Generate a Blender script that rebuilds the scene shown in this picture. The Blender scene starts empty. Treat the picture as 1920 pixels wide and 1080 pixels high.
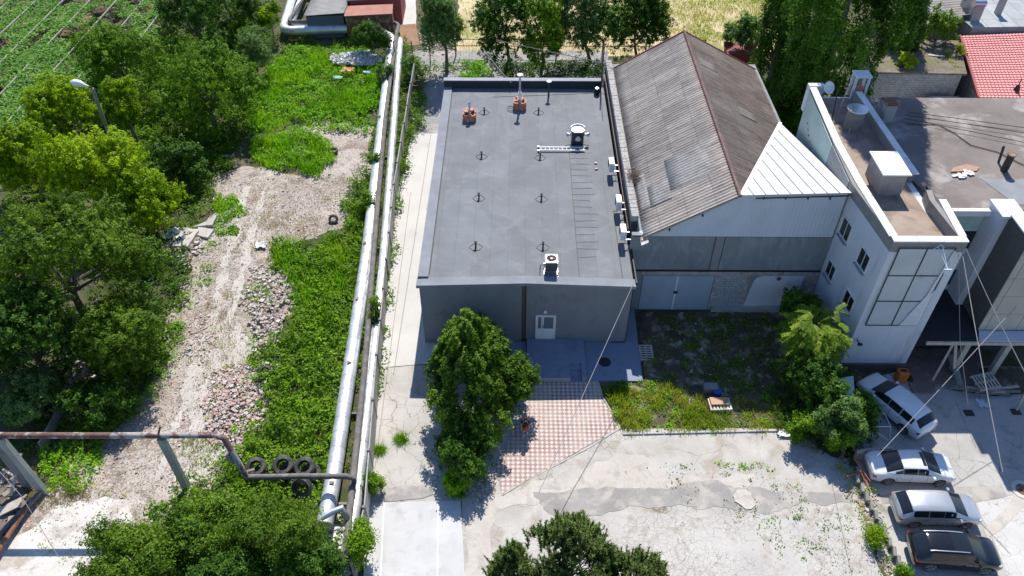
import bpy, bmesh, math, random
import numpy as np
from mathutils import Vector, Matrix, noise
from mathutils.geometry import tessellate_polygon
R=math.radians
random.seed(7); rng=np.random.default_rng(7)
S=bpy.context.scene
COL=S.collection
# ------------------------------------------------------------ camera, sky, sun
CH,PITCH,YAW,FPX=34.6,R(43.3),R(0.45),1470.0
cd=bpy.data.cameras.new('camera'); cam=bpy.data.objects.new('camera',cd); COL.objects.link(cam)
cam.location=(0,0,CH); cam.rotation_euler=(R(90)-PITCH,0,YAW)
cd.sensor_width=36; cd.lens=36*FPX/1920; cd.clip_end=2000; S.camera=cam
SUN_EL,SUN_AZ=R(49.2),R(5)
W=bpy.data.worlds.new('World'); S.world=W; W.use_nodes=True
nt=W.node_tree; bg=nt.nodes['Background']; sk=nt.nodes.new('ShaderNodeTexSky'); sk.sky_type='NISHITA'
sk.sun_disc=False; sk.sun_elevation=SUN_EL; sk.sun_rotation=SUN_AZ; sk.dust_density=0.3; sk.ozone_density=3.2; sk.air_density=1.1
hz_=nt.nodes.new('ShaderNodeMix'); hz_.data_type='RGBA'; hz_.blend_type='MULTIPLY'; hz_.inputs[0].default_value=1; hz_.inputs[7].default_value=(.90,.97,1.13,1)
nt.links.new(sk.outputs[0],hz_.inputs[6]); nt.links.new(hz_.outputs[2],bg.inputs[0]); bg.inputs[1].default_value=0.106
sl=bpy.data.lights.new('sun','SUN'); sl.energy=4.9; sl.angle=R(0.5); sl.color=(1,0.95,0.87)
so=bpy.data.objects.new('sun',sl); COL.objects.link(so)
sd=Vector((math.sin(SUN_AZ)*math.cos(SUN_EL),math.cos(SUN_AZ)*math.cos(SUN_EL),math.sin(SUN_EL)))
so.rotation_euler=sd.to_track_quat('Z','Y').to_euler(); so.location=(0,60,80)
S.view_settings.view_transform='Standard'; S.view_settings.look='None'; S.view_settings.gamma=1; S.view_settings.exposure=0.36
S.render.engine='CYCLES'
# where a spot seen in the survey photograph lies in the world (z known, y known)
_f=np.array([-math.sin(YAW)*math.cos(PITCH),math.cos(YAW)*math.cos(PITCH),-math.sin(PITCH)])
_r=np.array([math.cos(YAW),math.sin(YAW),0.]); _u=np.cross(_r,_f); _C=np.array([0,0,CH])
def ray(x,y): return _f*FPX+_r*(x-960)-_u*(y-540)
def G(x,y,z=0.): d=ray(x,y); return _C+d*((z-CH)/d[2])
def GY(x,y,yy): d=ray(x,y); return _C+d*(yy/d[1])
def depth(p): return float((np.array(p)-_C)@_f)
# ------------------------------------------------------------ object helpers
def tag(o,label=None,cat=None,group=None,kind=None):
    if label: o['label']=label
    if cat: o['category']=cat
    if group: o['group']=group
    if kind: o['kind']=kind
    return o
def empty(name,loc,label,cat,group=None,rz=0):
    o=bpy.data.objects.new(name,None); COL.objects.link(o); o.location=loc; o.rotation_euler=(0,0,rz); o.empty_display_size=.3
    return tag(o,label,cat,group)
def worldloc(o):
    v=Vector((0,0,0))
    while o: v+=o.location; o=o.parent
    return v
def link(name,me,mat,parent=None,smooth=False):
    if parent is not None:
        L=worldloc(parent); me.transform(Matrix.Translation(-L))
    o=bpy.data.objects.new(name,me); COL.objects.link(o)
    if parent is not None: o.parent=parent
    if mat is not None: me.materials.append(mat)
    if smooth:
        me.polygons.foreach_set('use_smooth',[True]*len(me.polygons))
        try: me.set_sharp_from_angle(angle=R(38))
        except Exception: pass
    me.update(); return o
class MB:
    def __init__(s): s.v=[]; s.f=[]
    def add(s,vs,fs):
        n=len(s.v); s.v+= [tuple(map(float,a)) for a in vs]; s.f+=[tuple(i+n for i in f) for f in fs]; return s
    def box(s,x0,y0,z0,x1,y1,z1):
        return s.hexa([(x0,y0),(x1,y0),(x1,y1),(x0,y1)],z0,z1)
    def hexa(s,p,z0,z1): return s.prism(p,z0,z1)
    def prism(s,p,z0,z1):
        n=len(p); z0s=z0 if hasattr(z0,'__len__') else [z0]*n; z1s=z1 if hasattr(z1,'__len__') else [z1]*n
        a=sum(p[i][0]*p[(i+1)%n][1]-p[(i+1)%n][0]*p[i][1] for i in range(n))
        if a<0: p=p[::-1]; z0s=list(z0s)[::-1]; z1s=list(z1s)[::-1]
        vs=[(p[i][0],p[i][1],z0s[i]) for i in range(n)]+[(p[i][0],p[i][1],z1s[i]) for i in range(n)]
        fs=[tuple(range(n-1,-1,-1)),tuple(range(n,2*n))]+[(i,(i+1)%n,n+(i+1)%n,n+i) for i in range(n)]
        return s.add(vs,fs)
    def obox(s,c,ax,ay,az,hx,hy,hz):
        c,ax,ay,az=[Vector(q) for q in (c,ax,ay,az)]
        vs=[c+ax*hx*i+ay*hy*j+az*hz*k for k in (-1,1) for (i,j) in ((-1,-1),(1,-1),(1,1),(-1,1))]
        return s.add(vs,[(3,2,1,0),(4,5,6,7),(0,1,5,4),(1,2,6,5),(2,3,7,6),(3,0,4,7)])
    def bar(s,a,b,w,h,up=(0,0,1)):
        a,b=Vector(a),Vector(b); d=(b-a); L=d.length; d.normalize(); sdv=d.cross(Vector(up))
        if sdv.length<1e-4: sdv=Vector((1,0,0))
        sdv.normalize(); u=sdv.cross(d); return s.obox((a+b)/2,d,sdv,u,L/2,w/2,h/2)
    def tube(s,pts,r,n=8,cap=True):
        pts=[Vector(p) for p in pts]; m=len(pts); rs=r if hasattr(r,'__len__') else [r]*m
        vs=[];prev=None
        for i,p in enumerate(pts):
            d=(pts[min(i+1,m-1)]-pts[max(i-1,0)]).normalized()
            if prev is None: ref=Vector((0,0,1)) if abs(d.z)<.9 else Vector((1,0,0)); a=d.cross(ref).normalized()
            else: a=(prev-d*prev.dot(d)).normalized()
            prev=a; b=d.cross(a)
            for k in range(n):
                t=2*math.pi*k/n; vs.append(p+(a*math.cos(t)+b*math.sin(t))*rs[i])
        fs=[(i*n+k,i*n+(k+1)%n,(i+1)*n+(k+1)%n,(i+1)*n+k) for i in range(m-1) for k in range(n)]
        if cap: fs+=[tuple(range(n-1,-1,-1)),tuple(range((m-1)*n,m*n))]
        return s.add(vs,fs)
    def lathe(s,c,prof,n=24,axis='z'):
        vs=[]
        for (r,h) in prof:
            for k in range(n):
                t=2*math.pi*k/n; a,b=r*math.cos(t),r*math.sin(t)
                vs.append((c[0]+a,c[1]+b,c[2]+h) if axis=='z' else ((c[0]+a,c[1]+h,c[2]+b) if axis=='y' else (c[0]+h,c[1]+a,c[2]+b)))
        m=len(prof); fs=[(i*n+k,i*n+(k+1)%n,(i+1)*n+(k+1)%n,(i+1)*n+k) for i in range(m-1) for k in range(n)]
        if prof[0][0]>1e-5 and prof[0]!=prof[-1]: fs.append(tuple(range(n-1,-1,-1))); fs.append(tuple(range((m-1)*n,m*n)))
        return s.add(vs,fs)
    def mesh(s,name,bevel=0,fix=True):
        me=bpy.data.meshes.new(name); me.from_pydata(s.v,[],s.f)
        if fix or bevel:
            bm=bmesh.new(); bm.from_mesh(me)
            if bevel:
                es=[e for e in bm.edges if len(e.link_faces)==2 and e.calc_face_angle(0)>.6]
                bmesh.ops.bevel(bm,geom=es,offset=bevel,segments=1,affect='EDGES')
            bmesh.ops.recalc_face_normals(bm,faces=bm.faces); bm.to_mesh(me); bm.free()
        return me
    def build(s,name,mat,parent=None,smooth=False,bevel=0,fix=True): return link(name,s.mesh(name,bevel,fix),mat,parent,smooth)
# ------------------------------------------------------------ materials
def newmat(name):
    m=bpy.data.materials.new(name); m.use_nodes=True; return m,m.node_tree,m.node_tree.nodes['Principled BSDF']
def N(t,k,**kw):
    n=t.nodes.new(k)
    for a,b in kw.items():
        if a.startswith('i_'): n.inputs[int(a[2:]) if a[2:].isdigit() else a[2:].replace('_',' ')].default_value=b
        else: setattr(n,a,b)
    return n
def rgb(c): return (c[0],c[1],c[2],1)
def mixc(t,fac,a,b,mode='MIX'):
    n=t.nodes.new('ShaderNodeMix'); n.data_type='RGBA'; n.blend_type=mode
    for i,x in ((0,fac),(6,a),(7,b)):
        if hasattr(x,'links') or isinstance(x,bpy.types.NodeSocket): t.links.new(x,n.inputs[i])
        else: n.inputs[i].default_value=x if i==0 else rgb(x)
    return n.outputs[2]
def ramp(t,src,lo,hi,v0=0,v1=1):
    n=t.nodes.new('ShaderNodeMapRange'); n.inputs[1].default_value=lo; n.inputs[2].default_value=hi; n.inputs[3].default_value=v0; n.inputs[4].default_value=v1
    t.links.new(src,n.inputs[0]); return n.outputs[0]
def math_(t,op,a,b=None):
    n=t.nodes.new('ShaderNodeMath'); n.operation=op
    for i,x in ((0,a),(1,b)):
        if x is None: continue
        if isinstance(x,bpy.types.NodeSocket): t.links.new(x,n.inputs[i])
        else: n.inputs[i].default_value=x
    return n.outputs[0]
def noise_(t,co,scale,det=6,rough=.6,dist=0):
    n=N(t,'ShaderNodeTexNoise'); n.inputs['Scale'].default_value=scale; n.inputs['Detail'].default_value=det; n.inputs['Roughness'].default_value=rough; n.inputs['Distortion'].default_value=dist
    t.links.new(co,n.inputs['Vector']); return n.outputs[0]
def coords(t,scale=(1,1,1),rot=(0,0,0)):
    g=N(t,'ShaderNodeTexCoord'); mp=N(t,'ShaderNodeMapping'); mp.inputs['Scale'].default_value=scale; mp.inputs['Rotation'].default_value=rot
    t.links.new(g.outputs['Object'],mp.inputs[0]); return mp.outputs[0]
def bump(t,p,h,strength=.4,dist=.03):
    b=N(t,'ShaderNodeBump'); b.inputs['Strength'].default_value=strength; b.inputs['Distance'].default_value=dist
    t.links.new(h,b.inputs['Height']); t.links.new(b.outputs[0],p.inputs['Normal'])
def surf(name,c1,c2,scale=.6,rough=.85,c3=None,s3=2.,t3=(.55,.7),fine=.12,fs=25,bs=.35,metal=0,crack=None,crackcol=(.13,.115,.09),crackmask=None,cw=.012,stretch=(1,1,1),pebble=None,spec=.3):
    """weathered surface: two tones in large blotches, a third in patches, fine grain, optional cracks and pebbles"""
    m,t,p=newmat(name); co=coords(t,stretch)
    n1=noise_(t,co,scale,8,.62); col=mixc(t,ramp(t,n1,.36,.64),c1,c2)
    if c3 is not None: col=mixc(t,ramp(t,noise_(t,co,s3,6,.65,.4),t3[0],t3[1]),col,c3)
    nf=noise_(t,co,fs,4,.7)
    if pebble:
        v=N(t,'ShaderNodeTexVoronoi'); v.inputs['Scale'].default_value=pebble; t.links.new(co,v.inputs['Vector'])
        sx=N(t,'ShaderNodeSeparateColor'); t.links.new(v.outputs['Color'],sx.inputs[0])
        col=mixc(t,1.0,col,mixc(t,ramp(t,sx.outputs[0],.1,.9),(.76,.75,.74),(1.2,1.19,1.17)),'MULTIPLY')
        col=mixc(t,ramp(t,sx.outputs[1],.86,.93),col,(.45,.43,.41)); col=mixc(t,ramp(t,sx.outputs[2],.95,.97),col,(.32,.14,.10))
    k=fine
    col=mixc(t,1.0,col,mixc(t,ramp(t,nf,.3,.7),(1-k,1-k,1-k),(1+k,1+k,1+k)),'MULTIPLY')
    h=nf
    if crack:
        for ci,sc in enumerate(crack if hasattr(crack,'__len__') else [crack]):
            ds=N(t,'ShaderNodeTexNoise'); ds.inputs['Scale'].default_value=1.6; t.links.new(co,ds.inputs['Vector'])
            ad=N(t,'ShaderNodeVectorMath',operation='MULTIPLY_ADD'); t.links.new(ds.outputs['Color'],ad.inputs[0]); ad.inputs[1].default_value=(.5,.5,.5); t.links.new(co,ad.inputs[2])
            v=N(t,'ShaderNodeTexVoronoi'); v.feature='DISTANCE_TO_EDGE'; v.inputs['Scale'].default_value=sc; t.links.new(ad.outputs[0],v.inputs['Vector'])
            cr=ramp(t,v.outputs[0],cw*sc*.3,cw*sc,.85,0)
            mk=ramp(t,noise_(t,co,.22+ci*.13,3,.5),.42 if crackmask is None else crackmask,.6 if crackmask is None else crackmask+.12)
            cr=math_(t,'MULTIPLY',cr,mk); col=mixc(t,cr,col,crackcol)
    t.links.new(col,p.inputs['Base Color']); p.inputs['Roughness'].default_value=rough; p.inputs['Metallic'].default_value=metal; p.inputs['Specular IOR Level'].default_value=spec
    if bs: bump(t,p,h,bs,.02)
    return m
def plain(name,c,rough=.6,metal=0,spec=.4,var=.1,coat=0):
    m,t,p=newmat(name); co=coords(t)
    col=mixc(t,ramp(t,noise_(t,co,3,5,.65),.35,.65),[x*(1-var) for x in c],[min(1,x*(1+var)) for x in c])
    t.links.new(col,p.inputs['Base Color']); p.inputs['Roughness'].default_value=rough; p.inputs['Metallic'].default_value=metal; p.inputs['Specular IOR Level'].default_value=spec; p.inputs['Coat Weight'].default_value=coat; p.inputs['Coat Roughness'].default_value=.05
    return m
def leafmat(name,stops,trans=.3,rough=.55):
    """leaf colours picked per leaf by its own tint"""
    m,t,p=newmat(name); a=N(t,'ShaderNodeAttribute',attribute_name='tint'); cr=N(t,'ShaderNodeValToRGB')
    e=cr.color_ramp.elements; e[0].position=0; e[0].color=rgb(stops[0]); e[1].position=1; e[1].color=rgb(stops[-1])
    for i,s_ in enumerate(stops[1:-1]): q=cr.color_ramp.elements.new((i+1)/(len(stops)-1)); q.color=rgb(s_)
    t.links.new(a.outputs['Fac'],cr.inputs[0]); t.links.new(cr.outputs[0],p.inputs['Base Color']); p.inputs['Roughness'].default_value=rough; p.inputs['Specular IOR Level'].default_value=.12
    if trans:
        tr=N(t,'ShaderNodeBsdfTranslucent'); t.links.new(mixc(t,1.0,cr.outputs[0],(1.25,1.3,.6),'MULTIPLY'),tr.inputs[0]); mx=N(t,'ShaderNodeMixShader'); mx.inputs[0].default_value=trans
        t.links.new(p.outputs[0],mx.inputs[1]); t.links.new(tr.outputs[0],mx.inputs[2]); t.links.new(mx.outputs[0],t.nodes['Material Output'].inputs[0])
    return m
def glassy(name,c=(.02,.025,.03),rough=.08):
    m,t,p=newmat(name); p.inputs['Base Color'].default_value=rgb(c); p.inputs['Roughness'].default_value=rough; p.inputs['Specular IOR Level'].default_value=.6; return m
# ------------------------------------------------------------ ground sheets
LEV=[0]
def wpts(px,z): return [tuple(G(x,y,z)[:2]) for x,y in px]
def rag(pts,seg=.5,amp=.15,fr=.9,seed=0):
    out=[];n=len(pts)
    for i in range(n):
        a=Vector((*pts[i],0)); b=Vector((*pts[(i+1)%n],0)); k=max(1,int((b-a).length/seg)); d=(b-a); nn=Vector((-d.y,d.x,0)).normalized() if d.length>0 else Vector()
        for j in range(k):
            p=a+d*(j/k); q=(noise.noise(Vector((p.x*fr,p.y*fr,seed*3.1)))+.5*noise.noise(Vector((p.x*fr*3,p.y*fr*3,seed*7.7)))+.3*noise.noise(Vector((p.x*fr*8,p.y*fr*8,seed*1.7))))*amp*1.6
            p=p+nn*q; out.append((p.x,p.y))
    return out
def sheet(name,pts,mat,amp=.15,seg=.5,z=None,world=False,h=None,kind='structure'):
    LEV[0]+=1; z=LEV[0]*.004 if z is None else z
    P=pts if world else wpts(pts,z)
    if amp: P=rag(P,seg,amp,seed=LEV[0])
    vs=[Vector((x,y,z)) for x,y in P]; tr=tessellate_polygon([vs])
    me=bpy.data.meshes.new(name); me.from_pydata([tuple(v) for v in vs],[],[tuple(f) for f in tr])
    bm=bmesh.new(); bm.from_mesh(me)
    for f in bm.faces:
        f.normal_update()
        if f.normal.z<0: f.normal_flip()
    bm.to_mesh(me); bm.free()
    return tag(link(name,me,mat),kind=kind)
# ------------------------------------------------------------ leaves
def vnoise(x,y,s,seed=0,oct=3):
    """smooth value noise 0..1, numpy"""
    out=np.zeros_like(x); amp=1; tot=0
    for o in range(oct):
        r_=np.random.default_rng(seed+o*17); T=r_.random((64,64)); u=x/s*2**o+o*7.3; v=y/s*2**o+o*3.1
        i=np.floor(u).astype(int); j=np.floor(v).astype(int); fu=u-i; fv=v-j; fu=fu*fu*(3-2*fu); fv=fv*fv*(3-2*fv)
        g=lambda a,b:T[a%64,b%64]
        out+=amp*((g(i,j)*(1-fu)+g(i+1,j)*fu)*(1-fv)+(g(i,j+1)*(1-fu)+g(i+1,j+1)*fu)*fv); tot+=amp; amp*=.5
    return out/tot
def norm(a): return a/np.maximum(np.linalg.norm(a,axis=1,keepdims=True),1e-9)
def leaves(name,P,Nn,L,Wd,tint,mat,parent=None,T=None,tri=False):
    n=len(P); L=np.broadcast_to(L,(n,))[:,None]; Wd=np.broadcast_to(Wd,(n,))[:,None]; Nn=norm(Nn)
    if T is None: T=rng.normal(size=(n,3))
    T=norm(T-Nn*(T*Nn).sum(1,keepdims=True)); B=np.cross(Nn,T)
    if tri: V=np.stack([P-B*Wd/2,P+B*Wd/2,P+T*L],1); k=3
    else: V=np.stack([P-T*L/2,P+B*Wd/2-T*L*.08,P+T*L/2,P-B*Wd/2-T*L*.08],1); k=4
    me=bpy.data.meshes.new(name); me.vertices.add(n*k); me.vertices.foreach_set('co',V.reshape(-1).astype(np.float32))
    me.loops.add(n*k); me.loops.foreach_set('vertex_index',np.arange(n*k,dtype=np.int32))
    me.polygons.add(n); me.polygons.foreach_set('loop_start',np.arange(0,n*k,k,dtype=np.int32))
    try: me.polygons.foreach_set('loop_total',np.full(n,k,dtype=np.int32))
    except Exception: pass
    me.update(calc_edges=True)
    at=me.attributes.new('tint','FLOAT','FACE'); at.data.foreach_set('value',np.clip(np.broadcast_to(tint,(n,)),0,1).astype(np.float32))
    return link(name,me,mat,parent)
def inpoly(x,y,poly):
    r_=np.zeros(len(x),bool); n=len(poly); j=n-1
    for i in range(n):
        xi,yi=poly[i]; xj,yj=poly[j]
        c=((yi>y)!=(yj>y))&(x<(xj-xi)*(y-yi)/((yj-yi) or 1e-9)+xi); r_^=c; j=i
    return r_
def scatter(poly,dens,seed,thr=None,ns=2.0):
    r_=np.random.default_rng(seed); a=np.array(poly); x0,y0=a.min(0); x1,y1=a.max(0); n=int((x1-x0)*(y1-y0)*dens)
    x=r_.uniform(x0,x1,n); y=r_.uniform(y0,y1,n); wob=.5; x=x+r_.normal(0,.16,n); y=y+r_.normal(0,.16,n)
    k=inpoly(x+(vnoise(x,y,.7,seed+3)-.5)*wob*3,y+(vnoise(x,y,.7,seed+5)-.5)*wob*3,poly); x,y=x[k],y[k]
    if thr is not None:
        q=vnoise(x,y,ns,seed+9); k=q+r_.normal(0,.05,len(q))>thr; x,y=x[k],y[k]
    return x,y,r_
def cover(name,px,mat,dens=90,h=.7,leaf=.17,seed=1,thr=None,blade=False,label=None,cat='weeds',ns=2.0,lump=.9,base=.15,world=False,tshift=0.,up=1.0,parent=None):
    """ground cover with a lumpy top; blades for grass, broad leaves for weeds"""
    poly=px if world else wpts(px,h*.5); dens=dens*(1.0 if blade else 1.7)
    x,y,r_=scatter(poly,dens,seed,thr,ns); n=len(x)
    hh=h*(base+(1-base)*np.clip((vnoise(x,y,lump,seed+1)-.2)/.6,0,1))
    t=vnoise(x,y,lump*2.2,seed+2)*.7+r_.random(n)*.5-.1+tshift
    if blade:
        P=np.stack([x,y,np.zeros(n)+r_.random(n)*hh*.3],1); T=np.stack([r_.normal(0,.35,n),r_.normal(0,.35,n),np.ones(n)],1)
        Nn=np.stack([r_.normal(0,1,n),r_.normal(0,1,n),r_.normal(0,.2,n)],1)
        o=leaves(name,P,Nn,hh*r_.uniform(.6,1.2,n),leaf*r_.uniform(.5,1.2,n),t,mat,parent,T=T,tri=True)
    else:
        nc=max(8,n//14); ci=r_.integers(0,n,nc); k=r_.integers(0,nc,n); tx,ty=x[ci],y[ci]; rad_=.13+.05*h; lone=r_.random(n)<.25
        dx=r_.normal(0,1,n)*rad_; dy=r_.normal(0,1,n)*rad_; hc=r_.uniform(.55,1.25,nc)[k]; tc=r_.random(nc)[k]
        x=np.where(lone,x,tx[k]+dx); y=np.where(lone,y,ty[k]+dy); hh=h*(base+(1-base)*np.clip((vnoise(x,y,lump,seed+1)-.2)/.6,0,1))*np.where(lone,.7,hc)
        z=np.maximum(.02,hh*(1-r_.random(n)**2*.6)-(dx*dx+dy*dy)/rad_*.35*(~lone)); t=t*.6+tc*.45-.02
        P=np.stack([x,y,z+.03],1)
        e=.15; gx=(vnoise(x+e,y,lump,seed+1)-vnoise(x-e,y,lump,seed+1))/(2*e)*h*1.4; gy=(vnoise(x,y+e,lump,seed+1)-vnoise(x,y-e,lump,seed+1))/(2*e)*h*1.4
        Nn=np.stack([-gx+r_.normal(0,.5,n),-gy+r_.normal(0,.5,n),np.full(n,up)],1)
        o=leaves(name,P,Nn,leaf*r_.uniform(.6,1.4,n),leaf*.6*r_.uniform(.6,1.4,n),t,mat,parent)
    if label: tag(o,label,cat)
    return tag(o,kind='stuff') if parent is None else o
def crownpts(c,rad,nlobe,nleaf,seed,lobe=(.28,.45),flat=.25,inner=.2,tuft=.17,per=22,cone=0.):
    """crown = lobes > leafy twig ends > leaves; some twig ends are missing, so that gaps show"""
    r_=np.random.default_rng(seed); c=np.array(c); rad=np.array(rad)
    d=norm(r_.normal(size=(nlobe,3))); d[:,2]=np.where(d[:,2]<-.75,-d[:,2]*.6,d[:,2]); d=norm(d)
    lr=r_.uniform(lobe[0],lobe[1],nlobe); lc=c+d*rad*(1-lr[:,None]*.75)*r_.uniform(.7,1.12,(nlobe,1))
    w=lr**2; w/=w.sum(); nc=max(12,nleaf//per); idx=r_.choice(nlobe,nc,p=w)
    dd=norm(r_.normal(size=(nc,3))+np.array([0,0,.35])); rr=1-np.abs(r_.normal(0,.2,nc)); rr=np.where(r_.random(nc)<inner,r_.uniform(.2,.9,nc),rr); rr=np.where(r_.random(nc)<.10,r_.uniform(1.05,1.4,nc),rr)
    LR=np.minimum(rad,rad.mean()*1.15); T=lc[idx]+dd*(lr[idx]*rr)[:,None]*LR
    q=vnoise(T[:,0]+T[:,2]*.7,T[:,1]-T[:,2]*.5,.9,seed+50,2); keep=q+r_.normal(0,.06,nc)>.36
    T,dd,idx,q=T[keep],dd[keep],idx[keep],q[keep]; nc=len(T); lt=r_.random(nlobe); ct=r_.random(nc)
    ax=norm(dd+r_.normal(0,.35,(nc,3))+np.array([0,0,.25])); k=r_.integers(0,nc,nleaf); u=r_.uniform(-1.2,1,nleaf)
    P=T[k]+ax[k]*(u*tuft)[:,None]+r_.normal(0,1,(nleaf,3))*tuft*.42*(1.15-.45*u)[:,None]
    if cone:
        f=np.clip((P[:,2]-c[2])/rad[2],-1,1.2); P[:,:2]=c[:2]+(P[:,:2]-c[:2])*(1-cone*f)[:,None]
    return P,norm(dd[k]+.8*ax[k]),(lt[idx][k]*.45+ct[k]*.35+.2*(u+1)),lc,r_
def tree(name,px,py,rx,ry,zc,mat,label,nleaf=9000,leaf=.2,nlobe=22,seed=1,rz=None,cat='tree',group=None,base=None,trunk=None,tr=.16,lobe=(.28,.45),inner=.3,upb=.6,trunkmat=None,aspect=.55,tshift=0,tuft=.17,cone=0.):
    full=1.0 if group=='trees along the rear mesh fence' else 1.12
    c=G(px,py,zc); k=depth(c)/FPX; rxm=rx*k*full; rym=ry*k*full; rzm=rz if rz else min(zc*1.0,(rxm+rym)/2); nleaf=int(nleaf*2.9)
    P,D,lt,lc,r_=crownpts(c,(rxm,rym,rzm),nlobe,nleaf,seed,lobe,inner=inner*.6,tuft=tuft,cone=cone)
    kk=P[:,2]>.08; P,D,lt=P[kk],D[kk],lt[kk]; n=len(P)
    b=np.array(base if base is not None else (c[0],c[1])); root=empty(name,(b[0],b[1],0),label,cat,group)
    leaf*=.82; Nn=D+r_.normal(0,.5,(n,3))+np.array([0,0,upb*.6])
    leaves('crown',P,Nn,leaf*r_.uniform(.6,1.4,n),leaf*aspect*r_.uniform(.6,1.4,n),lt*.8+r_.random(n)*.3-.08+tshift,mat,root)
    tm=MB(); top=Vector((c[0],c[1],c[2]-rzm*.1)); B=Vector((b[0],b[1],-.1)); mid=(B+top)*.5+Vector((r_.normal(0,.12),r_.normal(0,.12),0))
    tm.tube([B,B.lerp(mid,.5),mid,top],[tr*1.25,tr*1.05,tr*.85,tr*.4],8)
    for i in range(min(9,nlobe)):
        s0=mid.lerp(top,r_.uniform(0,.8)); e=Vector(lc[i]); m2=s0.lerp(e,.5)+Vector((0,0,.15)); tm.tube([s0,m2,e],[tr*.45,tr*.28,tr*.1],5)
    tm.build('trunk',trunkmat or M_bark,root,smooth=True)
    return root,c,(rxm,rym,rzm)
# ============================================================ MATERIALS
M_bark=surf('bark',(.10,.085,.07),(.2,.175,.15),4,.9)
M_soil=surf('base ground',(.07,.065,.035),(.15,.125,.08),.5,.95,(.05,.075,.02),1.2,(.45,.6),.4,12)
M_gravel=surf('pink gravel',(.36,.31,.265),(.48,.43,.38),.35,.95,(.24,.20,.155),.8,(.46,.62),.28,16,pebble=13,bs=.8)
M_dirt=surf('dark soil',(.07,.058,.038),(.13,.105,.07),1,.95,(.36,.31,.25),1.1,(.52,.66),.25,18)
M_white_slab=surf('bleached lot slab',(.54,.50,.45),(.66,.63,.585),.8,.9,(.41,.36,.30),.6,(.52,.62),.12,20,crack=[.7],crackmask=.5)
M_path=surf('light path concrete',(.52,.505,.475),(.59,.57,.54),.35,.88,(.38,.36,.33),.8,(.6,.75),.08,22)
M_path_old=surf('old cracked path',(.41,.39,.355),(.51,.485,.445),.5,.9,(.38,.34,.28),.7,(.55,.68),.12,18,crack=[.8,.5],crackmask=.4)
M_path_far=surf('grey rear path',(.24,.24,.24),(.36,.34,.31),.5,.9,(.45,.40,.35),1.1,(.55,.68),.15,18)
M_new_slab=surf('new pale concrete',(.50,.495,.485),(.57,.565,.555),.5,.85,(.44,.435,.425),1.3,(.5,.7),.05,30)
M_yard=surf('cracked yard',(.40,.38,.345),(.52,.50,.46),.4,.9,(.38,.33,.27),.7,(.50,.64),.14,20,crack=[.45,1.3],crackmask=.5,cw=.016,crackcol=(.16,.14,.11))
M_yard_fine=surf('crazed yard',(.44,.42,.39),(.54,.515,.48),.4,.9,(.36,.32,.27),.8,(.52,.66),.1,20,crack=[1.5,3.6],crackmask=.38,cw=.010,crackcol=(.26,.23,.19))
M_patch=surf('grey repair strip',(.27,.255,.24),(.35,.33,.31),.7,.9,(.44,.41,.365),.8,(.48,.62),.14,20)
M_sand=surf('sandy dust',(.47,.43,.38),(.56,.52,.47),.6,.95,(.40,.37,.33),1.2,(.5,.66),.15,20)
M_lot=surf('car yard concrete',(.36,.35,.325),(.47,.45,.42),.3,.9,(.29,.27,.24),.8,(.55,.7),.1,20,crack=[.45,1.2],crackmask=.5)
M_lot_crazed=surf('crazed car yard',(.50,.49,.47),(.58,.56,.53),.4,.9,crack=[1.0,2.2],crackmask=.38,cw=.012,crackcol=(.27,.25,.22))
M_straw=surf('dry straw field',(.50,.40,.22),(.62,.52,.32),.25,.95,(.30,.30,.10),.18,(.5,.62),.2,9)
M_roof=None
def roof_felt():
    m,t,p=newmat('grey roof felt'); co=coords(t,rot=(0,0,R(90)))
    br=N(t,'ShaderNodeTexBrick'); br.offset=.37; br.offset_frequency=3; br.inputs['Scale'].default_value=1; br.inputs['Brick Width'].default_value=9.0; br.inputs['Row Height'].default_value=1.02
    br.inputs['Mortar Size'].default_value=.012; br.inputs['Mortar Smooth'].default_value=.3; br.inputs['Color1'].default_value=(.150,.161,.174,1); br.inputs['Color2'].default_value=(.172,.184,.198,1); br.inputs['Mortar'].default_value=(.115,.123,.133,1)
    t.links.new(co,br.inputs['Vector']); c2=coords(t)
    col=mixc(t,1.0,br.outputs[0],mixc(t,ramp(t,noise_(t,c2,.5,7,.65),.35,.65),(.88,.88,.88),(1.1,1.1,1.1)),'MULTIPLY')
    col=mixc(t,math_(t,'MULTIPLY',ramp(t,noise_(t,c2,.8,7,.7,.8),.52,.72),.6),col,(.25,.26,.27)); col=mixc(t,math_(t,'MULTIPLY',ramp(t,noise_(t,c2,.28,5,.6,1.2),.56,.60),.3),col,(.11,.118,.13)); 
    sp=coords(t,(.35,2.2,1)); col=mixc(t,math_(t,'MULTIPLY',ramp(t,noise_(t,sp,1.0,4,.6),.6,.8),.35),col,(.20,.215,.23))
    nf=noise_(t,c2,40,3,.7); col=mixc(t,1.0,col,mixc(t,ramp(t,nf,.3,.7),(.9,.9,.9),(1.1,1.1,1.1)),'MULTIPLY')
    t.links.new(col,p.inputs['Base Color']); p.inputs['Roughness'].default_value=.82; bump(t,p,nf,.3,.01); return m
M_roof=roof_felt()
M_roofedge=surf('roof edge felt',(.19,.21,.235),(.24,.26,.285),.8,.8,fine=.1)
M_wallgrey=surf('grey blue render',(.20,.215,.235),(.24,.255,.275),.5,.85,(.165,.172,.185),1.2,(.55,.75),.06,25,stretch=(1,1,.6))
M_apron=surf('blue shade toned apron',(.21,.25,.33),(.26,.30,.38),.6,.8,(.18,.21,.27),1.2,(.55,.7),.06,25)  # pale concrete with the building's shade mixed in as darker blue grey
M_black=plain('black sealant',(.015,.015,.017),.6)
M_dark=plain('dark metal',(.04,.042,.045),.5,.2)
M_steel=plain('galvanised steel',(.55,.57,.6),.35,.85)
M_chrome=plain('bright tin',(.75,.77,.8),.25,.9)
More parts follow.
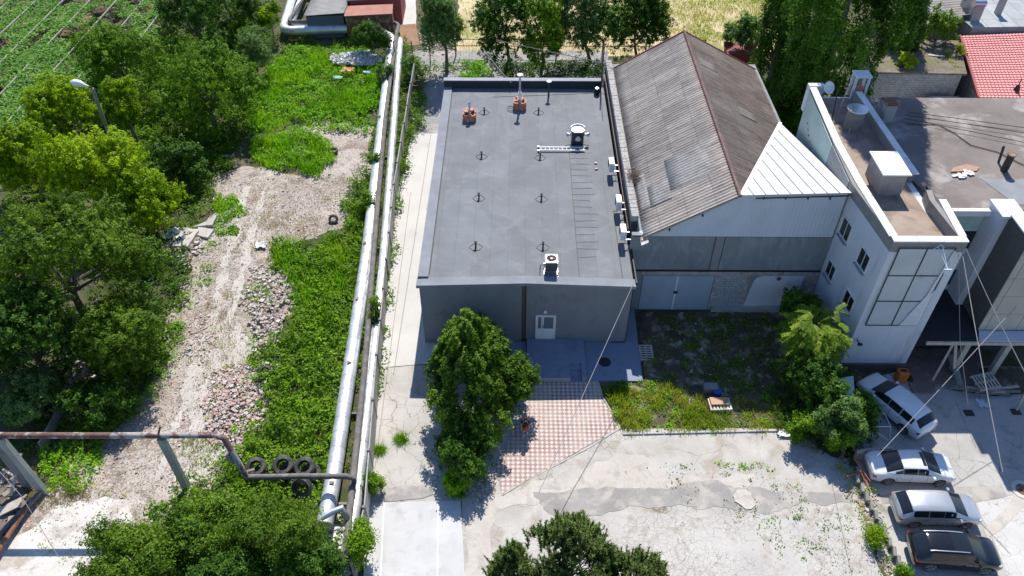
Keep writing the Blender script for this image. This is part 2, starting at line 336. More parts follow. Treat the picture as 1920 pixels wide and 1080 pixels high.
M_whitep=plain('white enamel',(.8,.8,.78),.45)
M_brick=surf('orange brick',(.42,.16,.10),(.58,.28,.2),6,.9,(.65,.5,.42),5,(.58,.66),.2,20)
M_glass=glassy('window glass'); M_glassb=glassy('bluish glass',(.04,.07,.10),.06)
M_rust=surf('rusty iron',(.16,.07,.04),(.26,.13,.08),3,.85,(.30,.27,.24),2,(.5,.6),.2,20)
M_conc=surf('plain concrete',(.36,.35,.33),(.45,.44,.41),1,.9,(.28,.27,.25),2,(.55,.7),.12,20)
M_concdk=surf('dark old concrete',(.22,.215,.20),(.30,.29,.27),1,.9,(.16,.15,.13),2,(.5,.7),.15,20)
M_whitewall=surf('white tower render',(.62,.64,.67),(.72,.74,.76),.4,.8,(.50,.52,.53),1.1,(.52,.72),.05,25,stretch=(1,1,.22))
M_cap=surf('white coping tiles',(.70,.70,.68),(.80,.80,.78),1,.6,(.45,.43,.40),1.5,(.6,.7),.08,20)
M_sheetblue=surf('pale blue cladding',(.55,.60,.65),(.62,.67,.72),.6,.6,fine=.05)
M_greywall=surf('grey concrete panel wall',(.20,.225,.23),(.26,.285,.29),.5,.85,(.30,.33,.34),1.2,(.5,.66),.1,20,stretch=(1,1,.4))
M_block=surf('block wall',(.30,.32,.34),(.38,.40,.41),1,.9,fine=.15)
M_teal=surf('pale green glass panel',(.36,.50,.47),(.44,.58,.54),.35,.5,(.50,.62,.58),.5,(.5,.7),.03,20)
M_brownroof=surf('brown felt roof',(.17,.145,.13),(.25,.22,.20),.35,.9,(.36,.33,.31),.5,(.55,.68),.12,20)
M_brownroof2=surf('sandy felt roof',(.30,.23,.18),(.38,.30,.24),.6,.9,(.22,.17,.14),.8,(.5,.65),.12,20)
M_beige=surf('beige cladding',(.44,.41,.34),(.50,.47,.40),.6,.6,fine=.04)
M_wood=surf('weathered wood',(.42,.36,.30),(.55,.48,.41),3,.85,fine=.15)
M_rubber=surf('tyre rubber',(.035,.034,.033),(.085,.08,.075),3,.9,(.17,.16,.145),3,(.5,.7),.1,20)
M_asbest=None
def corrug_mat(lo=(.16,.135,.122),hi=(.44,.405,.375),nm='weathered corrugated sheets'):
    m,t,p=newmat(nm); co=coords(t)
    st=coords(t,(.35,2.4,.35)); n1=noise_(t,st,1.6,8,.8); col=mixc(t,ramp(t,n1,.33,.62),lo,hi)
    n2=noise_(t,co,.22,4,.5); col=mixc(t,math_(t,'MULTIPLY',ramp(t,n2,.45,.62),.35),col,(.36,.33,.29))
    # staggered sheets, a few newer and paler
    br=N(t,'ShaderNodeTexBrick'); br.offset=.0; br.inputs['Scale'].default_value=1; br.inputs['Brick Width'].default_value=1.05; br.inputs['Row Height'].default_value=1.45; br.inputs['Mortar Size'].default_value=.014; br.inputs['Mortar Smooth'].default_value=.2
    br.inputs['Color1'].default_value=(0,0,0,1); br.inputs['Color2'].default_value=(1,1,1,1); br.inputs['Mortar'].default_value=(.5,.5,.5,1); t.links.new(coords(t,rot=(0,0,R(90))),br.inputs['Vector'])
    col=mixc(t,math_(t,'MULTIPLY',br.outputs[1],.5),col,(.07,.06,.05))
    sx=N(t,'ShaderNodeSeparateColor'); t.links.new(br.outputs[0],sx.inputs[0]); col=mixc(t,1.0,col,mixc(t,sx.outputs[0],(.86,.86,.86),(1.12,1.12,1.12)),'MULTIPLY')
    nf=noise_(t,co,14,5,.7); col=mixc(t,1.0,col,mixc(t,ramp(t,nf,.3,.7),(.72,.72,.72),(1.28,1.26,1.22)),'MULTIPLY')
    t.links.new(col,p.inputs['Base Color']); p.inputs['Roughness'].default_value=.9; p.inputs['Specular IOR Level'].default_value=.15; return m
M_asbest=corrug_mat()
M_newsheet=surf('newer pale sheet',(.30,.285,.27),(.38,.365,.35),.7,.9,(.24,.225,.21),1.6,(.48,.62),.15,14)
def insul():
    m,t,p=newmat('silver pipe lagging'); co=coords(t); n1=noise_(t,co,1.2,6,.6)
    col=mixc(t,ramp(t,n1,.35,.65),(.62,.64,.66),(.82,.84,.86))
    col=mixc(t,math_(t,'MULTIPLY',ramp(t,noise_(t,co,3,6,.7),.6,.72),.7),col,(.36,.34,.30)); w=N(t,'ShaderNodeTexWave'); w.wave_type='BANDS'; w.bands_direction='Y'; w.inputs['Scale'].default_value=.33; w.inputs['Distortion'].default_value=0; t.links.new(co,w.inputs['Vector'])
    col=mixc(t,ramp(t,w.outputs[1],.985,1,0,.6),col,(.25,.25,.25))
    t.links.new(col,p.inputs['Base Color']); p.inputs['Metallic'].default_value=.55; t.links.new(ramp(t,n1,.3,.7,.3,.5),p.inputs['Roughness']); bump(t,p,noise_(t,co,5,4,.6),.25,.04); return m
M_insul=insul()
def paving():
    m,t,p=newmat('pink and white square paving'); co=coords(t,rot=(0,0,R(45)))
    ch=N(t,'ShaderNodeTexBrick'); ch.offset=0; ch.inputs['Scale'].default_value=1; ch.inputs['Brick Width'].default_value=.18; ch.inputs['Row Height'].default_value=.18; ch.inputs['Mortar Size'].default_value=.012
    ch.inputs['Color1'].default_value=(0,0,0,1); ch.inputs['Color2'].default_value=(0,0,0,1); ch.inputs['Mortar'].default_value=(1,1,1,1); t.links.new(co,ch.inputs['Vector'])
    ck=N(t,'ShaderNodeTexChecker'); ck.inputs['Scale'].default_value=1/.18; t.links.new(co,ck.inputs['Vector']); ck.inputs['Color1'].default_value=(.38,.215,.19,1); ck.inputs['Color2'].default_value=(.58,.54,.50,1)
    c2=coords(t); col=mixc(t,math_(t,'MULTIPLY',ch.outputs[1],.75),ck.outputs[0],(.30,.26,.22))
    col=mixc(t,math_(t,'MULTIPLY',ramp(t,noise_(t,c2,.5,6,.65),.44,.62),.5),col,(.55,.48,.42)); nf=noise_(t,c2,9,5,.7); col=mixc(t,1.0,col,mixc(t,ramp(t,nf,.3,.7),(.8,.8,.8),(1.15,1.15,1.15)),'MULTIPLY')
    t.links.new(col,p.inputs['Base Color']); p.inputs['Roughness'].default_value=.9; bump(t,p,nf,.4,.01); return m
M_pave=paving()
G_mid=leafmat('mid green leaf',[(.045,.10,.006),(.11,.23,.010),(.23,.38,.022)])
G_yel=leafmat('yellow green leaf',[(.11,.21,.006),(.28,.42,.008),(.50,.60,.02)],.38)
G_oli=leafmat('olive leaf',[(.04,.085,.008),(.10,.19,.014),(.24,.35,.035)],.32)
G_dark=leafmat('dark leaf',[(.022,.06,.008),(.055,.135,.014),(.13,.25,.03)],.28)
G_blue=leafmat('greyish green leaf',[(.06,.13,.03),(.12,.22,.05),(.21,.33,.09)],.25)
G_grass=leafmat('bright weed leaf',[(.05,.14,.005),(.12,.32,.008),(.26,.50,.015),(.40,.45,.06)],.4)
G_grassy=leafmat('yellowing grass',[(.14,.24,.015),(.26,.36,.02),(.42,.44,.07),(.44,.34,.13)],.35)
G_dry=leafmat('dry stalks',[(.28,.22,.11),(.42,.35,.18),(.25,.24,.08)],.2)
G_vine=leafmat('vine leaf',[(.08,.19,.03),(.18,.36,.07),(.32,.52,.13)],.32)
G_pine=leafmat('pine needles',[(.04,.075,.018),(.095,.155,.035),(.21,.28,.08)],.15)
G_pop=leafmat('poplar leaf',[(.02,.06,.007),(.05,.13,.012),(.15,.30,.025)],.25)
G_fruit=leafmat('fruit tree leaf',[(.022,.06,.007),(.06,.135,.011),(.21,.34,.03)],.28)
G_ail=leafmat('compound leaf',[(.07,.14,.015),(.18,.30,.025),(.38,.46,.06)],.4)
G_blos=leafmat('pale blossom',[(.5,.40,.34),(.62,.52,.46)],.2)
# ============================================================ GROUND
g=sheet('ground',[(-260,-60),(260,-60),(260,420),(-260,420)],M_soil,0,world=True,z=0)
sheet('dry_field',[(860,-30),(1490,-30),(1490,104),(1320,104),(858,104)],M_straw,.2)
sheet('gravel_lot',[(395,330),(470,310),(560,330),(650,320),(665,350),(640,430),(560,452),(535,500),(560,560),(510,650),(480,700),(510,760),(450,850),(430,905),(340,965),(290,1010),(250,1050),(160,1095),(-60,1095),(40,960),(110,900),(190,830),(260,740),(300,690),(300,620),(345,520),(345,450),(400,400)],M_gravel,.3)
sheet('gravel_lot',[(520,255),(600,225),(700,240),(700,330),(650,360),(560,300)],M_gravel,.3)
sheet('dry_soil',[(360,640),(430,600),(480,640),(480,700),(455,770),(420,800),(440,850),(400,910),(340,890),(360,800),(350,720)],M_sand,.3)
for off in (0,34): sheet('wheel_rut',[(455+off,350),(468+off,350),(440+off,460),(405+off,600),(352+off,760),(300+off,905),(285+off,905),(338+off,760),(390+off,600),(426+off,460)],M_sand,.22,seg=.25)
sheet('lot_slab',[(105,945),(150,938),(240,935),(252,975),(235,1010),(280,1095),(250,1500),(-350,1500),(-60,1095),(20,1010),(60,990)],M_white_slab,.2)
sheet('garden_litter',[(1135,742),(1175,722),(1300,735),(1490,740),(1482,803),(1166,811)],M_sand,.2,z=.07) if False else None
sheet('garden_soil',[(1130,738),(1210,716),(1197,585),(1560,585),(1660,700),(1590,830),(1560,860),(1478,806),(1165,813)],M_dirt,.08)
sheet('rear_yard',[(775,250),(760,95),(1140,95),(1140,170),(840,170),(836,250)],M_path_far,.1)
sheet('path',[(745,365),(773,250),(860,250),(900,650),(830,680),(702,690)],M_path,.03)
sheet('path',[(702,690),(860,680),(1010,712),(1030,760),(990,860),(935,930),(868,950),(866,940),(690,943)],M_path_old,.06)
sheet('yard',[(866,940),(935,925),(1160,805),(1480,803),(1562,858),(1600,860),(1625,960),(1655,1060),(1690,1130),(1790,1500),(830,1500),(860,1130)],M_yard,.06)
sheet('yard_crazing',[(1060,1000),(1110,968),(1200,962),(1300,968),(1440,960),(1590,945),(1628,985),(1650,1095),(1730,1400),(1200,1400),(1120,1060)],M_yard_fine,.15)
sheet('sandy_dust',[(872,950),(1000,905),(1080,880),(1160,858),(1210,850),(1240,880),(1340,900),(1380,880),(1420,890),(1400,915),(1250,925),(1080,925),(1000,945),(935,960),(925,1050),(940,1095),(872,1095)],M_sand,.25)
sheet('repair_strip',[(1000,925),(1090,915),(1240,915),(1340,900),(1440,922),(1600,926),(1604,944),(1500,945),(1440,965),(1380,958),(1290,950),(1190,950),(1120,966),(1060,975),(1020,955)],M_patch,.16,seg=.2)
sheet('wall_soil',[(1588,850),(1612,850),(1640,925),(1665,1000),(1705,1085),(1655,1085),(1622,980),(1605,910)],M_dirt,.12)
sheet('repair_patch',[(712,915),(760,908),(800,910),(812,925),(790,935),(720,940)],M_patch,.1)
sheet('paving',[(998,714),(1122,714),(1128,745),(1163,802),(940,926),(930,870),(985,760)],M_pave,.02)
sheet('new_slab',[(690,943),(864,938),(874,1130),(890,1500),(640,1500),(678,1130)],M_new_slab,.012)
sheet('car_yard',[(1600,838),(1640,760),(1600,720),(1700,690),(2350,680),(2600,1500),(1795,1500),(1700,1130),(1655,1040),(1625,950)],M_lot,.08)
sheet('car_yard_crazing',[(1830,940),(2250,880),(2400,1400),(1980,1400),(1900,1100),(1860,1000)],M_lot_crazed,.1)
sheet('repair_strip',[(1640,930),(1790,912),(1880,912),(1888,930),(1830,942),(1700,940),(1650,945)],M_patch,.08)
sheet('sandy_dust',[(1918,910),(1935,935),(1870,1000),(1850,1008),(1845,995),(1890,940)],M_sand,.1)
sheet('trodden_soil',[(1690,690),(1990,690),(2000,742),(1850,742),(1800,735),(1700,715)],M_dirt,.1)
# joints in path and slab (pale sawn lines)
def strip(name,a,b,w,mat,z): 
    A=G(*a,z); B=G(*b,z); m=MB(); m.bar(A,B,w,.004); return tag(m.build(name,mat),kind='structure')
M_joint=plain('joint',(.30,.28,.25),.9); M_jointl=plain('pale joint',(.82,.82,.80),.9); M_crack=plain('crack earth',(.10,.085,.06),.95)
strip('path_joint',(808,250),(738,700),.035,M_joint,.104); strip('path_joint',(770,360),(700,900),.03,M_joint,.108)
strip('slab_joint',(720,943),(712,1110),.05,M_jointl,.11); strip('slab_joint',(821,941),(820,1110),.05,M_jointl,.112)
for a,b in (((1560,905),(1600,1090)),((1716,950),(1745,1060)),((1660,812),(1720,850)),((1770,700),(1830,840))): strip('yard_joint',a,b,.016,M_joint,.106)
# kerbs
def kerb(pts,w=.14,h=.12,mat=M_conc,name='kerb',label='low pale concrete kerb'):
    m=MB()
    for i,(a,b) in enumerate(zip(pts[:-1],pts[1:])):
        A=G(*a,h/2); B=G(*b,h/2); L=np.linalg.norm(B-A); k=max(1,int(L/1.0))
        for j in range(k):
            p=A+(B-A)*(j/k); q=A+(B-A)*((j+.97)/k); m.bar(p+np.array([0,0,random.uniform(-.02,.01)]),q+np.array([0,0,random.uniform(-.02,.01)]),w,h+.05)
    return tag(m.build(name,mat,bevel=.01),kind='structure')
kerb([(1168,814),(1478,807)],mat=M_path_old); kerb([(1163,803),(1100,842),(985,902),(940,930)],.10,.06,mat=M_path_old)
kerb([(1122,718),(1130,745),(1163,803)],.1,.08)
# ============================================================ MAIN GREY BUILDING
bx0,bx1,by0,by1=-5.45,6.55,31.9,54.0
B=empty('grey_building',(.5,by0,0),'long low grey building with flat felt roof and white double door in the middle','building')
m=MB()
xs=[bx0,.52,bx1]; 
m.prism([(bx0,by0),(.48,by0),(.48,by0+.0),(bx1,by0),(bx1,by1),(bx0,by1)],0,4.72); m.build('wall',M_wallgrey,B)
m=MB(); m.box(bx0+.02,by0+.02,4.72,bx1-.02,by1-.1,4.80); rf=m.build('roof',M_roof,B)
# front cap rises to a low apex
m=MB()
for xa,za,xb,zb in ((bx0-.14,4.78,.5,5.0),(.5,5.0,bx1+.1,4.78)):
    m.add([(xa,by0-.16,za-.16),(xb,by0-.16,zb-.16),(xb,by0-.16,zb+.05),(xa,by0-.16,za+.05),(xa,by0+.5,za-.1),(xb,by0+.5,zb-.2),(xb,by0+.5,zb+.02),(xa,by0+.5,za+.03)],[(0,1,2,3),(3,2,6,7),(7,6,5,4),(4,5,1,0),(0,3,7,4),(1,5,6,2)])
m.build('roof_edge',M_roofedge,B)
m=MB(); m.prism([(bx0-.1,by0+.5),(bx0+.5,by0+.5),(bx0+.5,by1-.3),(bx0-.1,by1-.3)],4.55,4.93); m.build('roof_edge',M_roofedge,B)
m=MB(); m.box(bx0-.12,by1-.3,4.5,bx1-.2,by1+.1,5.42); m.build('roof_edge',plain('shade toned upstand',(.035,.04,.05),.8),B)  # near black colour imitates the shade on the upstand's inner face
m=MB(); m.box(bx0-.14,by1-.32,5.42,bx1-.18,by1+.14,5.47); m.build('roof_flashing',surf('flashing felt',(.26,.28,.30),(.33,.35,.37),1,.8),B)
m=MB(); m.box(bx0+.5,by0+.8,4.80,bx0+.56,by1-.35,4.815); m.box(bx1-.62,by0+.5,4.80,bx1-.57,38.6,4.82); m.bar((bx1-.6,38.6,4.81),(bx1-.3,38.6,4.81),.12,.02)  # first strip draws the shadowed groove inside the left edge in black
m.box(3.5,by0+.3,4.80,3.535,45.2,4.812)
for i,y in enumerate(np.linspace(34.3,45,17)): 
    m.bar((3.55,y+random.uniform(-.1,.1),4.806),(4.75+random.uniform(-.25,.35),y,4.806),.03,.012)
m.build('sealant_and_shadow_line',M_black,rf)
# recessed brown strip on the front + plinth
m=MB(); m.box(.30,by0-.012,.05,.50,by0+.05,4.82); m.build('brown_strip',plain('brown strip',(.10,.075,.065),.8),B)
m=MB(); m.box(.50,by0-.014,.05,.56,by0+.05,4.82); m.build('joint_strip',M_black,B)
m=MB(); m.box(bx0+.2,by0-.06,0,.28,by0+.02,.22); m.build('plinth',M_wallgrey,B)
# door: frame, two leaves with glazed tops
dx0,dx1,dz0,dz1=1.12,2.30,.46,2.42
fr=MB(); y_=by0-.03
for a in ((dx0,dz0,dx0+.07,dz1),(dx1-.07,dz0,dx1,dz1),(dx0+.07,dz1-.07,dx1-.07,dz1),(dx0+.07,dz0,dx1-.07,dz0+.04)): fr.box(a[0],y_-.04,a[1],a[2],by0+.03,a[3])
fo=fr.build('door_frame',M_whitep,B)
for a,b in ((dx0+.075,dx0+.40),(dx0+.41,dx1-.075)):
    d=MB(); zb=dz0+.05; zt=dz1-.075; gz=dz0+.85
    d.box(a,y_-.02,zb,b,by0+.02,gz); d.box(a,y_-.02,gz,a+.07,by0+.02,zt); d.box(b-.07,y_-.02,gz,b,by0+.02,zt); d.box(a+.07,y_-.02,zt-.07,b-.07,by0+.02,zt)
    dd=d.build('door',M_whitep,B); q=MB(); q.box(a+.07,y_+.005,gz,b-.07,y_+.015,zt-.07); q.build('glass',glassy('reflection toned door glass',(.16,.20,.23),.25),dd)  # pane colour lightened to imitate reflections
    if a>dx0+.2: q=MB(); q.box(a+.02,y_-.07,dz0+.95,a+.05,y_-.02,dz0+1.15); q.build('handle',M_dark,dd)
q=MB(); q.lathe((1.66,by0-.06,2.72),[(.01,-.06),(.10,-.05),(.11,0),(.10,.05),(.01,.06)],12,'y'); wl=q.build('wall_lamp',M_whitep,B,smooth=True)
q=MB(); q.box(bx1-.5,by0-.02,.15,bx1-.46,by0-.06,.19); q.tube([(4.2,by0-.05,.14),(5.6,by0-.05,.14),(5.7,by0-.07,.2),(6.4,by0-.06,.22),(6.5,by0-.06,.5),(6.52,by0-.06,4.7)],.02,5); q.build('cable_conduit',M_black,B)
# platform, steps, apron
P_=empty('entrance_platform',(2.2,by0,0),'concrete entrance platform, coloured blue grey for its shade, with a small recessed stair','platform')
m=MB(); m.prism([(.62,by0-.02),(.62,28.85),(3.1,28.85),(3.1,30.0),(3.75,30.0),(3.75,28.85),(4.0,28.85),(4.0,by0-.02)],0,.44); m.build('slab',M_apron,P_,bevel=.01)
for k in range(3): m=MB(); m.box(3.103,28.86+.38*k,0,3.747,28.86+.38*(k+1),.11*(k+1)); m.build('step',M_apron,P_)
m=MB(); m.box(.62,28.82,.1,3.1,28.852,.443); m.build('edge_band',plain('pale edge band',(.36,.35,.33),.8),P_)
m=MB(); m.prism([(4.0,by0-.03),(4.0,28.95),(7.22,28.95),(7.33,34.8),(6.58,34.8),(6.58,by0-.03)],-.05,[.16,.10,.10,.16,.16,.16]); tag(m.build('apron',M_apron),kind='structure')
m=MB(); m.prism([(-1.9,by0-.04),(-1.9,30.4),(.58,30.4),(.58,by0-.04)],-.05,.20); tag(m.build('apron',M_apron),kind='structure')
c=G(1134,679,.12); m=MB(); m.lathe((c[0],c[1],.12),[(.36,0),(.36,.02),(.30,.028),(.02,.03)],28); 
tag(m.build('manhole_cover',M_dark,smooth=False),'round dark manhole cover set in the blue grey apron','manhole cover')
# roof things
def put(root,fn,spots,labels,group):
    """copies of a thing and its parts, no operators"""
    for (loc,rz),lb in zip(spots,labels):
        r=root.copy(); COL.objects.link(r); r.location=loc; r.rotation_euler=(0,0,rz); r['label']=lb; r['group']=group
        for ch in root.children:
            c=ch.copy(); COL.objects.link(c); c.parent=r
            for g2 in ch.children: d=g2.copy(); COL.objects.link(d); d.parent=c
vs_=[(-2.40,50.19),(1.54,50.2),(-2.40,44.5),(1.54,44.4),(-2.40,39.85),(1.54,39.8),(-2.40,35.1),(1.54,35.1)]
rowN=['nearest the rear parapet','second from the rear parapet','third from the rear parapet','nearest the front edge']
vl=[f'{"left" if i%2==0 else "right"} ringed black vent {rowN[i//2]} of the grey roof' for i in range(8)]
vt=empty('roof_vent',(0,0,0),vl[0],'roof vent','small ringed vents in a grid on the grey roof')
m=MB(); m.lathe((0,0,0),[(.05,0),(.05,.36),(.085,.37),(.085,.41),(.02,.43)],10); m.build('pipe',M_black,vt)
m=MB(); hx=[(math.cos(i*math.pi/3)*.36*(1.1 if i%3==0 else .9),math.sin(i*math.pi/3)*.34,.02) for i in range(7)]
for a,b in zip(hx[:-1],hx[1:]): m.bar(a,b,.025,.02)
m.build('ring',M_dark,vt)
m=MB(); m.box(-.04,-.3,.0,.04,-.05,.015); m.build('flashing',M_black,vt)
vt.location=(vs_[0][0],vs_[0][1],4.80)
put(vt,None,[((x,y,4.80),random.uniform(-.1,.1)) for x,y in vs_[1:]],vl[1:],'small ringed vents in a grid on the grey roof')
def chimney(x,y,hp,lab,seed,ringed=False):
    r=random.Random(seed); t=empty('brick_chimney',(x,y,4.8),lab,'chimney','broken brick chimney stubs on the grey roof')
    m=MB()
    for lv in range(7):
        s=.40
        for k in range(4):
            a=k*math.pi/2; c_,s_=math.cos(a),math.sin(a)
            for q in (-.25,0,.25):
                if lv>=6 and r.random()<.35: continue
                px_,py_=c_*s-s_*q*1.0,s_*s+c_*q*1.0; j=r.uniform(-.02,.02)
                m.obox((x+px_+j,y+py_+j,4.8+.04+lv*.085),(c_,s_,0),(-s_,c_,0),(0,0,1),.06,.122,.038)
    m.build('brick_stack',M_brick,t)
    m=MB()
    for k in range(9):
        a=r.uniform(0,6.28); rr=r.uniform(.1,.36); ax=Vector((math.cos(a),math.sin(a),r.uniform(-.3,.3))).normalized(); ay=ax.cross(Vector((0,0,1))).normalized(); az=ax.cross(ay)
        m.obox((x+rr*math.cos(a*3),y+rr*math.sin(a*3),5.42+r.uniform(0,.07)),ax,ay,az,.12,.06,.035)
    m.build('loose_brick',surf('pale brick',(.5,.28,.22),(.66,.45,.38),5,.9),t)
    m=MB(); m.tube([(x,y,4.9),(x,y,4.8+hp)],.075,12); fl=m.build('flue',M_steel,t,smooth=True)
    m=MB(); 
    if ringed: m.lathe((x,y,4.8+hp),[(.09,-.05),(.16,.02),(.16,.1),(.02,.24)],16)
    else: m.lathe((x,y,4.8+hp),[(.08,-.03),(.21,.0),(.21,.035),(.03,.09)],20); m.tube([(x,y,4.85),(x,y,4.8+hp*.48)],.11,12)
    m.build('flue_cap',M_chrome if ringed else M_whitep,fl,smooth=True)
    return t
chimney(-3.42,49.35,1.15,'broken brick chimney stub with short silver flue, left on the grey roof',1,True)
t=chimney(.17,50.95,2.6,'broken brick chimney stub with tall thin flue near the rear parapet',2)
m=MB(); 
for k in range(14):
    a=k/13*math.pi; m.bar((.0-.45-.32*math.sin(a),50.7+.45*math.cos(a),4.83),(.0-.45-.32*math.sin(a+.22),50.7+.45*math.cos(a+.22),4.83),.025,.02)
    if k%3==0: m.bar((-.30,50.7+.3*math.cos(a),4.83),(-.45-.32*math.sin(a),50.7+.45*math.cos(a),4.83),.02,.02)
m.build('wire_guard',M_dark,t)
vp=empty('vent_pipe',(2.32,52.5,4.8),'slim black vent pipe with white cap beside the rear parapet','vent pipe')
m=MB(); m.tube([(2.32,52.5,4.8),(2.32,52.5,6.05)],.07,12); m.build('pipe',M_dark,vp,smooth=True)
m=MB(); m.lathe((2.32,52.5,6.05),[(.06,-.02),(.19,.0),(.19,.04),(.03,.09)],18); m.build('cap',M_whitep,vp,smooth=True)
# exhaust unit with domed top and three outlets
fx,fy=4.13,46.3; F_=empty('exhaust_unit',(fx,fy,4.8),'domed metal exhaust unit with three round outlets on the grey roof','exhaust unit')
m=MB(); m.box(fx-.40,fy-.36,4.8,fx+.40,fy+.40,5.75); m.build('casing',plain('dark casing',(.06,.065,.07),.5,.3),F_,bevel=.03)
m=MB(); arc=[(fx+.50*math.cos(a),fy-.05+.55*math.sin(a)) for a in np.linspace(0,math.pi,15)]; m.prism(arc,5.75,5.85); m.prism([(fx-.5,fy-.05),(fx+.5,fy-.05),(fx+.3,fy-.36),(fx-.3,fy-.36)],5.75,5.85)
m.build('top_plate',M_steel,F_,bevel=.015)
m=MB(); ring=[(fx+.50*math.cos(a),fy-.05+.55*math.sin(a),5.92) for a in np.linspace(.25,math.pi-.25,12)]; m.tube(ring,.06,6); m.build('rim',M_whitep,F_,smooth=True)
for ax_,s in (('x',-1),('x',1),('y',-1)):
    m=MB()
    pr=[(.08,0),(.08,.18),(.13,.2),(.15,.3),(.10,.36),(.03,.38)]
    if ax_=='x': m.lathe((fx+s*.4,fy-.1,5.5),[(r_,s*h*1.1) for r_,h in pr],14,'x')
    else: m.lathe((fx,fy-.36,5.45),[(r_*1.25,-h) for r_,h in pr],16,'y')
    m.build('outlet',M_steel,F_,smooth=True)
for sx in (-1,1): m=MB(); m.bar((fx+sx*.35,fy-.2,4.82),(fx+sx*.8,fy-.35,4.82),.06,.03); m.build('bracket',M_dark,F_)
# ladder lying flat
La=empty('ladder',(3.0,45.35,4.8),'white aluminium ladder lying flat on the grey roof','ladder'); 
for dy in (0,.36): m=MB(); m.box(1.45,45.12+dy,4.86,4.6,45.18+dy,4.95); m.build('rail',M_whitep,La)
for k in range(11): m=MB(); m.box(1.6+k*.29,45.182,4.885,1.64+k*.29,45.478,4.92); m.build('rung',M_whitep,La)
m=MB(); 
for dy in (-.06,.40): m.box(1.38,45.1+dy,4.84,1.5,45.2+dy,4.97)
m.build('foot',M_steel,La)
# condenser on stand
cx,cy=1.95,33.0; Q=empty('condenser_unit',(cx,cy,4.8),'square outdoor cooling unit with a top fan on a metal stand','air conditioner')
m=MB(); m.box(cx-.33,cy-.33,5.15,cx+.33,cy+.33,5.72); m.build('casing',surf('louvred dark casing',(.05,.05,.05),(.12,.115,.10),30,.6,stretch=(1,1,8)),Q)
m=MB(); sq=[(cx-.36,cy-.36),(cx+.36,cy-.36),(cx+.36,cy+.36),(cx-.36,cy+.36)]; n=32
vo=[];vi=[]
for k in range(n):
    a=2*math.pi*k/n+math.pi/n; c_,s_=math.cos(a),math.sin(a); q=.36/max(abs(c_),abs(s_)); vo.append((cx+c_*q,cy+s_*q,5.80)); vi.append((cx+c_*.28,cy+s_*.28,5.80))
m.add(vo+vi+[(a,b,5.72) for a,b,_ in vo]+[(a,b,5.72) for a,b,_ in vi],[f for k in range(n) for f in ((k,(k+1)%n,n+(k+1)%n,n+k),(2*n+k,2*n+(k+1)%n,(k+1)%n,k),(n+k,n+(k+1)%n,3*n+(k+1)%n,3*n+k))]); m.build('top_cover',M_whitep,Q)
m=MB(); m.lathe((cx,cy,5.74),[(.28,-.02),(.28,-.015),(.01,-.01)],24); m.build('fan_well',plain('rusty well',(.30,.12,.09),.8),Q)
for k in range(5):
    a=k*2*math.pi/5; m=MB(); m.obox((cx+.15*math.cos(a),cy+.15*math.sin(a),5.765),(math.cos(a),math.sin(a),0),(-math.sin(a),math.cos(a),.3),(0,0,1),.11,.035,.004); m.build('fan_blade',M_dark,Q)
m=MB(); m.lathe((cx,cy,5.77),[(.06,0),(.06,.03),(.01,.035)],14); m.build('fan_hub',M_whitep,Q)
m=MB()
for sx in (-.4,.34):
    for sy in (-.4,.3): m.box(cx+sx,cy+sy,4.8,cx+sx+.05,cy+sy+.05,5.15)
    m.box(cx+sx,cy-.9,4.8,cx+sx+.05,cy+.35,4.84)
m.box(cx-.35,cy-.4,5.1,cx+.39,cy-.35,5.148); m.box(cx-.35,cy-.9,4.8,cx+.34,cy-.86,4.84); m.box(cx-.4,cy+.3,5.1,cx+.34,cy+.35,5.148); m.build('stand',M_steel,Q)
m=MB(); m.tube([(cx-.36,cy,5.3),(cx-.6,cy,5.3),(cx-.62,cy+.1,4.84),(cx-.62,cy+.3,4.84)],.025,6); m.build('hose',M_black,Q)
for i,(px,py) in enumerate(((1117,306),(1118,317))):
    c=G(px,py,4.84); m=MB(); m.obox((c[0],c[1],4.85),(.9,.3 if i else -.2,0),(-.3 if i else .2,.9,0),(0,0,1),.12,.06,.045); tag(m.build('loose_brick',surf('pink brick',(.6,.36,.32),(.7,.5,.46),5),bevel=.01),['pink loose brick on the grey roof, farther from the front edge','pink loose brick on the grey roof, the nearer of two'][i],'brick','two loose bricks on the grey roof')
# ============================================================ WAREHOUSE
wy0,wy1=34.84,55.4; wx0,wx1,rdx=7.34,18.05,12.14
Wh=empty('warehouse',(12.5,wy0,0),'old warehouse with weathered brown corrugated gable roof and pale blue gable','warehouse')
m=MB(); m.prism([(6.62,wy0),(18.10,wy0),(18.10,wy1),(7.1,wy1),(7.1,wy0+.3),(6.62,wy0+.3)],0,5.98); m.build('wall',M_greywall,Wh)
m=MB(); m.box(6.72,36.2,0,7.10,wy1,5.9); m.build('side_wall',plain('dark side wall',(.07,.075,.085),.9),Wh)
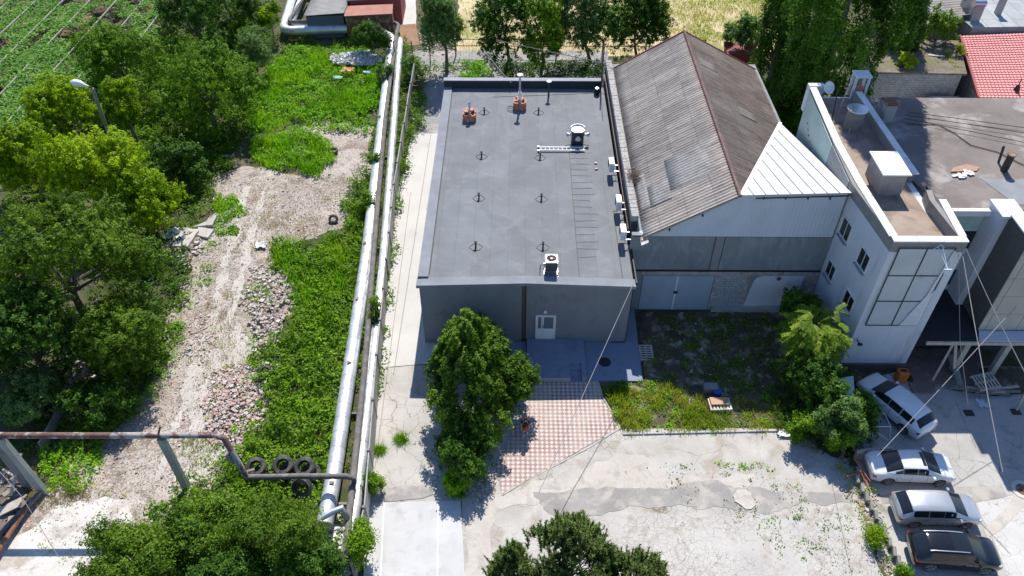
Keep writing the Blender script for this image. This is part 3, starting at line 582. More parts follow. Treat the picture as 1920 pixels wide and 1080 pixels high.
# block coping on the side wall
m=MB(); y=36.2; M_cop=surf('hollow block coping',(.34,.32,.30),(.46,.44,.41),2,.95,(.14,.12,.11),7,(.56,.62),.2,14)
while y<wy1-.2:
    l=random.uniform(.35,.5); m.box(6.70,y,5.9,7.12,min(y+l-.015,wy1),6.30+random.uniform(-.02,.02)); y+=l
m.build('coping',M_cop,Wh,bevel=.012)
m=MB(); m.box(6.64,31.95,4.6,6.72,wy1,4.95); m.box(6.60,36.5,4.96,6.70,wy1,5.02); m.build('flashing',M_black,Wh)
m=MB(); m.tube([(6.62,36.3,5.25),(6.62,45,5.4),(6.62,54.5,5.5)],.035,6); m.tube([(6.63,36.3,5.1),(6.63,45,5.15),(6.63,54.5,5.2)],.03,6); m.build('conduit',plain('brown conduit',(.20,.14,.10),.7),Wh)
def corrug(name,x0,z0,x1,z1,ya,yb,mat,amp=.035,per=.26,thick=.02,clip=None,nx=8,parent=None):
    ny=int((yb-ya)/per*6); ys=np.linspace(ya,yb,ny+1); m=MB(); vs=[];fs=[]
    for i in range(nx+1):
        f=i/nx
        for y in ys: vs.append((x0+(x1-x0)*f,y,z0+(z1-z0)*f+amp*math.sin(2*math.pi*y/per)-.025*math.floor((1-f)*4)*0))
    k=ny+1
    for i in range(nx):
        for j in range(ny):
            if clip and not clip(x0+(x1-x0)*(i+.5)/nx,(ys[j]+ys[j+1])/2): continue
            fs.append((i*k+j,(i+1)*k+j,(i+1)*k+j+1,i*k+j+1))
    me=bpy.data.meshes.new(name); me.from_pydata(vs,[],fs)
    o=link(name,me,mat,parent,smooth=True); s=o.modifiers.new('thickness','SOLIDIFY'); s.thickness=thick; s.offset=-1
    return o
RZ=8.98
corrug('roof',wx0-.12,5.99,rdx,RZ,wy0-.25,54.6,M_asbest,parent=Wh)
cl=lambda x,y: y> wy0-.3+(46.95-(wy0-.3))*((x-rdx)/(17.95-rdx))
corrug('roof',rdx,RZ,17.98,5.95,wy0-.25,54.6,corrug_mat((.10,.08,.07),(.27,.225,.20),'browner weathered corrugated sheets'),clip=cl,nx=110,parent=Wh)
# newer paler sheets on the left slope
def slopez(x): return 5.99+(RZ-5.99)*(x-(wx0-.12))/(rdx-wx0+.12)
for (a,b,c_,d) in ((9.05,37.6,11.3,40.7),(7.9,36.9,9.04,38.9),(7.3,37.0,7.88,40.3)):
    corrug('pale_sheet',a,slopez(a)+.03,c_,slopez(c_)+.03,b,d,M_newsheet,parent=Wh,nx=3)
for (a,b,c_,d) in ((12.6,50.0,13.9,51.0),(14.6,45.2,15.8,46.1)):
    corrug('pale_sheet',a,RZ-(a-rdx)*(RZ-5.95)/(17.98-rdx)+.03,c_,RZ-(c_-rdx)*(RZ-5.95)/(17.98-rdx)+.03,b,d,surf('brownish sheet',(.24,.22,.19),(.30,.28,.25),1.5),parent=Wh,nx=3)
m=MB(); m.tube([(rdx,wy0-.35,RZ+.05),(rdx,54.65,RZ+.05)],.085,6); m.build('ridge_cap',surf('faded maroon ridge',(.15,.085,.08),(.22,.14,.13),2),Wh,smooth=True)
m=MB(); m.bar((wx0-.1,54.63,6.02),(rdx,54.63,RZ+.03),.05,.08); m.bar((rdx,54.63,RZ+.03),(17.98,54.63,5.98),.05,.08); m.build('verge_trim',plain('red verge trim',(.32,.07,.07),.7),Wh)
m=MB()
for (x0,x1,za,zb) in ((wx0-.12,rdx,5.99,RZ),): m.bar((x0,wy0-.22,za-.10),(x1,wy0-.22,zb-.10),.05,.08)
m.build('verge_board',M_wood,Wh)
m=MB()
for x in (8.6,10.3): m.box(x,wy0-.3,slopez(x)-.3,x+.08,wy0-.05,slopez(x)-.16)
m.build('rafter_end',M_dark,Wh)
# gutter channel between coping and roof
m=MB(); m.add([(7.12,34.5,5.93),(7.36,34.5,5.86),(7.36,54.8,5.92),(7.12,54.8,6.0),(7.12,34.5,5.80),(7.36,34.5,5.80),(7.36,54.8,5.8),(7.12,54.8,5.8)],[(0,1,2,3),(4,5,1,0),(5,6,2,1),(7,6,5,4),(3,2,6,7),(0,3,7,4)]); m.add([(7.10,34.2,5.75),(7.5,34.25,5.95),(7.45,35.2,6.06),(7.05,35.2,6.0),(7.1,34.2,5.70),(7.5,34.25,5.90),(7.45,35.2,6.0),(7.05,35.2,5.95)],[(0,1,2,3),(7,6,5,4),(0,4,5,1),(1,5,6,2),(2,6,7,3),(3,7,4,0)])
m.build('gutter',surf('streaked gutter',(.62,.58,.53),(.74,.72,.69),1,.7,(.34,.2,.14),1.3,(.52,.6),.1,20),Wh)
# gable cladding: corrugated pale blue sheet wall following the roof line
def gz(x): return slopez(x)-.1 if x<rdx else RZ+.02+(9.22-RZ)*(x-rdx)/(18.1-rdx)-.08
m=MB(); vs=[];fs=[];xx=np.arange(wx0+.15,18.08,.055)
for i,x in enumerate(xx): o=-.05-.01*(i%4 in (1,2)); vs+=[(x,wy0+o,5.95),(x,wy0+o,gz(x))]
for i in range(len(xx)-1): fs.append((2*i,2*i+2,2*i+3,2*i+1))
m.add(vs,fs); n0=len(xx); m.add([(xx[0],wy0+.1,5.95),(xx[-1],wy0+.1,5.95),(xx[-1],wy0+.1,gz(xx[-1])),(rdx,wy0+.1,gz(rdx)),(xx[0],wy0+.1,gz(xx[0]))],[(0,1,2,3,4)])
m.build('gable_cladding',M_sheetblue,Wh,fix=False)
# white standing seam infill roof
A_=Vector((rdx+.05,wy0-.28,RZ+.07)); C_=Vector((18.12,wy0-.28,9.25)); B_=Vector((17.98,46.9,6.05)); D_=Vector((18.12,38.6,8.2))
m=MB(); dn=Vector((0,0,-.06)); m.add([A_,C_,D_,B_,A_+dn,C_+dn,D_+dn,B_+dn],[(0,1,2),(0,2,3),(6,5,4),(7,6,4),(0,4,5,1),(1,5,6,2),(2,6,7,3),(3,7,4,0)])
wr=m.build('infill_roof',surf('white seam roof',(.50,.515,.53),(.58,.595,.61),.6,.6,(.42,.43,.44),1.5,(.5,.7),.05,20),Wh)
m=MB(); m.bar(A_+Vector((0,0,.03)),B_+Vector((0,0,.03)),.22,.04); m.build('valley_trim',M_whitep,wr)
m=MB()
for k in range(1,9):
    f=k/9; q=A_.lerp(B_,f); e=A_.lerp(C_,f) if f<.0 else None
    # seams run down parallel to the valley's far side
    s0=A_.lerp(B_,f); dirv=(C_-B_); s1=None
    e=A_+(C_-A_)*f; m.bar(s0+Vector((0,0,.03)),e+Vector((0,0,.03)),.035,.05)
m.build('seam',plain('seam grey',(.42,.44,.46),.6),wr)
m=MB(); m.tube([(13.0,wy0-.33,RZ-.1),(18.0,wy0-.33,9.08)],.04,6); 
for x in (13.4,14.6,15.8,17.0): m.box(x,wy0-.36,RZ-.16,x+.07,wy0-.28,RZ-.02)
m.build('gutter',M_dark,Wh)
# front wall joints, lintel, infills, gates
m=MB(); m.box(6.7,wy0-.03,5.90,18.1,wy0+.02,5.96); m.box(6.62,wy0-.04,3.22,18.08,wy0+.02,3.34); m.build('shadow_gap',M_black,Wh)
m=MB(); m.box(11.5,wy0-.016,3.34,11.95,wy0+.02,5.9); m.build('pilaster',surf('pilaster',(.235,.245,.25),(.28,.29,.30),1),Wh); 
m=MB(); m.box(11.42,wy0-.02,3.34,11.46,wy0+.02,5.9); m.box(11.97,wy0-.02,3.34,12.0,wy0+.02,5.9); m.build('wall_joint',M_dark,Wh)
m=MB(); m.box(7.5,wy0-.02,2.92,18.08,wy0+.02,3.20); m.build('lintel',surf('cracked lintel',(.34,.31,.28),(.46,.43,.40),2,.9,(.18,.14,.12),2.2,(.56,.62)),Wh)
M_pier=surf('brick pier',(.30,.22,.18),(.42,.36,.31),4,.9,(.5,.48,.45),3,(.5,.6))
for a_,b_,o_ in ((11.93,12.13,.03),(13.85,14.05,.02),(17.3,18.08,.02)): m=MB(); m.box(a_,wy0-o_,0,b_,wy0+.02,2.9); m.build('pier',M_pier,Wh)
def blockmat():
    m,t,p=newmat('painted blockwork'); mp=N(t,'ShaderNodeMapping'); mp.inputs['Rotation'].default_value=(R(-90),0,0); tc=N(t,'ShaderNodeTexCoord'); t.links.new(tc.outputs['Object'],mp.inputs[0])
    b=N(t,'ShaderNodeTexBrick'); b.inputs['Scale'].default_value=1; b.inputs['Brick Width'].default_value=.4; b.inputs['Row Height'].default_value=.2; b.inputs['Mortar Size'].default_value=.014; b.inputs['Color1'].default_value=(.36,.38,.39,1); b.inputs['Color2'].default_value=(.43,.45,.46,1); b.inputs['Mortar'].default_value=(.2,.2,.2,1)
    t.links.new(mp.outputs[0],b.inputs['Vector']); t.links.new(mixc(t,1.0,b.outputs[0],mixc(t,ramp(t,noise_(t,coords(t),3,5,.7),.35,.65),(.8,.8,.8),(1.15,1.15,1.15)),'MULTIPLY'),p.inputs['Base Color']); p.inputs['Roughness'].default_value=.9; return m
M_blockwork=blockmat()
m=MB(); m.box(12.14,wy0-.012,.4,13.84,wy0+.02,2.9); m.build('block_infill',M_blockwork,Wh)
m=MB(); m.box(12.1,wy0-.25,0,18.0,wy0+.02,.4); m.build('footing',M_conc,Wh)
gd=MB(); gd.box(7.62,wy0-.05,.05,9.68,wy0+.01,2.86); g1=gd.build('gate_leaf',surf('blue grey steel gate',(.34,.40,.48),(.40,.46,.54),.8,.55,fine=.04),Wh)
gd=MB(); gd.box(9.72,wy0-.05,.05,11.86,wy0+.01,2.86); g2=gd.build('gate_leaf',surf('blue grey steel gate right',(.32,.38,.46),(.38,.44,.52),.8,.55,fine=.04),Wh)
gd=MB(); gd.box(9.60,wy0-.09,1.45,9.85,wy0-.05,1.65); gd.build('latch',M_dark,g1)
gd=MB(); gd.box(9.66,wy0-.07,.05,9.74,wy0-.045,2.86); gd.build('seam_bar',M_whitep,g1)
gd=MB(); gd.prism([(14.1,0),(17.25,0),(17.25,0)],0,0) if False else None
m=MB(); yf=wy0-.05; ol=[(14.08,.4),(17.2,.45),(17.25,2.88),(14.75,2.88),(14.42,2.72),(14.3,2.3)]
m.add([(x,yf,z) for x,z in ol]+[(x,wy0+.01,z) for x,z in ol],[tuple(range(6)),tuple(range(11,5,-1))]+[(i,i+6,(i+1)%6+6,(i+1)%6) for i in range(6)]); ws=m.build('white_panel',surf('white sheet panel',(.62,.64,.66),(.72,.74,.75),.8,.7,(.3,.2,.16),2.4,(.66,.69),.05,20),Wh)
m=MB(); m.lathe((15.75,yf-.03,2.72),[(.14,-.02),(.14,0),(.02,.01)],14,'y'); m.build('rust_plate',M_rust,ws)
# nest-like debris on the coping
cpos=G(1187,334,6.2); n=900; rr=rng.normal(size=(n,3))*np.array([.22,.35,.14])+np.array([cpos[0],cpos[1],6.3]); leaves('twig_clump',rr,rng.normal(size=(n,3)),.22,.02,rng.random(n),leafmat('twigs',[(.12,.08,.06),(.25,.2,.16)],0),None); tag(bpy.data.objects['twig_clump'],'ball of brown twigs caught in the gutter of the corrugated roof','twigs')
# wall AC units
acl=['white air conditioner box high on the side wall, nearest the rear of the grey roof','middle one of the white air conditioner boxes along the side wall','white air conditioner box on the side wall, nearest the front of the grey roof']
acs=[(6.10,42.5,5.62),(6.2,38.45,5.62),(6.2,35.6,5.62)]
a0=empty('air_conditioner',(0,0,0),acl[0],'air conditioner','air conditioner boxes along the side wall')
m=MB(); m.box(-.17,-.4,-.30,.17,.4,.28); m.build('casing',M_whitep,a0,bevel=.02)
m=MB(); m.lathe((-.17,.08,-.01),[(.23,0),(.24,-.015),(.20,-.02),(.03,-.02)],20,'x'); m.build('fan_grille',M_dark,a0)
for q_ in (-.36,.32): m=MB(); m.box(-.16,q_,-.36,.5,q_+.04,-.30); m.build('bracket',M_steel,a0)
m=MB(); m.tube([(0,-.4,-.1),(.05,-.5,-.2),(.2,-.5,-.5),(.35,-.45,-.75)],.025,6); m.build('hose',M_whitep,a0)
a0.location=acs[0]; put(a0,None,[(l,0) for l in acs[1:]],acl[1:],'air conditioner boxes along the side wall')
gv=empty('swivel_cowl',(5.95,52.9,4.8),'small black cowl with bright top in the rear corner of the grey roof','roof vent')
m=MB(); m.lathe((5.95,52.9,4.8),[(.22,0),(.22,.4),(.16,.46)],16); m.build('drum',M_black,gv,smooth=True)
m=MB(); m.lathe((5.95,52.9,5.26),[(.17,0),(.17,.08),(.03,.12)],16); m.build('lid',M_chrome,gv,smooth=True)
m=MB(); m.tube([(6.3,53.6,4.8),(6.3,53.6,8.3)],.045,8); mp_=m.build('mast',M_dark); tag(mp_,'thin dark mast pole at the rear corner of the grey roof','mast')
# ============================================================ WHITE TOWER
tz=9.32; T=empty('white_tower',(20.5,30.05,0),'white rendered three storey stair tower with white coping and small windows','building')
pl=[(18.72,30.05),(22.42,30.05),(22.1,33.5),(22.0,36.4),(21.75,45.4),(18.72,45.4),(18.3,38.8),(18.15,34.9)]
m=MB(); m.prism(pl,.0,8.9); m.build('wall',M_whitewall,T)
m=MB(); ins=[(19.05,30.4),(22.05,30.4),(21.72,33.5),(21.65,36.4),(21.4,45.2),(19.0,45.2),(18.75,38.8),(18.72,34.9)]
m.prism(ins,8.9,8.93); m.build('roof',M_brownroof2,T)
# parapets
def wallseg(m,a,b,w,z0,z1,z1b=None):
    a=Vector((*a,0)); b=Vector((*b,0)); d=(b-a).normalized(); n_=Vector((-d.y,d.x,0))*w; z1b=z1 if z1b is None else z1b
    q=[a,b,b+n_,a+n_]; m.prism([(v.x,v.y) for v in q],z0,[z1,z1b,z1b,z1])
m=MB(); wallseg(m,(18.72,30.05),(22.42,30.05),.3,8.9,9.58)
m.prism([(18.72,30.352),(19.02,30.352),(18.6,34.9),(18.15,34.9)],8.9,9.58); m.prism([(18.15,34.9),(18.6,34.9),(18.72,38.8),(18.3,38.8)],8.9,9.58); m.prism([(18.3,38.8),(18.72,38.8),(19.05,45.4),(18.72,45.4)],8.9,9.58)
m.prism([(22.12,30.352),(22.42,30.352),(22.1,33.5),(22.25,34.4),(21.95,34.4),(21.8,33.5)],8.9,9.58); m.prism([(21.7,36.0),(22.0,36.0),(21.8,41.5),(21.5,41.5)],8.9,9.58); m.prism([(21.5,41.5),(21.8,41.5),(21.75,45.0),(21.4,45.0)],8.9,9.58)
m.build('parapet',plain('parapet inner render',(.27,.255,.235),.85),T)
M_capl=M_cap
def capseg(pts,w,z,name='coping',over=.06):
    for (a,b) in zip(pts[:-1],pts[1:]):
        a=Vector((*a,0)); b=Vector((*b,0)); d=b-a; L=d.length; d.normalize(); n_=Vector((-d.y,d.x,0)); k=max(1,round(L/1.1)); mm=MB()
        for j in range(k):
            p=a+d*(L*j/k); q=a+d*(L*(j+1)/k-.02); mm.prism([(v.x,v.y) for v in (p-n_*over,q-n_*over,q+n_*(w+over),p+n_*(w+over))],z,z+.07+.004*(j%2))
        mm.build(name,M_cap,T,bevel=.006)
capseg([(18.70,30.05),(22.44,30.05)],.32,9.582)
capseg([(19.05,45.45),(18.72,38.8),(18.78,34.9),(19.02,30.44)][::-1],.40,9.586,over=.02)
capseg([(22.44,30.44),(22.62,33.5)],.34,9.582,over=.03)
m=MB(); m.prism([(22.3,34.5),(22.7,34.5),(22.75,30.45),(22.42,30.45)],8.2,9.34) if False else None
capseg([(22.05,35.8),(21.85,41.3),(21.75,44.8)],.3,9.582,over=.04)
m=MB(); m.box(22.5,31.2,8.9,22.62,35.4,9.15); m.build('cable_tray',M_dark,T)
# teal panel on the rear part of the left side
m=MB()
for a,b in (((18.29,38.9),(18.70,45.3)),):
    a=Vector((*a,0)); b=Vector((*b,0)); d=(b-a).normalized(); n_=Vector((-d.y,d.x,0)); q=[a+n_*.02,b+n_*.02,b+n_*.05,a+n_*.05]
    m.prism([(v.x,v.y) for v in q],5.2,9.45)
tp=m.build('glass_panel',M_teal,T)
m=MB(); rr=random.Random(3); yy,zz=44.2,7.9
for k in range(9): 
    x_=18.27+(yy-38.9)/6.4*.41; m.box(x_-.075,yy-.42,zz-.06,x_-.06,yy-.42+rr.uniform(.1,.35),zz); yy-=.45; zz-=.12+rr.random()*.1
m.build('crack',M_dark,tp)
m=MB(); m.prism([(18.12,35.3),(18.16,35.3),(18.29,38.85),(18.25,38.85)],7.6,9.45); m.build('render_patch',plain('grey render patch',(.34,.34,.33),.85),T)
m=MB(); m.box(18.6,45.3,7.9,19.6,45.7,9.72); m.build('end_post',M_cap,T)
# windows on the left side
for i,(yc,zc,hw,hh) in enumerate(((31.65,7.0,.50,.52),(34.0,7.15,.50,.55),(31.5,4.05,.50,.5),(34.0,4.1,.45,.5),(31.6,1.3,.45,.45))):
    x_=18.72-(yc-30.05)*(.57/4.85); e=Vector((-.1168,.9932,0)); nn=Vector((-.9932,-.1168,0))
    w=MB(); c_=Vector((x_,yc,zc)); w.obox(c_+nn*.006,e,nn,(0,0,1),hw,.004,hh); wo=w.build('window',M_glass,T)
    w=MB()
    for s_ in (-1,1): w.obox(c_+e*s_*(hw+.03)+nn*.03,e,nn,(0,0,1),.035,.03,hh+.06); w.obox(c_+Vector((0,0,s_*(hh+.03)))+nn*.03,e,nn,(0,0,1),hw-.004,.03,.035)
    w.obox(c_+nn*.02,e,nn,(0,0,1),.02,.012,hh-.01); w.build('frame',M_cap,wo)
    w=MB(); w.obox(c_+Vector((0,0,-hh-.12))+nn*.09,e,nn,(0,0,1),hw+.06,.10,.02); w.build('sill',plain('grey sill',(.30,.33,.37),.6),wo)
# billboard frame on the front
bxa,bxb,bza,bzb=19.12,21.9,3.7,9.2
m=MB(); m.box(bxa,29.99,bza,bxb,30.05,bzb); bb=m.build('billboard_panel',surf('blank panel',(.50,.53,.54),(.60,.63,.64),.5,.6,(.42,.44,.45),1.2,(.6,.72),.04,20),T)
m=MB()
for x in (bxa,(bxa+bxb)/2,bxb): m.box(x-.03,29.965,bza-.03,x+.03,29.99,bzb+.03)
for z in (bza,bza+(bzb-bza)/3,bza+2*(bzb-bza)/3,bzb): m.box(bxa-.03,29.96,z-.03,bxb+.03,29.964,z+.03)
m.build('panel_frame',M_dark,bb)
m=MB(); m.add([(21.9,29.95,3.72),(21.9,29.95,6.4),(20.9,29.95,3.72),(21.9,29.94,3.72),(21.9,29.94,6.4),(20.9,29.94,3.72)],[(0,1,2),(5,4,3),(0,3,4,1),(1,4,5,2),(2,5,3,0)]); m.add([(21.85,29.93,9.1),(21.95,29.93,9.1),(21.75,29.93,6.0),(21.2,29.93,4.4),(21.05,29.93,4.3),(21.6,29.93,6.0)],[(0,1,2,5),(5,2,3,4)]); m.build('torn_banner',plain('torn white banner',(.7,.72,.74),.7),bb,fix=False)
fl=empty('floodlight',(21.2,29.8,9.4),'floodlight on two slanting white arms at the top of the tower front','floodlight')
m=MB(); m.tube([(20.95,29.95,9.35),(21.25,28.9,8.75)],.022,6); m.tube([(21.15,29.95,9.4),(21.25,28.9,8.75)],.022,6); m.tube([(20.8,29.95,9.2),(21.0,29.85,9.55),(21.3,29.95,9.3)],.02,5); m.build('arm',plain('pale blue arm',(.6,.72,.78),.5),fl)
m=MB(); m.obox((21.27,28.85,8.68),(1,0,0),(0,.8,-.6),(0,.6,.8),.17,.10,.13); m.build('lamp_head',M_whitep,fl,bevel=.02)
# plinth at tower foot
m=MB(); m.box(18.66,29.93,0,22.5,30.049,.5); m.build('plinth',plain('brown plinth',(.13,.11,.11),.85),T)
m=MB(); m.tube([(18.95,29.93,2.6),(19.0,29.75,2.55),(19.15,29.7,2.5)],.035,6); m.obox((19.1,29.7,2.45),(1,0,0),(0,1,0),(0,0,1),.12,.06,.06); m.build('wall_camera',M_dark,T)
# roof box, chimneys, dish
rb=empty('roof_box',(20.3,35.9,8.9),'tall grey rendered shaft box with white lid on the tower roof','roof hatch')
m=MB(); m.box(19.62,34.75,8.93,20.9,36.75,10.3); m.build('box_wall',plain('beige render',(.36,.34,.31),.85),rb)
m=MB(); m.box(19.48,34.6,10.3,21.02,36.9,10.38); m.build('lid',M_cap,rb,bevel=.01)
rc=empty('round_vent_shaft',(20.3,42.0,8.9),'thick round grey vent shaft with silver lid in the shade on the tower roof','vent shaft')
m=MB(); m.lathe((20.35,41.6,8.93),[(.55,0),(.5,1.3)],20); m.build('shaft',M_concdk,rc,smooth=True)
m=MB(); m.lathe((20.35,41.6,10.23),[(.5,0),(.62,.02),(.6,.07),(.03,.12)],24); m.build('lid',M_steel,rc,smooth=True)
ds=empty('satellite_dish',(19.5,44.8,9.3),'white satellite dish beside the far end of the teal panelled parapet','satellite dish')
m=MB(); vs=[];fs=[];nr=5;na=20; c_=Vector((19.45,44.4,10.1)); ax=Vector((.2,-.8,.55)).normalized(); e1=Vector((1,0,-.1)).normalized(); e1=(e1-ax*e1.dot(ax)).normalized(); e2=ax.cross(e1)
for i in range(nr+1):
    for k in range(na): a=2*math.pi*k/na; r_=.36*i/nr; vs.append(c_+e1*r_*math.cos(a)+e2*r_*1.1*math.sin(a)+ax*(.5*r_*r_))
for i in range(nr):
    for k in range(na): fs.append((i*na+k,i*na+(k+1)%na,(i+1)*na+(k+1)%na,(i+1)*na+k))
m.add(vs,fs); o=m.build('reflector',M_whitep,ds,smooth=True); sm=o.modifiers.new('t','SOLIDIFY'); sm.thickness=.015
m=MB(); m.tube([(19.45,44.5,9.9),(19.3,44.75,9.4)],.03,6); m.tube([c_-e2*.4,c_+ax*.5],.015,5); m.build('mount',M_steel,ds)
fr_=empty('frame_chimney',(21.7,45.3,8.9),'white open framed chimney head at the far end of the tower parapet','chimney')
for sx in (-.4,.4):
    for sy in (-.3,.3): m=MB(); m.box(21.75+sx-.07,45.4+sy-.07,8.9,21.75+sx+.07,45.4+sy+.07,10.45); m.build('post',M_cap,fr_)
m=MB(); m.box(21.25,44.95,10.45,22.25,45.85,10.55); m.build('top_slab',M_cap,fr_); m=MB(); m.box(21.42,45.14,8.9,22.08,45.66,9.6); m.build('core',M_brick,fr_)
pr=empty('leaning_props',(20.0,42.8,8.9),'thin wooden poles propped upright on the shaded tower roof','poles')
for i,(a,b) in enumerate((((19.9,43.0,8.93),(20.05,43.1,10.9)),((19.3,42.2,8.93),(19.6,43.4,10.6)),((20.0,41.0,8.93),(20.25,41.7,10.0)))): m=MB(); m.tube([a,b],.035,6); m.build('pole',M_wood if i!=1 else M_dark,pr)
# ============================================================ BIG FLAT ROOF BUILDING (right)
Bg=empty('flat_roof_building',(28,33.2,0),'large building with stained brown felt roof and green glass strips','building')
m=MB(); m.prism([(22.46,33.6),(42,33.6),(42,45.1),(22.1,45.1),(22.4,36)],0,8.9); m.build('wall',M_whitewall,Bg)
m=MB(); m.prism([(22.0,36.35),(22.55,34.4),(22.6,33.45),(42.05,33.45),(42.05,45.2),(21.95,45.2)],8.9,8.98); m.build('roof',M_brownroof,Bg)
m=MB(); m.prism([(26.8,33.9),(31,33.9),(31,36.1),(25.9,36.3)],8.985,9.0); m.build('felt_patch',surf('bluish felt patch',(.22,.235,.25),(.28,.29,.30),1),Bg)
m=MB(); m.box(22.66,33.18,8.75,25.2,33.44,9.1); m.build('coping',M_cap,Bg)
co_=MB(); co_.box(25.2,32.3,0,26.3,33.6,9.35); cc=co_.build('column',M_whitewall,Bg); m=MB(); m.box(25.12,32.2,9.35,26.4,33.75,9.5); m.build('column_cap',M_cap,cc,bevel=.02)
for i,(z0,z1,mt) in enumerate(((7.45,8.7,M_teal),(6.1,7.43,M_glass),(5.8,6.1,M_whitewall),(4.6,5.8,M_teal),(3.45,4.58,M_glassb),(3.05,3.43,M_sheetblue))):
    m=MB(); m.box(22.7,33.55,z0,25.18,33.598,z1); m.build('window' if mt in(M_glass,M_glassb) else 'glass_strip',mt,Bg)
m=MB(); m.box(22.7,33.5,8.70,25.19,33.60,8.75); m.build('window_trim',M_whitewall,Bg); m=MB(); m.box(22.7,33.52,6.101,25.19,33.6,6.2); m.build('window_trim',M_whitewall,Bg)
# beige clad wing
Cw=empty('beige_wing',(26.5,30.1,0),'beige panel clad wing standing on the dark entrance canopy','building')
m=MB(); m.box(25.55,30.25,3.15,29.4,32.28,9.55); m.build('wall',plain('dark olive wall',(.10,.10,.09),.8),Cw)
m=MB(); pz=[3.16,4.4,5.7,7.0,8.3,9.54]
for z0,z1 in zip(pz[:-1],pz[1:]):
    for x0,x1 in ((25.56,25.9),(25.92,27.6),(27.62,29.39)): m.box(x0,30.19,z0+.01,x1-.01,30.249,z1-.01)
m.build('cladding',M_beige,Cw)
m=MB(); m.prism([(25.5,30.15),(29.45,30.15),(29.45,32.35),(25.5,32.28)],9.552,9.62); m.build('roof_cap',M_cap,Cw)
m=MB(); m.add([(25.5,30.0,9.5),(26.3,29.95,9.6),(26.3,29.9,8.9),(25.9,29.88,8.7),(25.45,29.92,8.9),(25.5,30.6,9.7),(26.3,30.7,9.7)],[(0,4,3,2,1),(0,1,6,5)]); o=m.build('plastic_wrap',M_whitep,None,fix=False); tag(o,'crumpled white plastic sheet hanging at the top corner of the beige wing','plastic sheet'); sm=o.modifiers.new('t','SOLIDIFY'); sm.thickness=.02
Cn=empty('entrance_canopy',(25,30,0),'dark flat entrance canopy on pale posts under the beige wing','canopy')
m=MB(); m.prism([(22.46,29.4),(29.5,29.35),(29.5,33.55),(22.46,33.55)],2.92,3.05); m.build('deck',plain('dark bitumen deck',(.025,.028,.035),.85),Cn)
m=MB(); m.prism([(25.3,29.38),(29.55,29.33),(29.55,30.18),(25.62,30.2)],3.052,3.12); m.build('ledge',M_sheetblue,Cn)
m=MB(); m.box(22.46,29.30,2.86,29.6,29.39,3.08); m.build('fascia',M_wood,Cn)
for x in (24.9,27.2): m=MB(); m.box(x,29.6,0,x+.3,29.9,2.9); m.build('post',M_beige,Cn)
m=MB(); m.bar((23.6,28.9,.35),(24.15,29.6,2.9),.12,.08); m.bar((24.5,29.0,1.3),(24.2,29.6,2.9),.2,.05); m.build('brace',M_wood,Cn)
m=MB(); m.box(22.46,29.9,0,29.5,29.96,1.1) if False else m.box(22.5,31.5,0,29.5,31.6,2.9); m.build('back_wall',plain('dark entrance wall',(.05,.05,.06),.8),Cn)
# brown tiled terrace before the entrance
Tr=empty('entrance_terrace',(23.5,28.5,0),'low brown tiled terrace with steps beside the white tower','terrace')
m=MB(); m.prism([(22.52,31.4),(22.52,28.9),(23.4,28.85),(26.0,28.7),(27.5,31.4)],0,.35); m.build('slab',surf('brown tiles',(.15,.11,.10),(.20,.15,.14),1,.8,(.3,.28,.27),2,(.6,.7)),Tr)
m=MB(); m.prism([(22.3,28.88),(22.3,28.2),(23.6,28.15),(23.6,28.84)],0,.18); m.build('step',surf('brown step',(.20,.14,.12),(.26,.2,.18),1),Tr)
m=MB(); m.prism([(23.65,28.8),(23.65,28.55),(27.5,28.3),(27.5,28.6)],0,.2); m.build('step',M_concdk,Tr)
# roof chimneys on big roof
def tin_chimney(px,py,lab,h=1.1):
    c=G(px,py,8.98); t=empty('tin_chimney',(c[0],c[1],8.98),lab,'chimney'); m=MB(); m.lathe((c[0],c[1],8.98),[(.2,0),(.2,h)],16); m.build('pipe',M_dark,t,smooth=True)
    m=MB(); m.lathe((c[0],c[1],8.98+h),[(.24,-.05),(.25,.03),(.03,.05)],16); m.build('lid',M_rust,t,smooth=True); return t
tt=tin_chimney(1882,320,'dark metal pipe with rusty lid standing on the brown roof')
c=G(1872,305,8.98); m=MB(); m.bar((c[0],c[1],8.98),(c[0]-.05,c[1]+.15,10.0),.12,.08); m.build('strut',M_dark,tt,)
cs=G(1660,225,8.98); tt=empty('slab_chimney',(cs[0],cs[1],8.98),'squat grey chimney with a slab lid in the poplar shade','chimney'); m=MB(); m.box(cs[0]-.3,cs[1]-.3,8.98,cs[0]+.3,cs[1]+.3,10.2); m.build('stack',M_conc,tt); m=MB(); m.box(cs[0]-.5,cs[1]-.45,10.2,cs[0]+.5,cs[1]+.45,10.3); m.build('lid',M_rust,tt)
c=G(1808,318,8.98); m=MB(); m.prism([(c[0]-.9,c[1]-.3),(c[0]+.6,c[1]-.2),(c[0]+.9,c[1]+.15),(c[0]+.3,c[1]+.45),(c[0]-.6,c[1]+.1)],9.0,9.05); tag(m.build('cardboard',plain('brown board',(.42,.24,.16),.8)),'torn brown board lying on the brown flat roof','board')
c=G(1806,329,8.98); m=MB()
for k in range(9): a=random.uniform(0,6.28); m.obox((c[0]+random.uniform(-.5,.5),c[1]+random.uniform(-.25,.25),9.04+k*.006),(math.cos(a),math.sin(a),.1),(-math.sin(a),math.cos(a),0),(0,0,1),.22,.08,.01)
tag(m.build('scrap_paper',M_whitep),'white scraps lying beside the brown board on the flat roof','scraps')
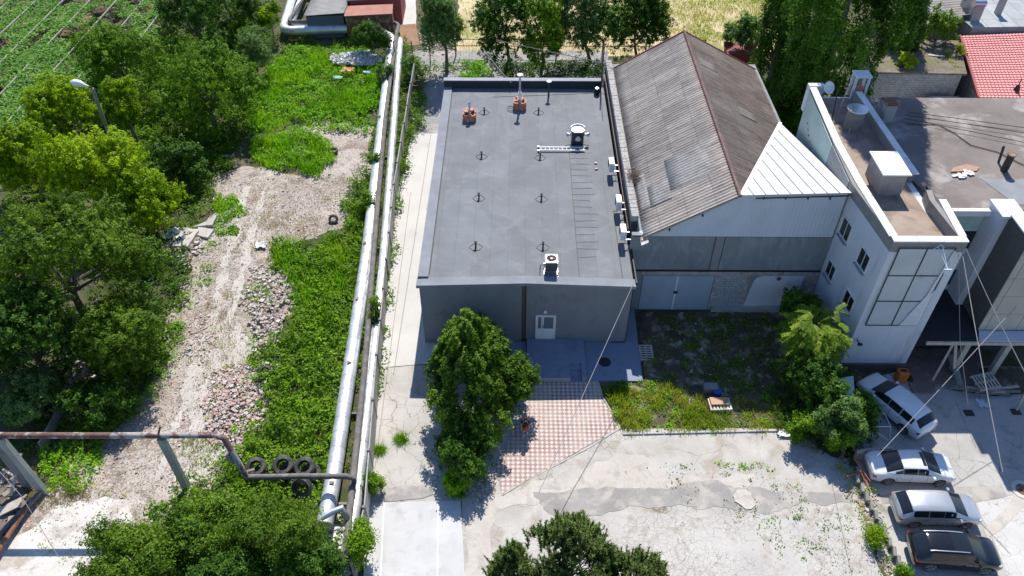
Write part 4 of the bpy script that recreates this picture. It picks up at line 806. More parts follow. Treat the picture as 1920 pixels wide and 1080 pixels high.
# ============================================================ FAR RIGHT HOUSES
RH=empty('red_roof_house',(38,58,0),'house with bright red metal tile roof','house')
def redmat():
    m,t,p=newmat('red metal tiles'); co=coords(t); nf=noise_(t,co,1,6,.6); col=mixc(t,ramp(t,nf,.35,.65),(.46,.095,.10),(.54,.13,.135)); t.links.new(col,p.inputs['Base Color']); p.inputs['Roughness'].default_value=.42; return m
vs=[];fs=[]; p00=Vector((35.0,53.5,4.3)); p10=Vector((46,53.3,4.3)); p01=Vector((34.7,62.5,5.3)); p11=Vector((48,62.9,5.3)); nr=26; nxx=120
p01=Vector((36.6,61.8,5.3)) 
for i in range(nr):
    for e in (0,1):
        f=(i+e)/nr
        for k in range(nxx+1):
            u=k/nxx; a=p00.lerp(p10,u); b=p01.lerp(p11,u); q=a.lerp(b,f); vs.append((q.x,q.y,q.z+(.05 if e==0 else 0)+.03*math.sin(u*2*math.pi*40)))
kk=nxx+1
for i in range(nr):
    for k in range(nxx): b0=2*i*kk; fs.append((b0+k,b0+k+1,b0+kk+k+1,b0+kk+k)); 
    if i<nr-1:
        for k in range(nxx): b0=(2*i+1)*kk; fs.append((b0+k,b0+k+1,b0+kk+k+1,b0+kk+k))
m=MB(); m.add(vs,fs); m.build('roof',redmat(),RH,fix=False,smooth=True)
m=MB(); m.prism([(35.2,53.7),(45.8,53.5),(47.8,62.6),(36.8,61.6)],0,4.2); m.build('wall',M_blockwork,RH)
m=MB(); m.bar(p00+Vector((-.05,0,.03)),p01+Vector((-.05,0,.03)),.12,.16); m.build('verge_trim',plain('dark red trim',(.22,.03,.03),.6),RH)
c=Vector((38.2,54.4,4.4)); m=MB(); m.lathe((c.x,c.y,c.z),[(.25,0),(.16,.35),(.04,.5),(.04,1.0)],12); tag(m.build('roof_finial',plain('dark maroon fitting',(.06,.02,.02),.6),smooth=True),'dark cable fitting on the red tile roof','fitting')
# shed with moss and rubble roof, block wall
SH=empty('block_shed',(32,56.5,0),'low block walled shed with overgrown rubble strewn flat roof','shed')
m=MB(); m.prism([(28.0,56.4),(34.7,56.2),(36.4,61.6),(28.6,61.9)],0,4.8); m.build('wall',M_blockwork,SH)
m=MB(); m.prism([(27.9,56.2),(34.9,56.0),(36.6,61.7),(28.5,62.0)],4.8,4.95); m.build('roof',surf('mossy rubble roof',(.14,.115,.09),(.24,.20,.165),1.2,.95,(.16,.17,.06),1,(.5,.62),.3,12),SH)
m=MB(); m.bar((33.0,59.0,5.0),(34.2,58.7,5.05),.1,.05); m.bar((34.2,60.5,5.1),(35.0,61.0,5.2),.12,.05); tag(m.build('metal_strip',M_whitep),'pale metal strips lying on the overgrown shed roof','metal strip')
LT=empty('corrugated_lean_to',(33.5,54,0),'small pale corrugated lean-to roof beside the red roof','shed')
o=corrug('roof',32.2,3.4,34.6,3.4,53.4,55.3,M_newsheet,.03,.2,nx=6,parent=LT); m=MB(); m.box(32.3,53.5,0,34.5,55.2,3.3); m.build('wall',M_concdk,LT)
# swap corrugation: roof of grey corrugated hall behind
GH=empty('grey_hall',(36,66,0),'hall with fluted grey brown sheet roof behind the shrub','building')
m=MB(); m.prism([(31.2,61.8),(37.6,63.9),(38.5,70),(33.0,70.5),(31.2,66)],0,5.2); m.build('wall',M_concdk,GH)
corrug('roof',31.0,5.35,38.6,6.2,62.4,70.2,surf('brown fluted sheet',(.26,.24,.22),(.36,.33,.30),.8),.05,.45,nx=6,parent=GH,clip=lambda x,y:y>62.0+(x-31)*.28)
FB=empty('felt_roof_block',(43,72,0),'block with pale grey felt strip roof and metal ducts, top right','building')
m=MB(); m.prism([(37.8,62.6),(52,63.2),(56,84),(38.8,84),(36.8,70.5)],0,5.6); m.build('wall',M_conc,FB)
def stripfelt():
    m,t,p=newmat('pale felt strips'); co=coords(t,rot=(0,0,R(90))); br=N(t,'ShaderNodeTexBrick'); br.offset=.4; br.inputs['Scale'].default_value=1; br.inputs['Brick Width'].default_value=8; br.inputs['Row Height'].default_value=1.3; br.inputs['Mortar Size'].default_value=.03
    br.inputs['Color1'].default_value=(.33,.35,.36,1); br.inputs['Color2'].default_value=(.39,.41,.42,1); br.inputs['Mortar'].default_value=(.17,.18,.19,1); t.links.new(co,br.inputs['Vector'])
    t.links.new(mixc(t,1.0,br.outputs[0],mixc(t,ramp(t,noise_(t,coords(t),.6,6,.65),.35,.65),(.85,.85,.85),(1.1,1.1,1.1)),'MULTIPLY'),p.inputs['Base Color']); p.inputs['Roughness'].default_value=.85; return m
m=MB(); m.prism([(37.7,62.5),(52.1,63.1),(56.1,84.1),(38.7,84.1),(36.7,70.5)],5.6,5.72); m.build('roof',stripfelt(),FB)
for i,(px,py,h,lb) in enumerate(((1808,22,1.3,'left one of two hooded grey ducts on the pale strip roof'),(1824,36,1.3,'right one of two hooded grey ducts on the pale strip roof'),(1870,26,1.5,'lone slim grey duct on the pale strip roof'))):
    c=G(px,py,5.72); t=empty('roof_duct',(c[0],c[1],5.72),lb,'duct','grey ducts on the pale strip roof'); w=.38 if i<2 else .22
    m=MB(); m.box(c[0]-w,c[1]-w,5.72,c[0]+w,c[1]+w,5.72+h); m.build('stack',M_conc,t)
    m=MB(); m.tube([(c[0]-w-.1,c[1],5.78+h),(c[0]+w+.1,c[1],5.78+h)],w*.9,10); m.build('hood',M_dark if i==0 else M_steel,t,smooth=True)
M_gateblue=M_steel
for i,px in enumerate((1690,1722)):
    c=G(px,10,3); m=MB(); m.obox((c[0],c[1],5.3),(.8,.5,.2),(-.5,.8,0),(0,0,1),.9,.5,.08) ; tag(m.build('roof_sheet',[M_steel,M_whitep][i]),['pale metal sheet leaning behind the poplar','bright white sheet on the hall roof edge'][i],'sheet')
# ============================================================ FAR REAR: sheds, pipe corner
S1=empty('metal_shed',(-18.3,74,0),'shed with grey fibre cement roof behind the pipe corner','shed')
m=MB(); m.prism([(-20.2,71.9),(-16.7,72.2),(-16.9,79),(-20.4,79)],0,2.2); m.build('wall',plain('blue grey shed wall',(.14,.16,.19),.8),S1)
corrug('roof',-20.4,2.3,-16.5,2.6,71.9,79.2,surf('grey shed sheet',(.32,.31,.29),(.40,.39,.36),.9),.03,.3,nx=4,parent=S1)
S2=empty('rusty_container',(-14.5,72.5,0),'rust red metal container with flat roof behind the pipe corner','container')
m=MB(); m.prism([(-16.4,71.6),(-12.0,72.2),(-12.2,74.2),(-16.6,73.7)],0,2.35); m.build('body',M_rust,S2,bevel=.03)
m=MB(); m.prism([(-16.45,71.5),(-11.95,72.1),(-12.15,74.25),(-16.65,73.75)],2.352,2.45); m.build('roof',surf('rust red sheet roof',(.34,.15,.11),(.42,.21,.16),.8,.8,fine=.1),S2)
S3=empty('dark_shed',(-14.5,76,0),'shed with dark blue grey roof behind the rusty container','shed')
m=MB(); m.prism([(-16.4,74.4),(-11.5,75.0),(-11.6,79),(-16.4,79)],0,2.7); m.build('wall',plain('red shed wall',(.34,.09,.08),.8),S3); m=MB(); m.prism([(-16.6,74.2),(-11.7,74.8),(-11.7,80),(-16.6,80)],2.7,2.8); m.build('roof',plain('dark blue felt',(.10,.115,.14),.8),S3)
sheet('concrete_pad',[(700,8),(780,-5),(780,60),(735,60)],M_path,.05)
# pipelines
def pipe(name,pts,r,mat,lab,cat='pipe',straps=None,n=20,kids=True,bend=.5):
    P0=pts[0]; t=empty(name,(P0[0],P0[1],0),lab,cat)
    # round the corners
    pp=[Vector(pts[0])]
    for i in range(1,len(pts)-1):
        a,b,c=Vector(pts[i-1]),Vector(pts[i]),Vector(pts[i+1]); d1=(a-b).normalized(); d2=(c-b).normalized(); R_=min(bend,(a-b).length*.45,(c-b).length*.45)
        for k in range(7): f=k/6; p=(b+d1*R_)*(1-f)**2+b*2*f*(1-f)+(b+d2*R_)*f*f; pp.append(p)
    pp.append(Vector(pts[-1]))
    m=MB(); m.tube(pp,r,n); m.build('lagging' if mat is M_insul else 'tube',mat,t,smooth=True)
    return t
def along(pts,z): return [tuple(G(x,y,z)) for x,y in pts]
big=along([(608,985),(624,905),(688,480),(727,140),(735,80)],.75)
tb=pipe('heating_pipe',big+[tuple(G(735,72,.85)),tuple(G(700,52,.9)),tuple(G(530,58,.9)),tuple(G(553,-20,.9))],.41,M_insul,'thick silver lagged heating pipe running the length of the lot and turning at the top',bend=1.1,n=24)
# straps / valves dots on pipe
for (px,py) in ((622,905),(655,680),(670,560),(684,455),(712,218),(727,108),(625,51),(548,57)):
    c=G(px,py,1.18); m=MB(); m.obox((c[0],c[1],1.16),(1,0,0),(0,1,0),(0,0,1),.10,.10,.06); m.build('lagging_vent',M_rust,tb,bevel=.01)
sp=along([(650,1040),(668,940),(702,650),(718,500),(737,250),(750,75)],.7)
pipe('heating_pipe',sp[:],.30,M_insul,'thinner silver lagged pipe on the path side of the dark middle pipe',n=18)
pipe('heating_pipe',[tuple(G(610,10-20,.8)),tuple(G(572,-20,.8)),tuple(G(545,48,.8)),tuple(G(700,44,.8)),tuple(G(722,46,.8))],.30,M_insul,'thinner silver pipe at the far corner beside the sheds',bend=.9,n=16)
mid=along([(648,1060),(655,960),(684,690),(700,480),(722,220),(744,60),(748,44)],1.25)
mid+= [tuple(G(700,36,1.25)),tuple(G(540,41,1.25)),tuple(G(580,-20,1.25))]
M_felt=surf('dark felt wrapped pipe',(.13,.12,.11),(.22,.20,.185),2,.95,(.30,.28,.26),1.5,(.6,.7),.2,14)
tm_=pipe('wrapped_pipe',mid,.17,M_felt,'dark felt wrapped pipe lying between the two silver pipes',bend=.6,n=12)
for (px,py) in ((660,930),(678,760),(690,600),(703,450),(717,280),(733,150)):
    c=G(px,py,1.0); m=MB(); m.box(c[0]-.95,c[1]-.06,.0,c[0]+.55,c[1]+.06,.34); m.build('support',M_concdk,tm_)
# vent elbow of the silver pipe
e0=G(648,985,.9); el=empty('vent_elbow',(e0[0],e0[1],0),'silver bent vent elbow rising from the thick pipe near its lower end','pipe elbow')
m=MB(); pts=[Vector(tuple(G(652,990,.8))),Vector(tuple(G(650,968,1.5))),Vector(tuple(G(640,952,2.0))),Vector(tuple(G(622,960,2.0))),Vector(tuple(G(602,972,1.95)))]; m.tube(pts,.15,14); m.build('duct',plain('bluish tin',(.55,.6,.66),.35,.7),el,smooth=True)
# white debris by lower end
rb_=np.random.default_rng(5)
def rubble(name,poly,n,size,mat,seed,label=None,cat='rubble',hz=.6,heap=0,world=False,parent=None,z0=0):
    pl_=poly if world else wpts(poly,0); a=np.array(pl_); r_=np.random.default_rng(seed); cen=a.mean(0); ex=(a.max(0)-a.min(0))/2
    P=[];
    x=r_.uniform(a[:,0].min(),a[:,0].max(),n*6); y=r_.uniform(a[:,1].min(),a[:,1].max(),n*6); k=inpoly(x+(vnoise(x,y,.8,seed)-.5)*.9,y+(vnoise(x,y,.8,seed+4)-.5)*.9,pl_); x=x[k][:n]; y=y[k][:n]; n=len(x)
    cube=np.array([(i,j,k) for k in (-1,1) for (i,j) in ((-1,-1),(1,-1),(1,1),(-1,1))],float)*.5
    s=np.minimum(size*np.exp(r_.normal(0,.5,n)),size*2.6); dims=np.stack([s*r_.uniform(.7,1.5,n),s*r_.uniform(.6,1.1,n),s*r_.uniform(.3,.8,n)],1)
    V=cube[None]*dims[:,None,:]*(1+r_.uniform(-.3,.3,(n,8,3))); th=r_.uniform(0,6.28,n); ph=r_.normal(0,.3*hz,n); c_,s_=np.cos(th),np.sin(th)
    Z=V[:,:,2]+V[:,:,0]*np.sin(ph)[:,None]; X=V[:,:,0]*c_[:,None]-V[:,:,1]*s_[:,None]; Y=V[:,:,0]*s_[:,None]+V[:,:,1]*c_[:,None]
    dn=np.sqrt(((x-cen[0])/ex[0])**2+((y-cen[1])/ex[1])**2); hh=heap*np.clip(1-dn,0,1)*r_.uniform(.5,1,n)
    V=np.stack([X+x[:,None],Y+y[:,None],Z+(hh+z0+.03)[:,None]+dims[:,2:3]*.2],2).reshape(-1,3)
    F=np.array([(3,2,1,0),(4,5,6,7),(0,1,5,4),(1,2,6,5),(2,3,7,6),(3,0,4,7)]); F=(F[None]+np.arange(n)[:,None,None]*8).reshape(-1,4)
    me=bpy.data.meshes.new(name); me.from_pydata(V.tolist(),[],F.tolist()); at=me.attributes.new('tint','FLOAT','FACE'); at.data.foreach_set('value',np.repeat(r_.random(n),6).astype(np.float32))
    o=link(name,me,mat,parent); 
    if label: tag(o,label,cat)
    return tag(o,kind='stuff')
St_mix=leafmat('mixed stones',[(.27,.23,.19),(.38,.33,.28),(.48,.43,.38),(.60,.57,.53),(.36,.22,.17)],0,.9)
St_red=leafmat('brick rubble',[(.36,.20,.16),(.45,.36,.31),(.54,.49,.45),(.44,.26,.21),(.60,.56,.52),(.40,.35,.30)],0,.9)
St_white=leafmat('white scrap',[(.65,.63,.60),(.75,.74,.72),(.3,.3,.3),(.55,.53,.52)],0,.8)
St_dark=leafmat('dark debris',[(.12,.10,.08),(.2,.17,.14),(.35,.3,.25)],0,.9)
LOT=[(400,330),(650,325),(640,430),(550,460),(540,560),(500,650),(480,760),(440,850),(330,900),(250,1000),(150,1080),(60,1000),(200,830),(300,690),(345,500),(390,410)]
rubble('gravel_stones',LOT,9000,.026,St_mix,11,'small scattered stones over the gravel lot','gravel')
rubble('gravel_stones',LOT,500,.06,St_mix,12,'larger scattered stones over the gravel lot','gravel')
rubble('rubble_heap',[(470,500),(550,490),(570,540),(530,620),(520,690),(500,720),(465,690),(480,640),(450,570)],1500,.085,St_mix,13,'grey stone rubble along the weeds beside the lot','rubble',heap=.3)
rubble('rubble_heap',[(390,700),(470,680),(510,720),(500,780),(450,835),(405,850),(380,790)],2600,.07,St_red,14,'brick rubble heap with reddish bits beside the weeds','rubble',heap=.35)
rubble('brick_pieces',[(335,610),(380,590),(420,640),(380,690),(330,660)],500,.05,St_red,15,'scattered red brick bits on the lot','rubble')
rubble('scrap_heap',[(620,110),(700,105),(720,122),(700,132),(630,130)],1800,.10,St_white,16,'heap of grey white plaster scrap in the weeds','scrap',heap=.5,hz=2,z0=.45)
rubble('debris',[(300,450),(370,430),(380,470),(330,500),(300,485)],600,.1,St_mix,17,'rubble around the broken slabs under the trees','rubble',heap=.2)
rubble('debris',[(150,640),(250,680),(220,760),(140,800),(100,780)],500,.1,St_mix,18,'stones under the trees by the low panel fence','rubble')
rubble('debris',[(690,875),(740,870),(745,900),(700,925)],10,.1,St_mix,19,None) if False else None
rubble('debris',[(868,895),(925,890),(935,925),(900,945),(870,930)],700,.06,St_mix,20,'gravel and twigs beside the paving corner','debris')
rubble('debris',[(560,930),(620,930),(640,985),(600,1000),(560,970)],250,.09,St_white,21,'pale rubble near the tyres','rubble')
rubble('debris',[(605,1000),(650,985),(660,1085),(600,1085)],400,.12,St_white,22,'white and bluish scrap at the lower end of the pipes','scrap')
rubble('debris',[(1600,860),(1625,900),(1650,980),(1700,1085),(1660,1085),(1630,1000),(1605,930)],1500,.07,St_mix,23,'rubble strip between the two yards','rubble',heap=.15)
rubble('debris',[(1210,600),(1500,610),(1480,730),(1240,720)],90,.06,St_mix,24,'scattered litter stones in the shaded garden','rubble')
rubble('debris',[(780,60),(860,60),(850,115),(780,115)],400,.08,St_mix,25,'rubble by the far fence','rubble')
rubble('debris',[(0,880),(60,900),(20,1000),(-40,1000)],300,.2,St_dark,26,'dark debris outside the lower left fence','debris')
# bright plastic rubbish
TC={'orange':(.65,.36,.14),'teal':(.35,.60,.55),'blue':(.40,.50,.66),'white':(.75,.75,.73)}
for i,(px,py,w,h,cn,lb) in enumerate(((655,146,1.3,.8,'orange','crumpled orange sheet rubbish in the weeds'),(636,160,.9,.5,'teal','teal striped cloth thrown in the weeds'),(690,150,.7,.4,'blue','pale blue bag in the weeds near the pipes'),(325,440,1.6,1.4,'white','white plastic sheet over the broken slabs'),(490,460,.8,.7,'white','white sack of rubble at the edge of the lot'),(355,653,.25,.15,'teal','small teal bottle on the gravel lot'),(1471,815,.8,.4,'white','white fabric scrap on the yard kerb'),(423,293,.5,.25,'blue','pale blue box under the dark bush'))):
    c=G(px,py,.12); k=12; vs=[];fs=[]; r_=random.Random(i)
    for a in range(k+1):
        for b in range(k+1):
            u,v=a/k-.5,b/k-.5; q=noise.noise(Vector((u*4,v*4,i*5)))*.45+noise.noise(Vector((u*11,v*11,i*9)))*.15; e=1-.25*abs(noise.noise(Vector((u*3,v*3,i))))*2
            vs.append((c[0]+u*w*e+q*.2*w,c[1]+v*h*e+q*.2*h,.16+abs(q)*min(w,h)*.6+(.75 if i in(0,1,2) else 0)))
    for a in range(k):
        for b in range(k): fs.append((a*(k+1)+b,(a+1)*(k+1)+b,(a+1)*(k+1)+b+1,a*(k+1)+b+1))
    m=MB(); m.add(vs,fs); o=m.build(['rubbish_sheet','cloth','bag','plastic_sheet','sack','bottle','fabric_scrap','box_sheet'][i],plain('rubbish '+cn+str(i),TC[cn],.6,var=.25),fix=False); tag(o,lb,'rubbish'); sm=o.modifiers.new('t','SOLIDIFY'); sm.thickness=.02
# broken slabs under the trees
for i,(pts,h,lb) in enumerate((([(385,415),(407,402),(398,422),(360,425)],.25,'broken pale slab lying nearest the grass patch'),([(345,425),(372,432),(352,462),(322,460)],.35,'dirt covered tilted slab beside the white plastic sheet'),([(372,425),(400,430),(390,445),(370,440)],.2,'small broken slab between the larger slabs'))):
    p=wpts(pts,h); m=MB(); m.prism(rag(p,.35,.06,seed=i),h-.2,h); tag(m.build('concrete_slab',M_path_old if i!=1 else M_sand),lb,'slab','broken concrete slabs at the lot edge')
# tyres
def tyre(px,py,rz,tilt,r,lb,zc=.12,z=None):
    c=G(px,py,zc); t=empty('tyre',(0,0,0),lb,'tyre','old tyres dumped about the lot'); R0,R1,w=r,r*.56,r*.34
    m=MB(); pr=[(R1,-w*.8),(R1+.03,-w),(R0*.9,-w*.95),(R0,-w*.55),(R0,w*.55),(R0*.9,w*.95),(R1+.03,w),(R1,w*.8),(R1*1.08,0),(R1,-w*.8)]; m.lathe((0,0,0),pr,28); m.build('carcass',M_rubber,t,smooth=True)
    m=MB()
    for k in range(36): a=2*math.pi*k/36; m.obox((R0*math.cos(a),R0*math.sin(a),0),(math.cos(a),math.sin(a),0),(-math.sin(a),math.cos(a),0),(0,0,1),.008,.014,w*.5)
    m.build('tread',M_rubber,t)
    t.location=(c[0],c[1],zc if z is None else z); t.rotation_euler=(tilt,0,rz); return t
for a in ((497,697,0,.25,.38,'single tyre lying at the edge of the brick rubble'),(625,411,0,.6,.34,'tyre leaning on the weeds in the middle of the lot edge'),(625,283,0,.1,.36,'tyre lying by the upper weed patch'),(621,447,0,.9,.32,'left one of two half buried tyres by the pipes'),(640,447,.2,.9,.34,'right one of two half buried tyres by the pipes'),
          (480,876,.3,.30,.50,'leftmost tyre of the row behind the lower horizontal pipe, with a twig in it'),(531,873,.1,.30,.52,'middle tyre of the row behind the lower horizontal pipe'),(571,876,-.1,.30,.52,'rightmost tyre of the row behind the lower horizontal pipe'),(566,914,-.3,.9,.52,'tyre standing half buried in front of the lower horizontal pipe')): tyre(*a,zc=1.0 if a[1]>860 else .22)
for k,(px,py) in enumerate(((486,884),(536,881),(576,884))): tyre(px+7,py+3,.2,.3,.50,['tyre stacked behind the leftmost tyre of the row','tyre stacked behind the middle tyre of the row','tyre stacked behind the rightmost tyre of the row'][k],zc=.62)
# pipe bridge on posts
Br=empty('pipe_bridge',(-20,21.8,0),'rusty overhead pipe carried on two leaning concrete posts, lower left','pipe bridge')
m=MB(); a=G(-60,816,4.3); b=G(405,816,4.3); b2=G(420,822,4.15); c2=G(463,895,1.9); m.tube([a,(a+b)/2+np.array([0,0,-.03]),b,b2,c2],[.15,.15,.15,.15,.14],12); m.build('overhead_pipe',surf('flaking rusty pipe',(.14,.07,.06),(.20,.12,.10),1.5,.9,(.36,.34,.32),1.2,(.5,.56),.2,12),Br,smooth=True)
m=MB(); m.tube([G(458,895,1.9),G(560,893,1.9),G(650,893,1.9),G(664,897,1.7),G(664,905,1.3)],.14,10); m.build('lower_pipe',M_felt,Br,smooth=True)
m=MB(); m.tube([G(425,850,3.3),G(440,866,2.7)],.17,10); m.build('pipe_wrap',M_concdk,Br,smooth=True)
for i,(bp,tp_) in enumerate((((85,925),(0,822)),((350,915),(302,822)))):
    b_=G(*bp,0); t_=G(*tp_,4.15); b_[2]=-.1; m=MB(); m.bar(b_,t_,.34,.28,up=(0,1,0)); m.build('post',surf('grey concrete post %d'%i,(.27,.29,.28),(.34,.36,.34),1,.85,fine=.08),Br,bevel=.015)
m=MB(); q=G(470,885,1.9); m.bar(q+np.array([-.3,.05,-.1]),q+np.array([.15,.12,.05]),.12,.08); m.build('torn_lagging',M_rust,Br)
m=MB(); q=G(300,818,4.35); m.bar(q+np.array([-.15,0,-.1]),q+np.array([.1,.2,.5]),.1,.06); m.build('bracket',M_rust,Br)
Bs=empty('leaning_slab_post',(-25.5,21.5,0),'second leaning concrete slab post left of the pipe bridge','post'); m=MB(); m.bar(G(55,915,0),G(-30,800,4.0),.5,.15,up=(0,1,0)); m.build('slab',M_concdk,Bs)
for i,(a,b) in enumerate((((60,935),(-20,1060)),((75,925),(-10,1010)))): m=MB(); m.tube([G(*a,.35),G(*b,.35)],.13,10); tag(m.build('rusty_pipe',[M_rust,M_felt][i],smooth=True),['rusty red pipe lying outside the lower left fence','dark pipe lying beside the rusty red pipe at lower left'][i],'pipe')
m=MB(); 
for a,b in (((185,648),(135,735)),((133,738),(105,790)),((103,793),(78,840))):
    A=G(*a,.35); Bq=G(*b,.35); m.bar(A,Bq,.1,.8)
tag(m.build('panel_fence',M_concdk),'low leaning concrete panel fence under the dark trees','fence')
m=MB(); m.bar(G(20,930,.5),G(40,850,1.6),.12,.08); m.bar(G(5,880,.6),G(48,905,.5),.1,.06); m.bar(G(0,960,.3),G(40,940,.6),.5,.06); tag(m.build('timber_heap',M_wood),'weathered boards heaped outside the lower left fence','boards')
# street lamp
lb=G(222,300,0); lt_=G(173,166,7.2)
SL=empty('street_lamp',(lb[0],lb[1],0),'leaning concrete street lamp with white head above the trees','street lamp')
m=MB(); A=Vector(lb); Bv=Vector(lt_); m.tube([A,Bv],[.17,.12],8); m.build('pole',M_concdk,SL)
h0=Vector(G(166,162,7.45)); h1=Vector(G(150,157,7.65)); h2=Vector(G(133,154,7.7)); m=MB(); m.tube([Bv,h0],.05,6); m.build('arm',M_dark,SL)
m=MB(); m.tube([h0,h0.lerp(h1,.5),h1,h1.lerp(h2,.6),h2],[.06,.12,.24,.26,.08],12); m.build('lamp_head',M_whitep,SL,smooth=True)
# concrete panel fence between pipes and path
Fn=empty('concrete_fence',(-7.2,19.8,0),'long thin concrete panel fence between the silver pipes and the path','fence')
fp=[(668,1085),(690,985),(712,700),(742,380),(766,230),(779,150)]; W3=[G(x,y,0) for x,y in fp]
k=0
for a,b in zip(W3[:-1],W3[1:]):
    L=np.linalg.norm(b-a); n=max(1,int(L/2.5))
    for j in range(n):
        p=a+(b-a)*(j/n); q=a+(b-a)*((j+1)/n); hgt=1.65; off=random.uniform(-.03,.03)
        m=MB(); pp=p+np.array([off,0.04,hgt/2]); qq=q+np.array([off,-.04,hgt/2]); m.bar(pp,qq,.06,hgt); m.build('panel',M_conc,Fn)
        m=MB(); m.box(p[0]-.07,p[1]-.07,0,p[0]+.07,p[1]+.07,hgt+.08); m.build('post',M_concdk,Fn); k+=1
# rusty bin by the path
c=G(782,175,0); rbn=empty('rusty_bin',(c[0],c[1],0),'rusty open steel bin at the far end of the panel fence','bin')
m=MB()
for (x0,y0,x1,y1) in ((-.45,-.45,.45,-.42),(-.45,.42,.45,.45),(-.45,-.42,-.42,.42),(.42,-.42,.45,.42)): m.box(c[0]+x0,c[1]+y0,.05,c[0]+x1,c[1]+y1,1.0)
m.box(c[0]-.42,c[1]-.42,.05,c[0]+.42,c[1]+.42,.3); m.build('shell',M_rust,rbn)
m=MB()
for (x0,y0,x1,y1) in ((-.49,-.49,.49,-.45),(-.49,.45,.49,.49),(-.49,-.45,-.45,.45),(.45,-.45,.49,.45)): m.box(c[0]+x0,c[1]+y0,.93,c[0]+x1,c[1]+y1,1.02)
m.build('rim',M_dark,rbn)
c=G(768,75,0); m=MB(); m.obox((c[0],c[1],.5),(.9,.2,0),(-.2,.9,.4),(0,-.2,.9),.9,1.3,.04); tag(m.build('rust_sheet',surf('orange rusty sheet',(.42,.22,.12),(.52,.32,.2),1)),'orange rusty sheet leaning behind the pipe corner','sheet')
# rear mesh fence
Rf=empty('rear_fence',(5,68.4,0),'rusty mesh fence on posts along the dry field','fence'); fy_=68.4
for x in (-5.8,-2.0,3.6,7.9,11.9,12.2,17.3): m=MB(); m.box(x-.06,fy_-.06,0,x+.06,fy_+.06,1.75); m.build('post',M_rust,Rf)
m=MB()
for z in (1.0,1.65): m.box(-5.8,fy_-.03,z,17.3,fy_+.03,z+.06)
m.build('rail',M_rust,Rf)
m=MB()
for x in np.arange(-5.7,17.3,.3): m.box(x-.006,fy_-.006,.1,x+.006,fy_+.006,1.65)
m.build('mesh',M_rust,Rf)
m=MB(); 
for x in (-11.2,-9.6,-8.0): m.tube([(x,66.5,0),(x,66.5,2.4)],.05,6)
tag(m.build('gate_posts',M_dark),'thin dark gate posts beyond the path end','gate')
c=G(1388,100,1.5); m=MB(); m.box(c[0]-1.3,c[1]-.8,0,c[0]+1.3,c[1]+.8,1.8); m.prism([(c[0]-1.4,c[1]-.9),(c[0]+1.4,c[1]-.9),(c[0]+1.4,c[1]+.9),(c[0]-1.4,c[1]+.9)],1.81,[1.9,1.9,2.1,2.1]); tag(m.build('maroon_shed',plain('maroon shed',(.22,.05,.04),.7)),'small maroon shed behind the corrugated roof','shed')
# ============================================================ GARDEN / YARD THINGS
def pallet(name,c,rz,lb,zt=0,mat=M_wood,grp='wooden pallets',w=1.2,d=.8,tilt=0):
    t=empty(name,(0,0,0),lb,'pallet',grp)
    for k in range(7): m=MB(); m.box(-w/2+k*(w-.1)/6,-d/2,.11,-w/2+k*(w-.1)/6+.1,d/2,.132); m.build('slat',mat,t)
    m=MB()
    for y in (-d/2,-.045,d/2-.09): m.box(-w/2,y,.012,w/2,y+.09,.108)
    m.build('bearer',mat,t)
    for y in (-d/2,-.045,d/2-.09): m=MB(); m.box(-w/2,y,-.012,w/2,y+.09,.010); m.build('base_board',mat,t)
    t.location=(c[0],c[1],zt); t.rotation_euler=(tilt,0,rz); return t
cP=G(1350,757,.3); 
for k in range(2): pallet('pallet',cP,.05,['bottom whitish pallet of the stack in the yellow grass','upper whitish pallet of the stack in the yellow grass'][k],.02+k*.15,surf('bleached wood%d'%k,(.55,.50,.45),(.68,.63,.58),3,.85))
m=MB(); m.prism([(cP[0]-.5,cP[1]-.15),(cP[0]+.45,cP[1]-.12),(cP[0]+.42,cP[1]+.38),(cP[0]-.55,cP[1]+.36)],.33,.42); tag(m.build('brown_board',plain('tan board',(.50,.30,.20),.7),bevel=.01),'tan board lying on the stacked pallets','board')
c=G(1212,660,.2); pallet('pallet',c,1.57,'pallet lying in the shade beside the blue grey apron',.04)
c=G(1848,715,.7); pallet('pallet',c,.25,'pale pallet lying on the board pile by the entrance',.62,tilt=.12,w=1.3,d=1.0)
c=G(1332,727,.2); m=MB(); m.box(c[0]-.4,c[1]-.25,.02,c[0]+.4,c[1]+.2,.42); tag(m.build('grey_crate',M_concdk,bevel=.02),'grey block behind the pallet stack in the shade','block')
c=G(1345,735,.2); m=MB(); m.lathe((c[0],c[1],.02),[(.25,0),(.27,.3),(.2,.32)],14); tag(m.build('blue_tub',plain('deep blue plastic',(.02,.07,.35),.5),smooth=True),'deep blue plastic tub behind the pallet stack','tub')
# board pile
c=G(1850,735,.3); bp=empty('board_pile',(c[0],c[1],0),'pile of dark weathered boards under the pale pallet','boards')
for k in range(13):
    a=random.uniform(-.25,.35); L=random.uniform(1.2,2.4); m=MB(); m.bar((c[0]-L/2*math.cos(a)+random.uniform(-.3,1.0),c[1]-L/2*math.sin(a)+random.uniform(-.3,.3),.08+k*.04),(c[0]+L/2*math.cos(a)+random.uniform(-.3,1.0),c[1]+L/2*math.sin(a),.1+k*.04),.14,.035); m.build('board',M_concdk if k%3 else M_wood,bp)
m=MB(); q=G(1905,770,0); q2=G(1935,715,2.4); m.bar(q,q2,.18,.12); tag(m.build('timber_post',M_wood),'slanting pale timber at the right edge of the yard','timber')
rb2=G(1800,690,.4); m=MB(); m.tube([G(1800,724,.15),G(1783,665,1.0)],.2,12); tag(m.build('fallen_column',M_concdk,smooth=True),'grey concrete column lying slanted by the terrace','column')
c=G(1840,757,.1); m=MB(); 
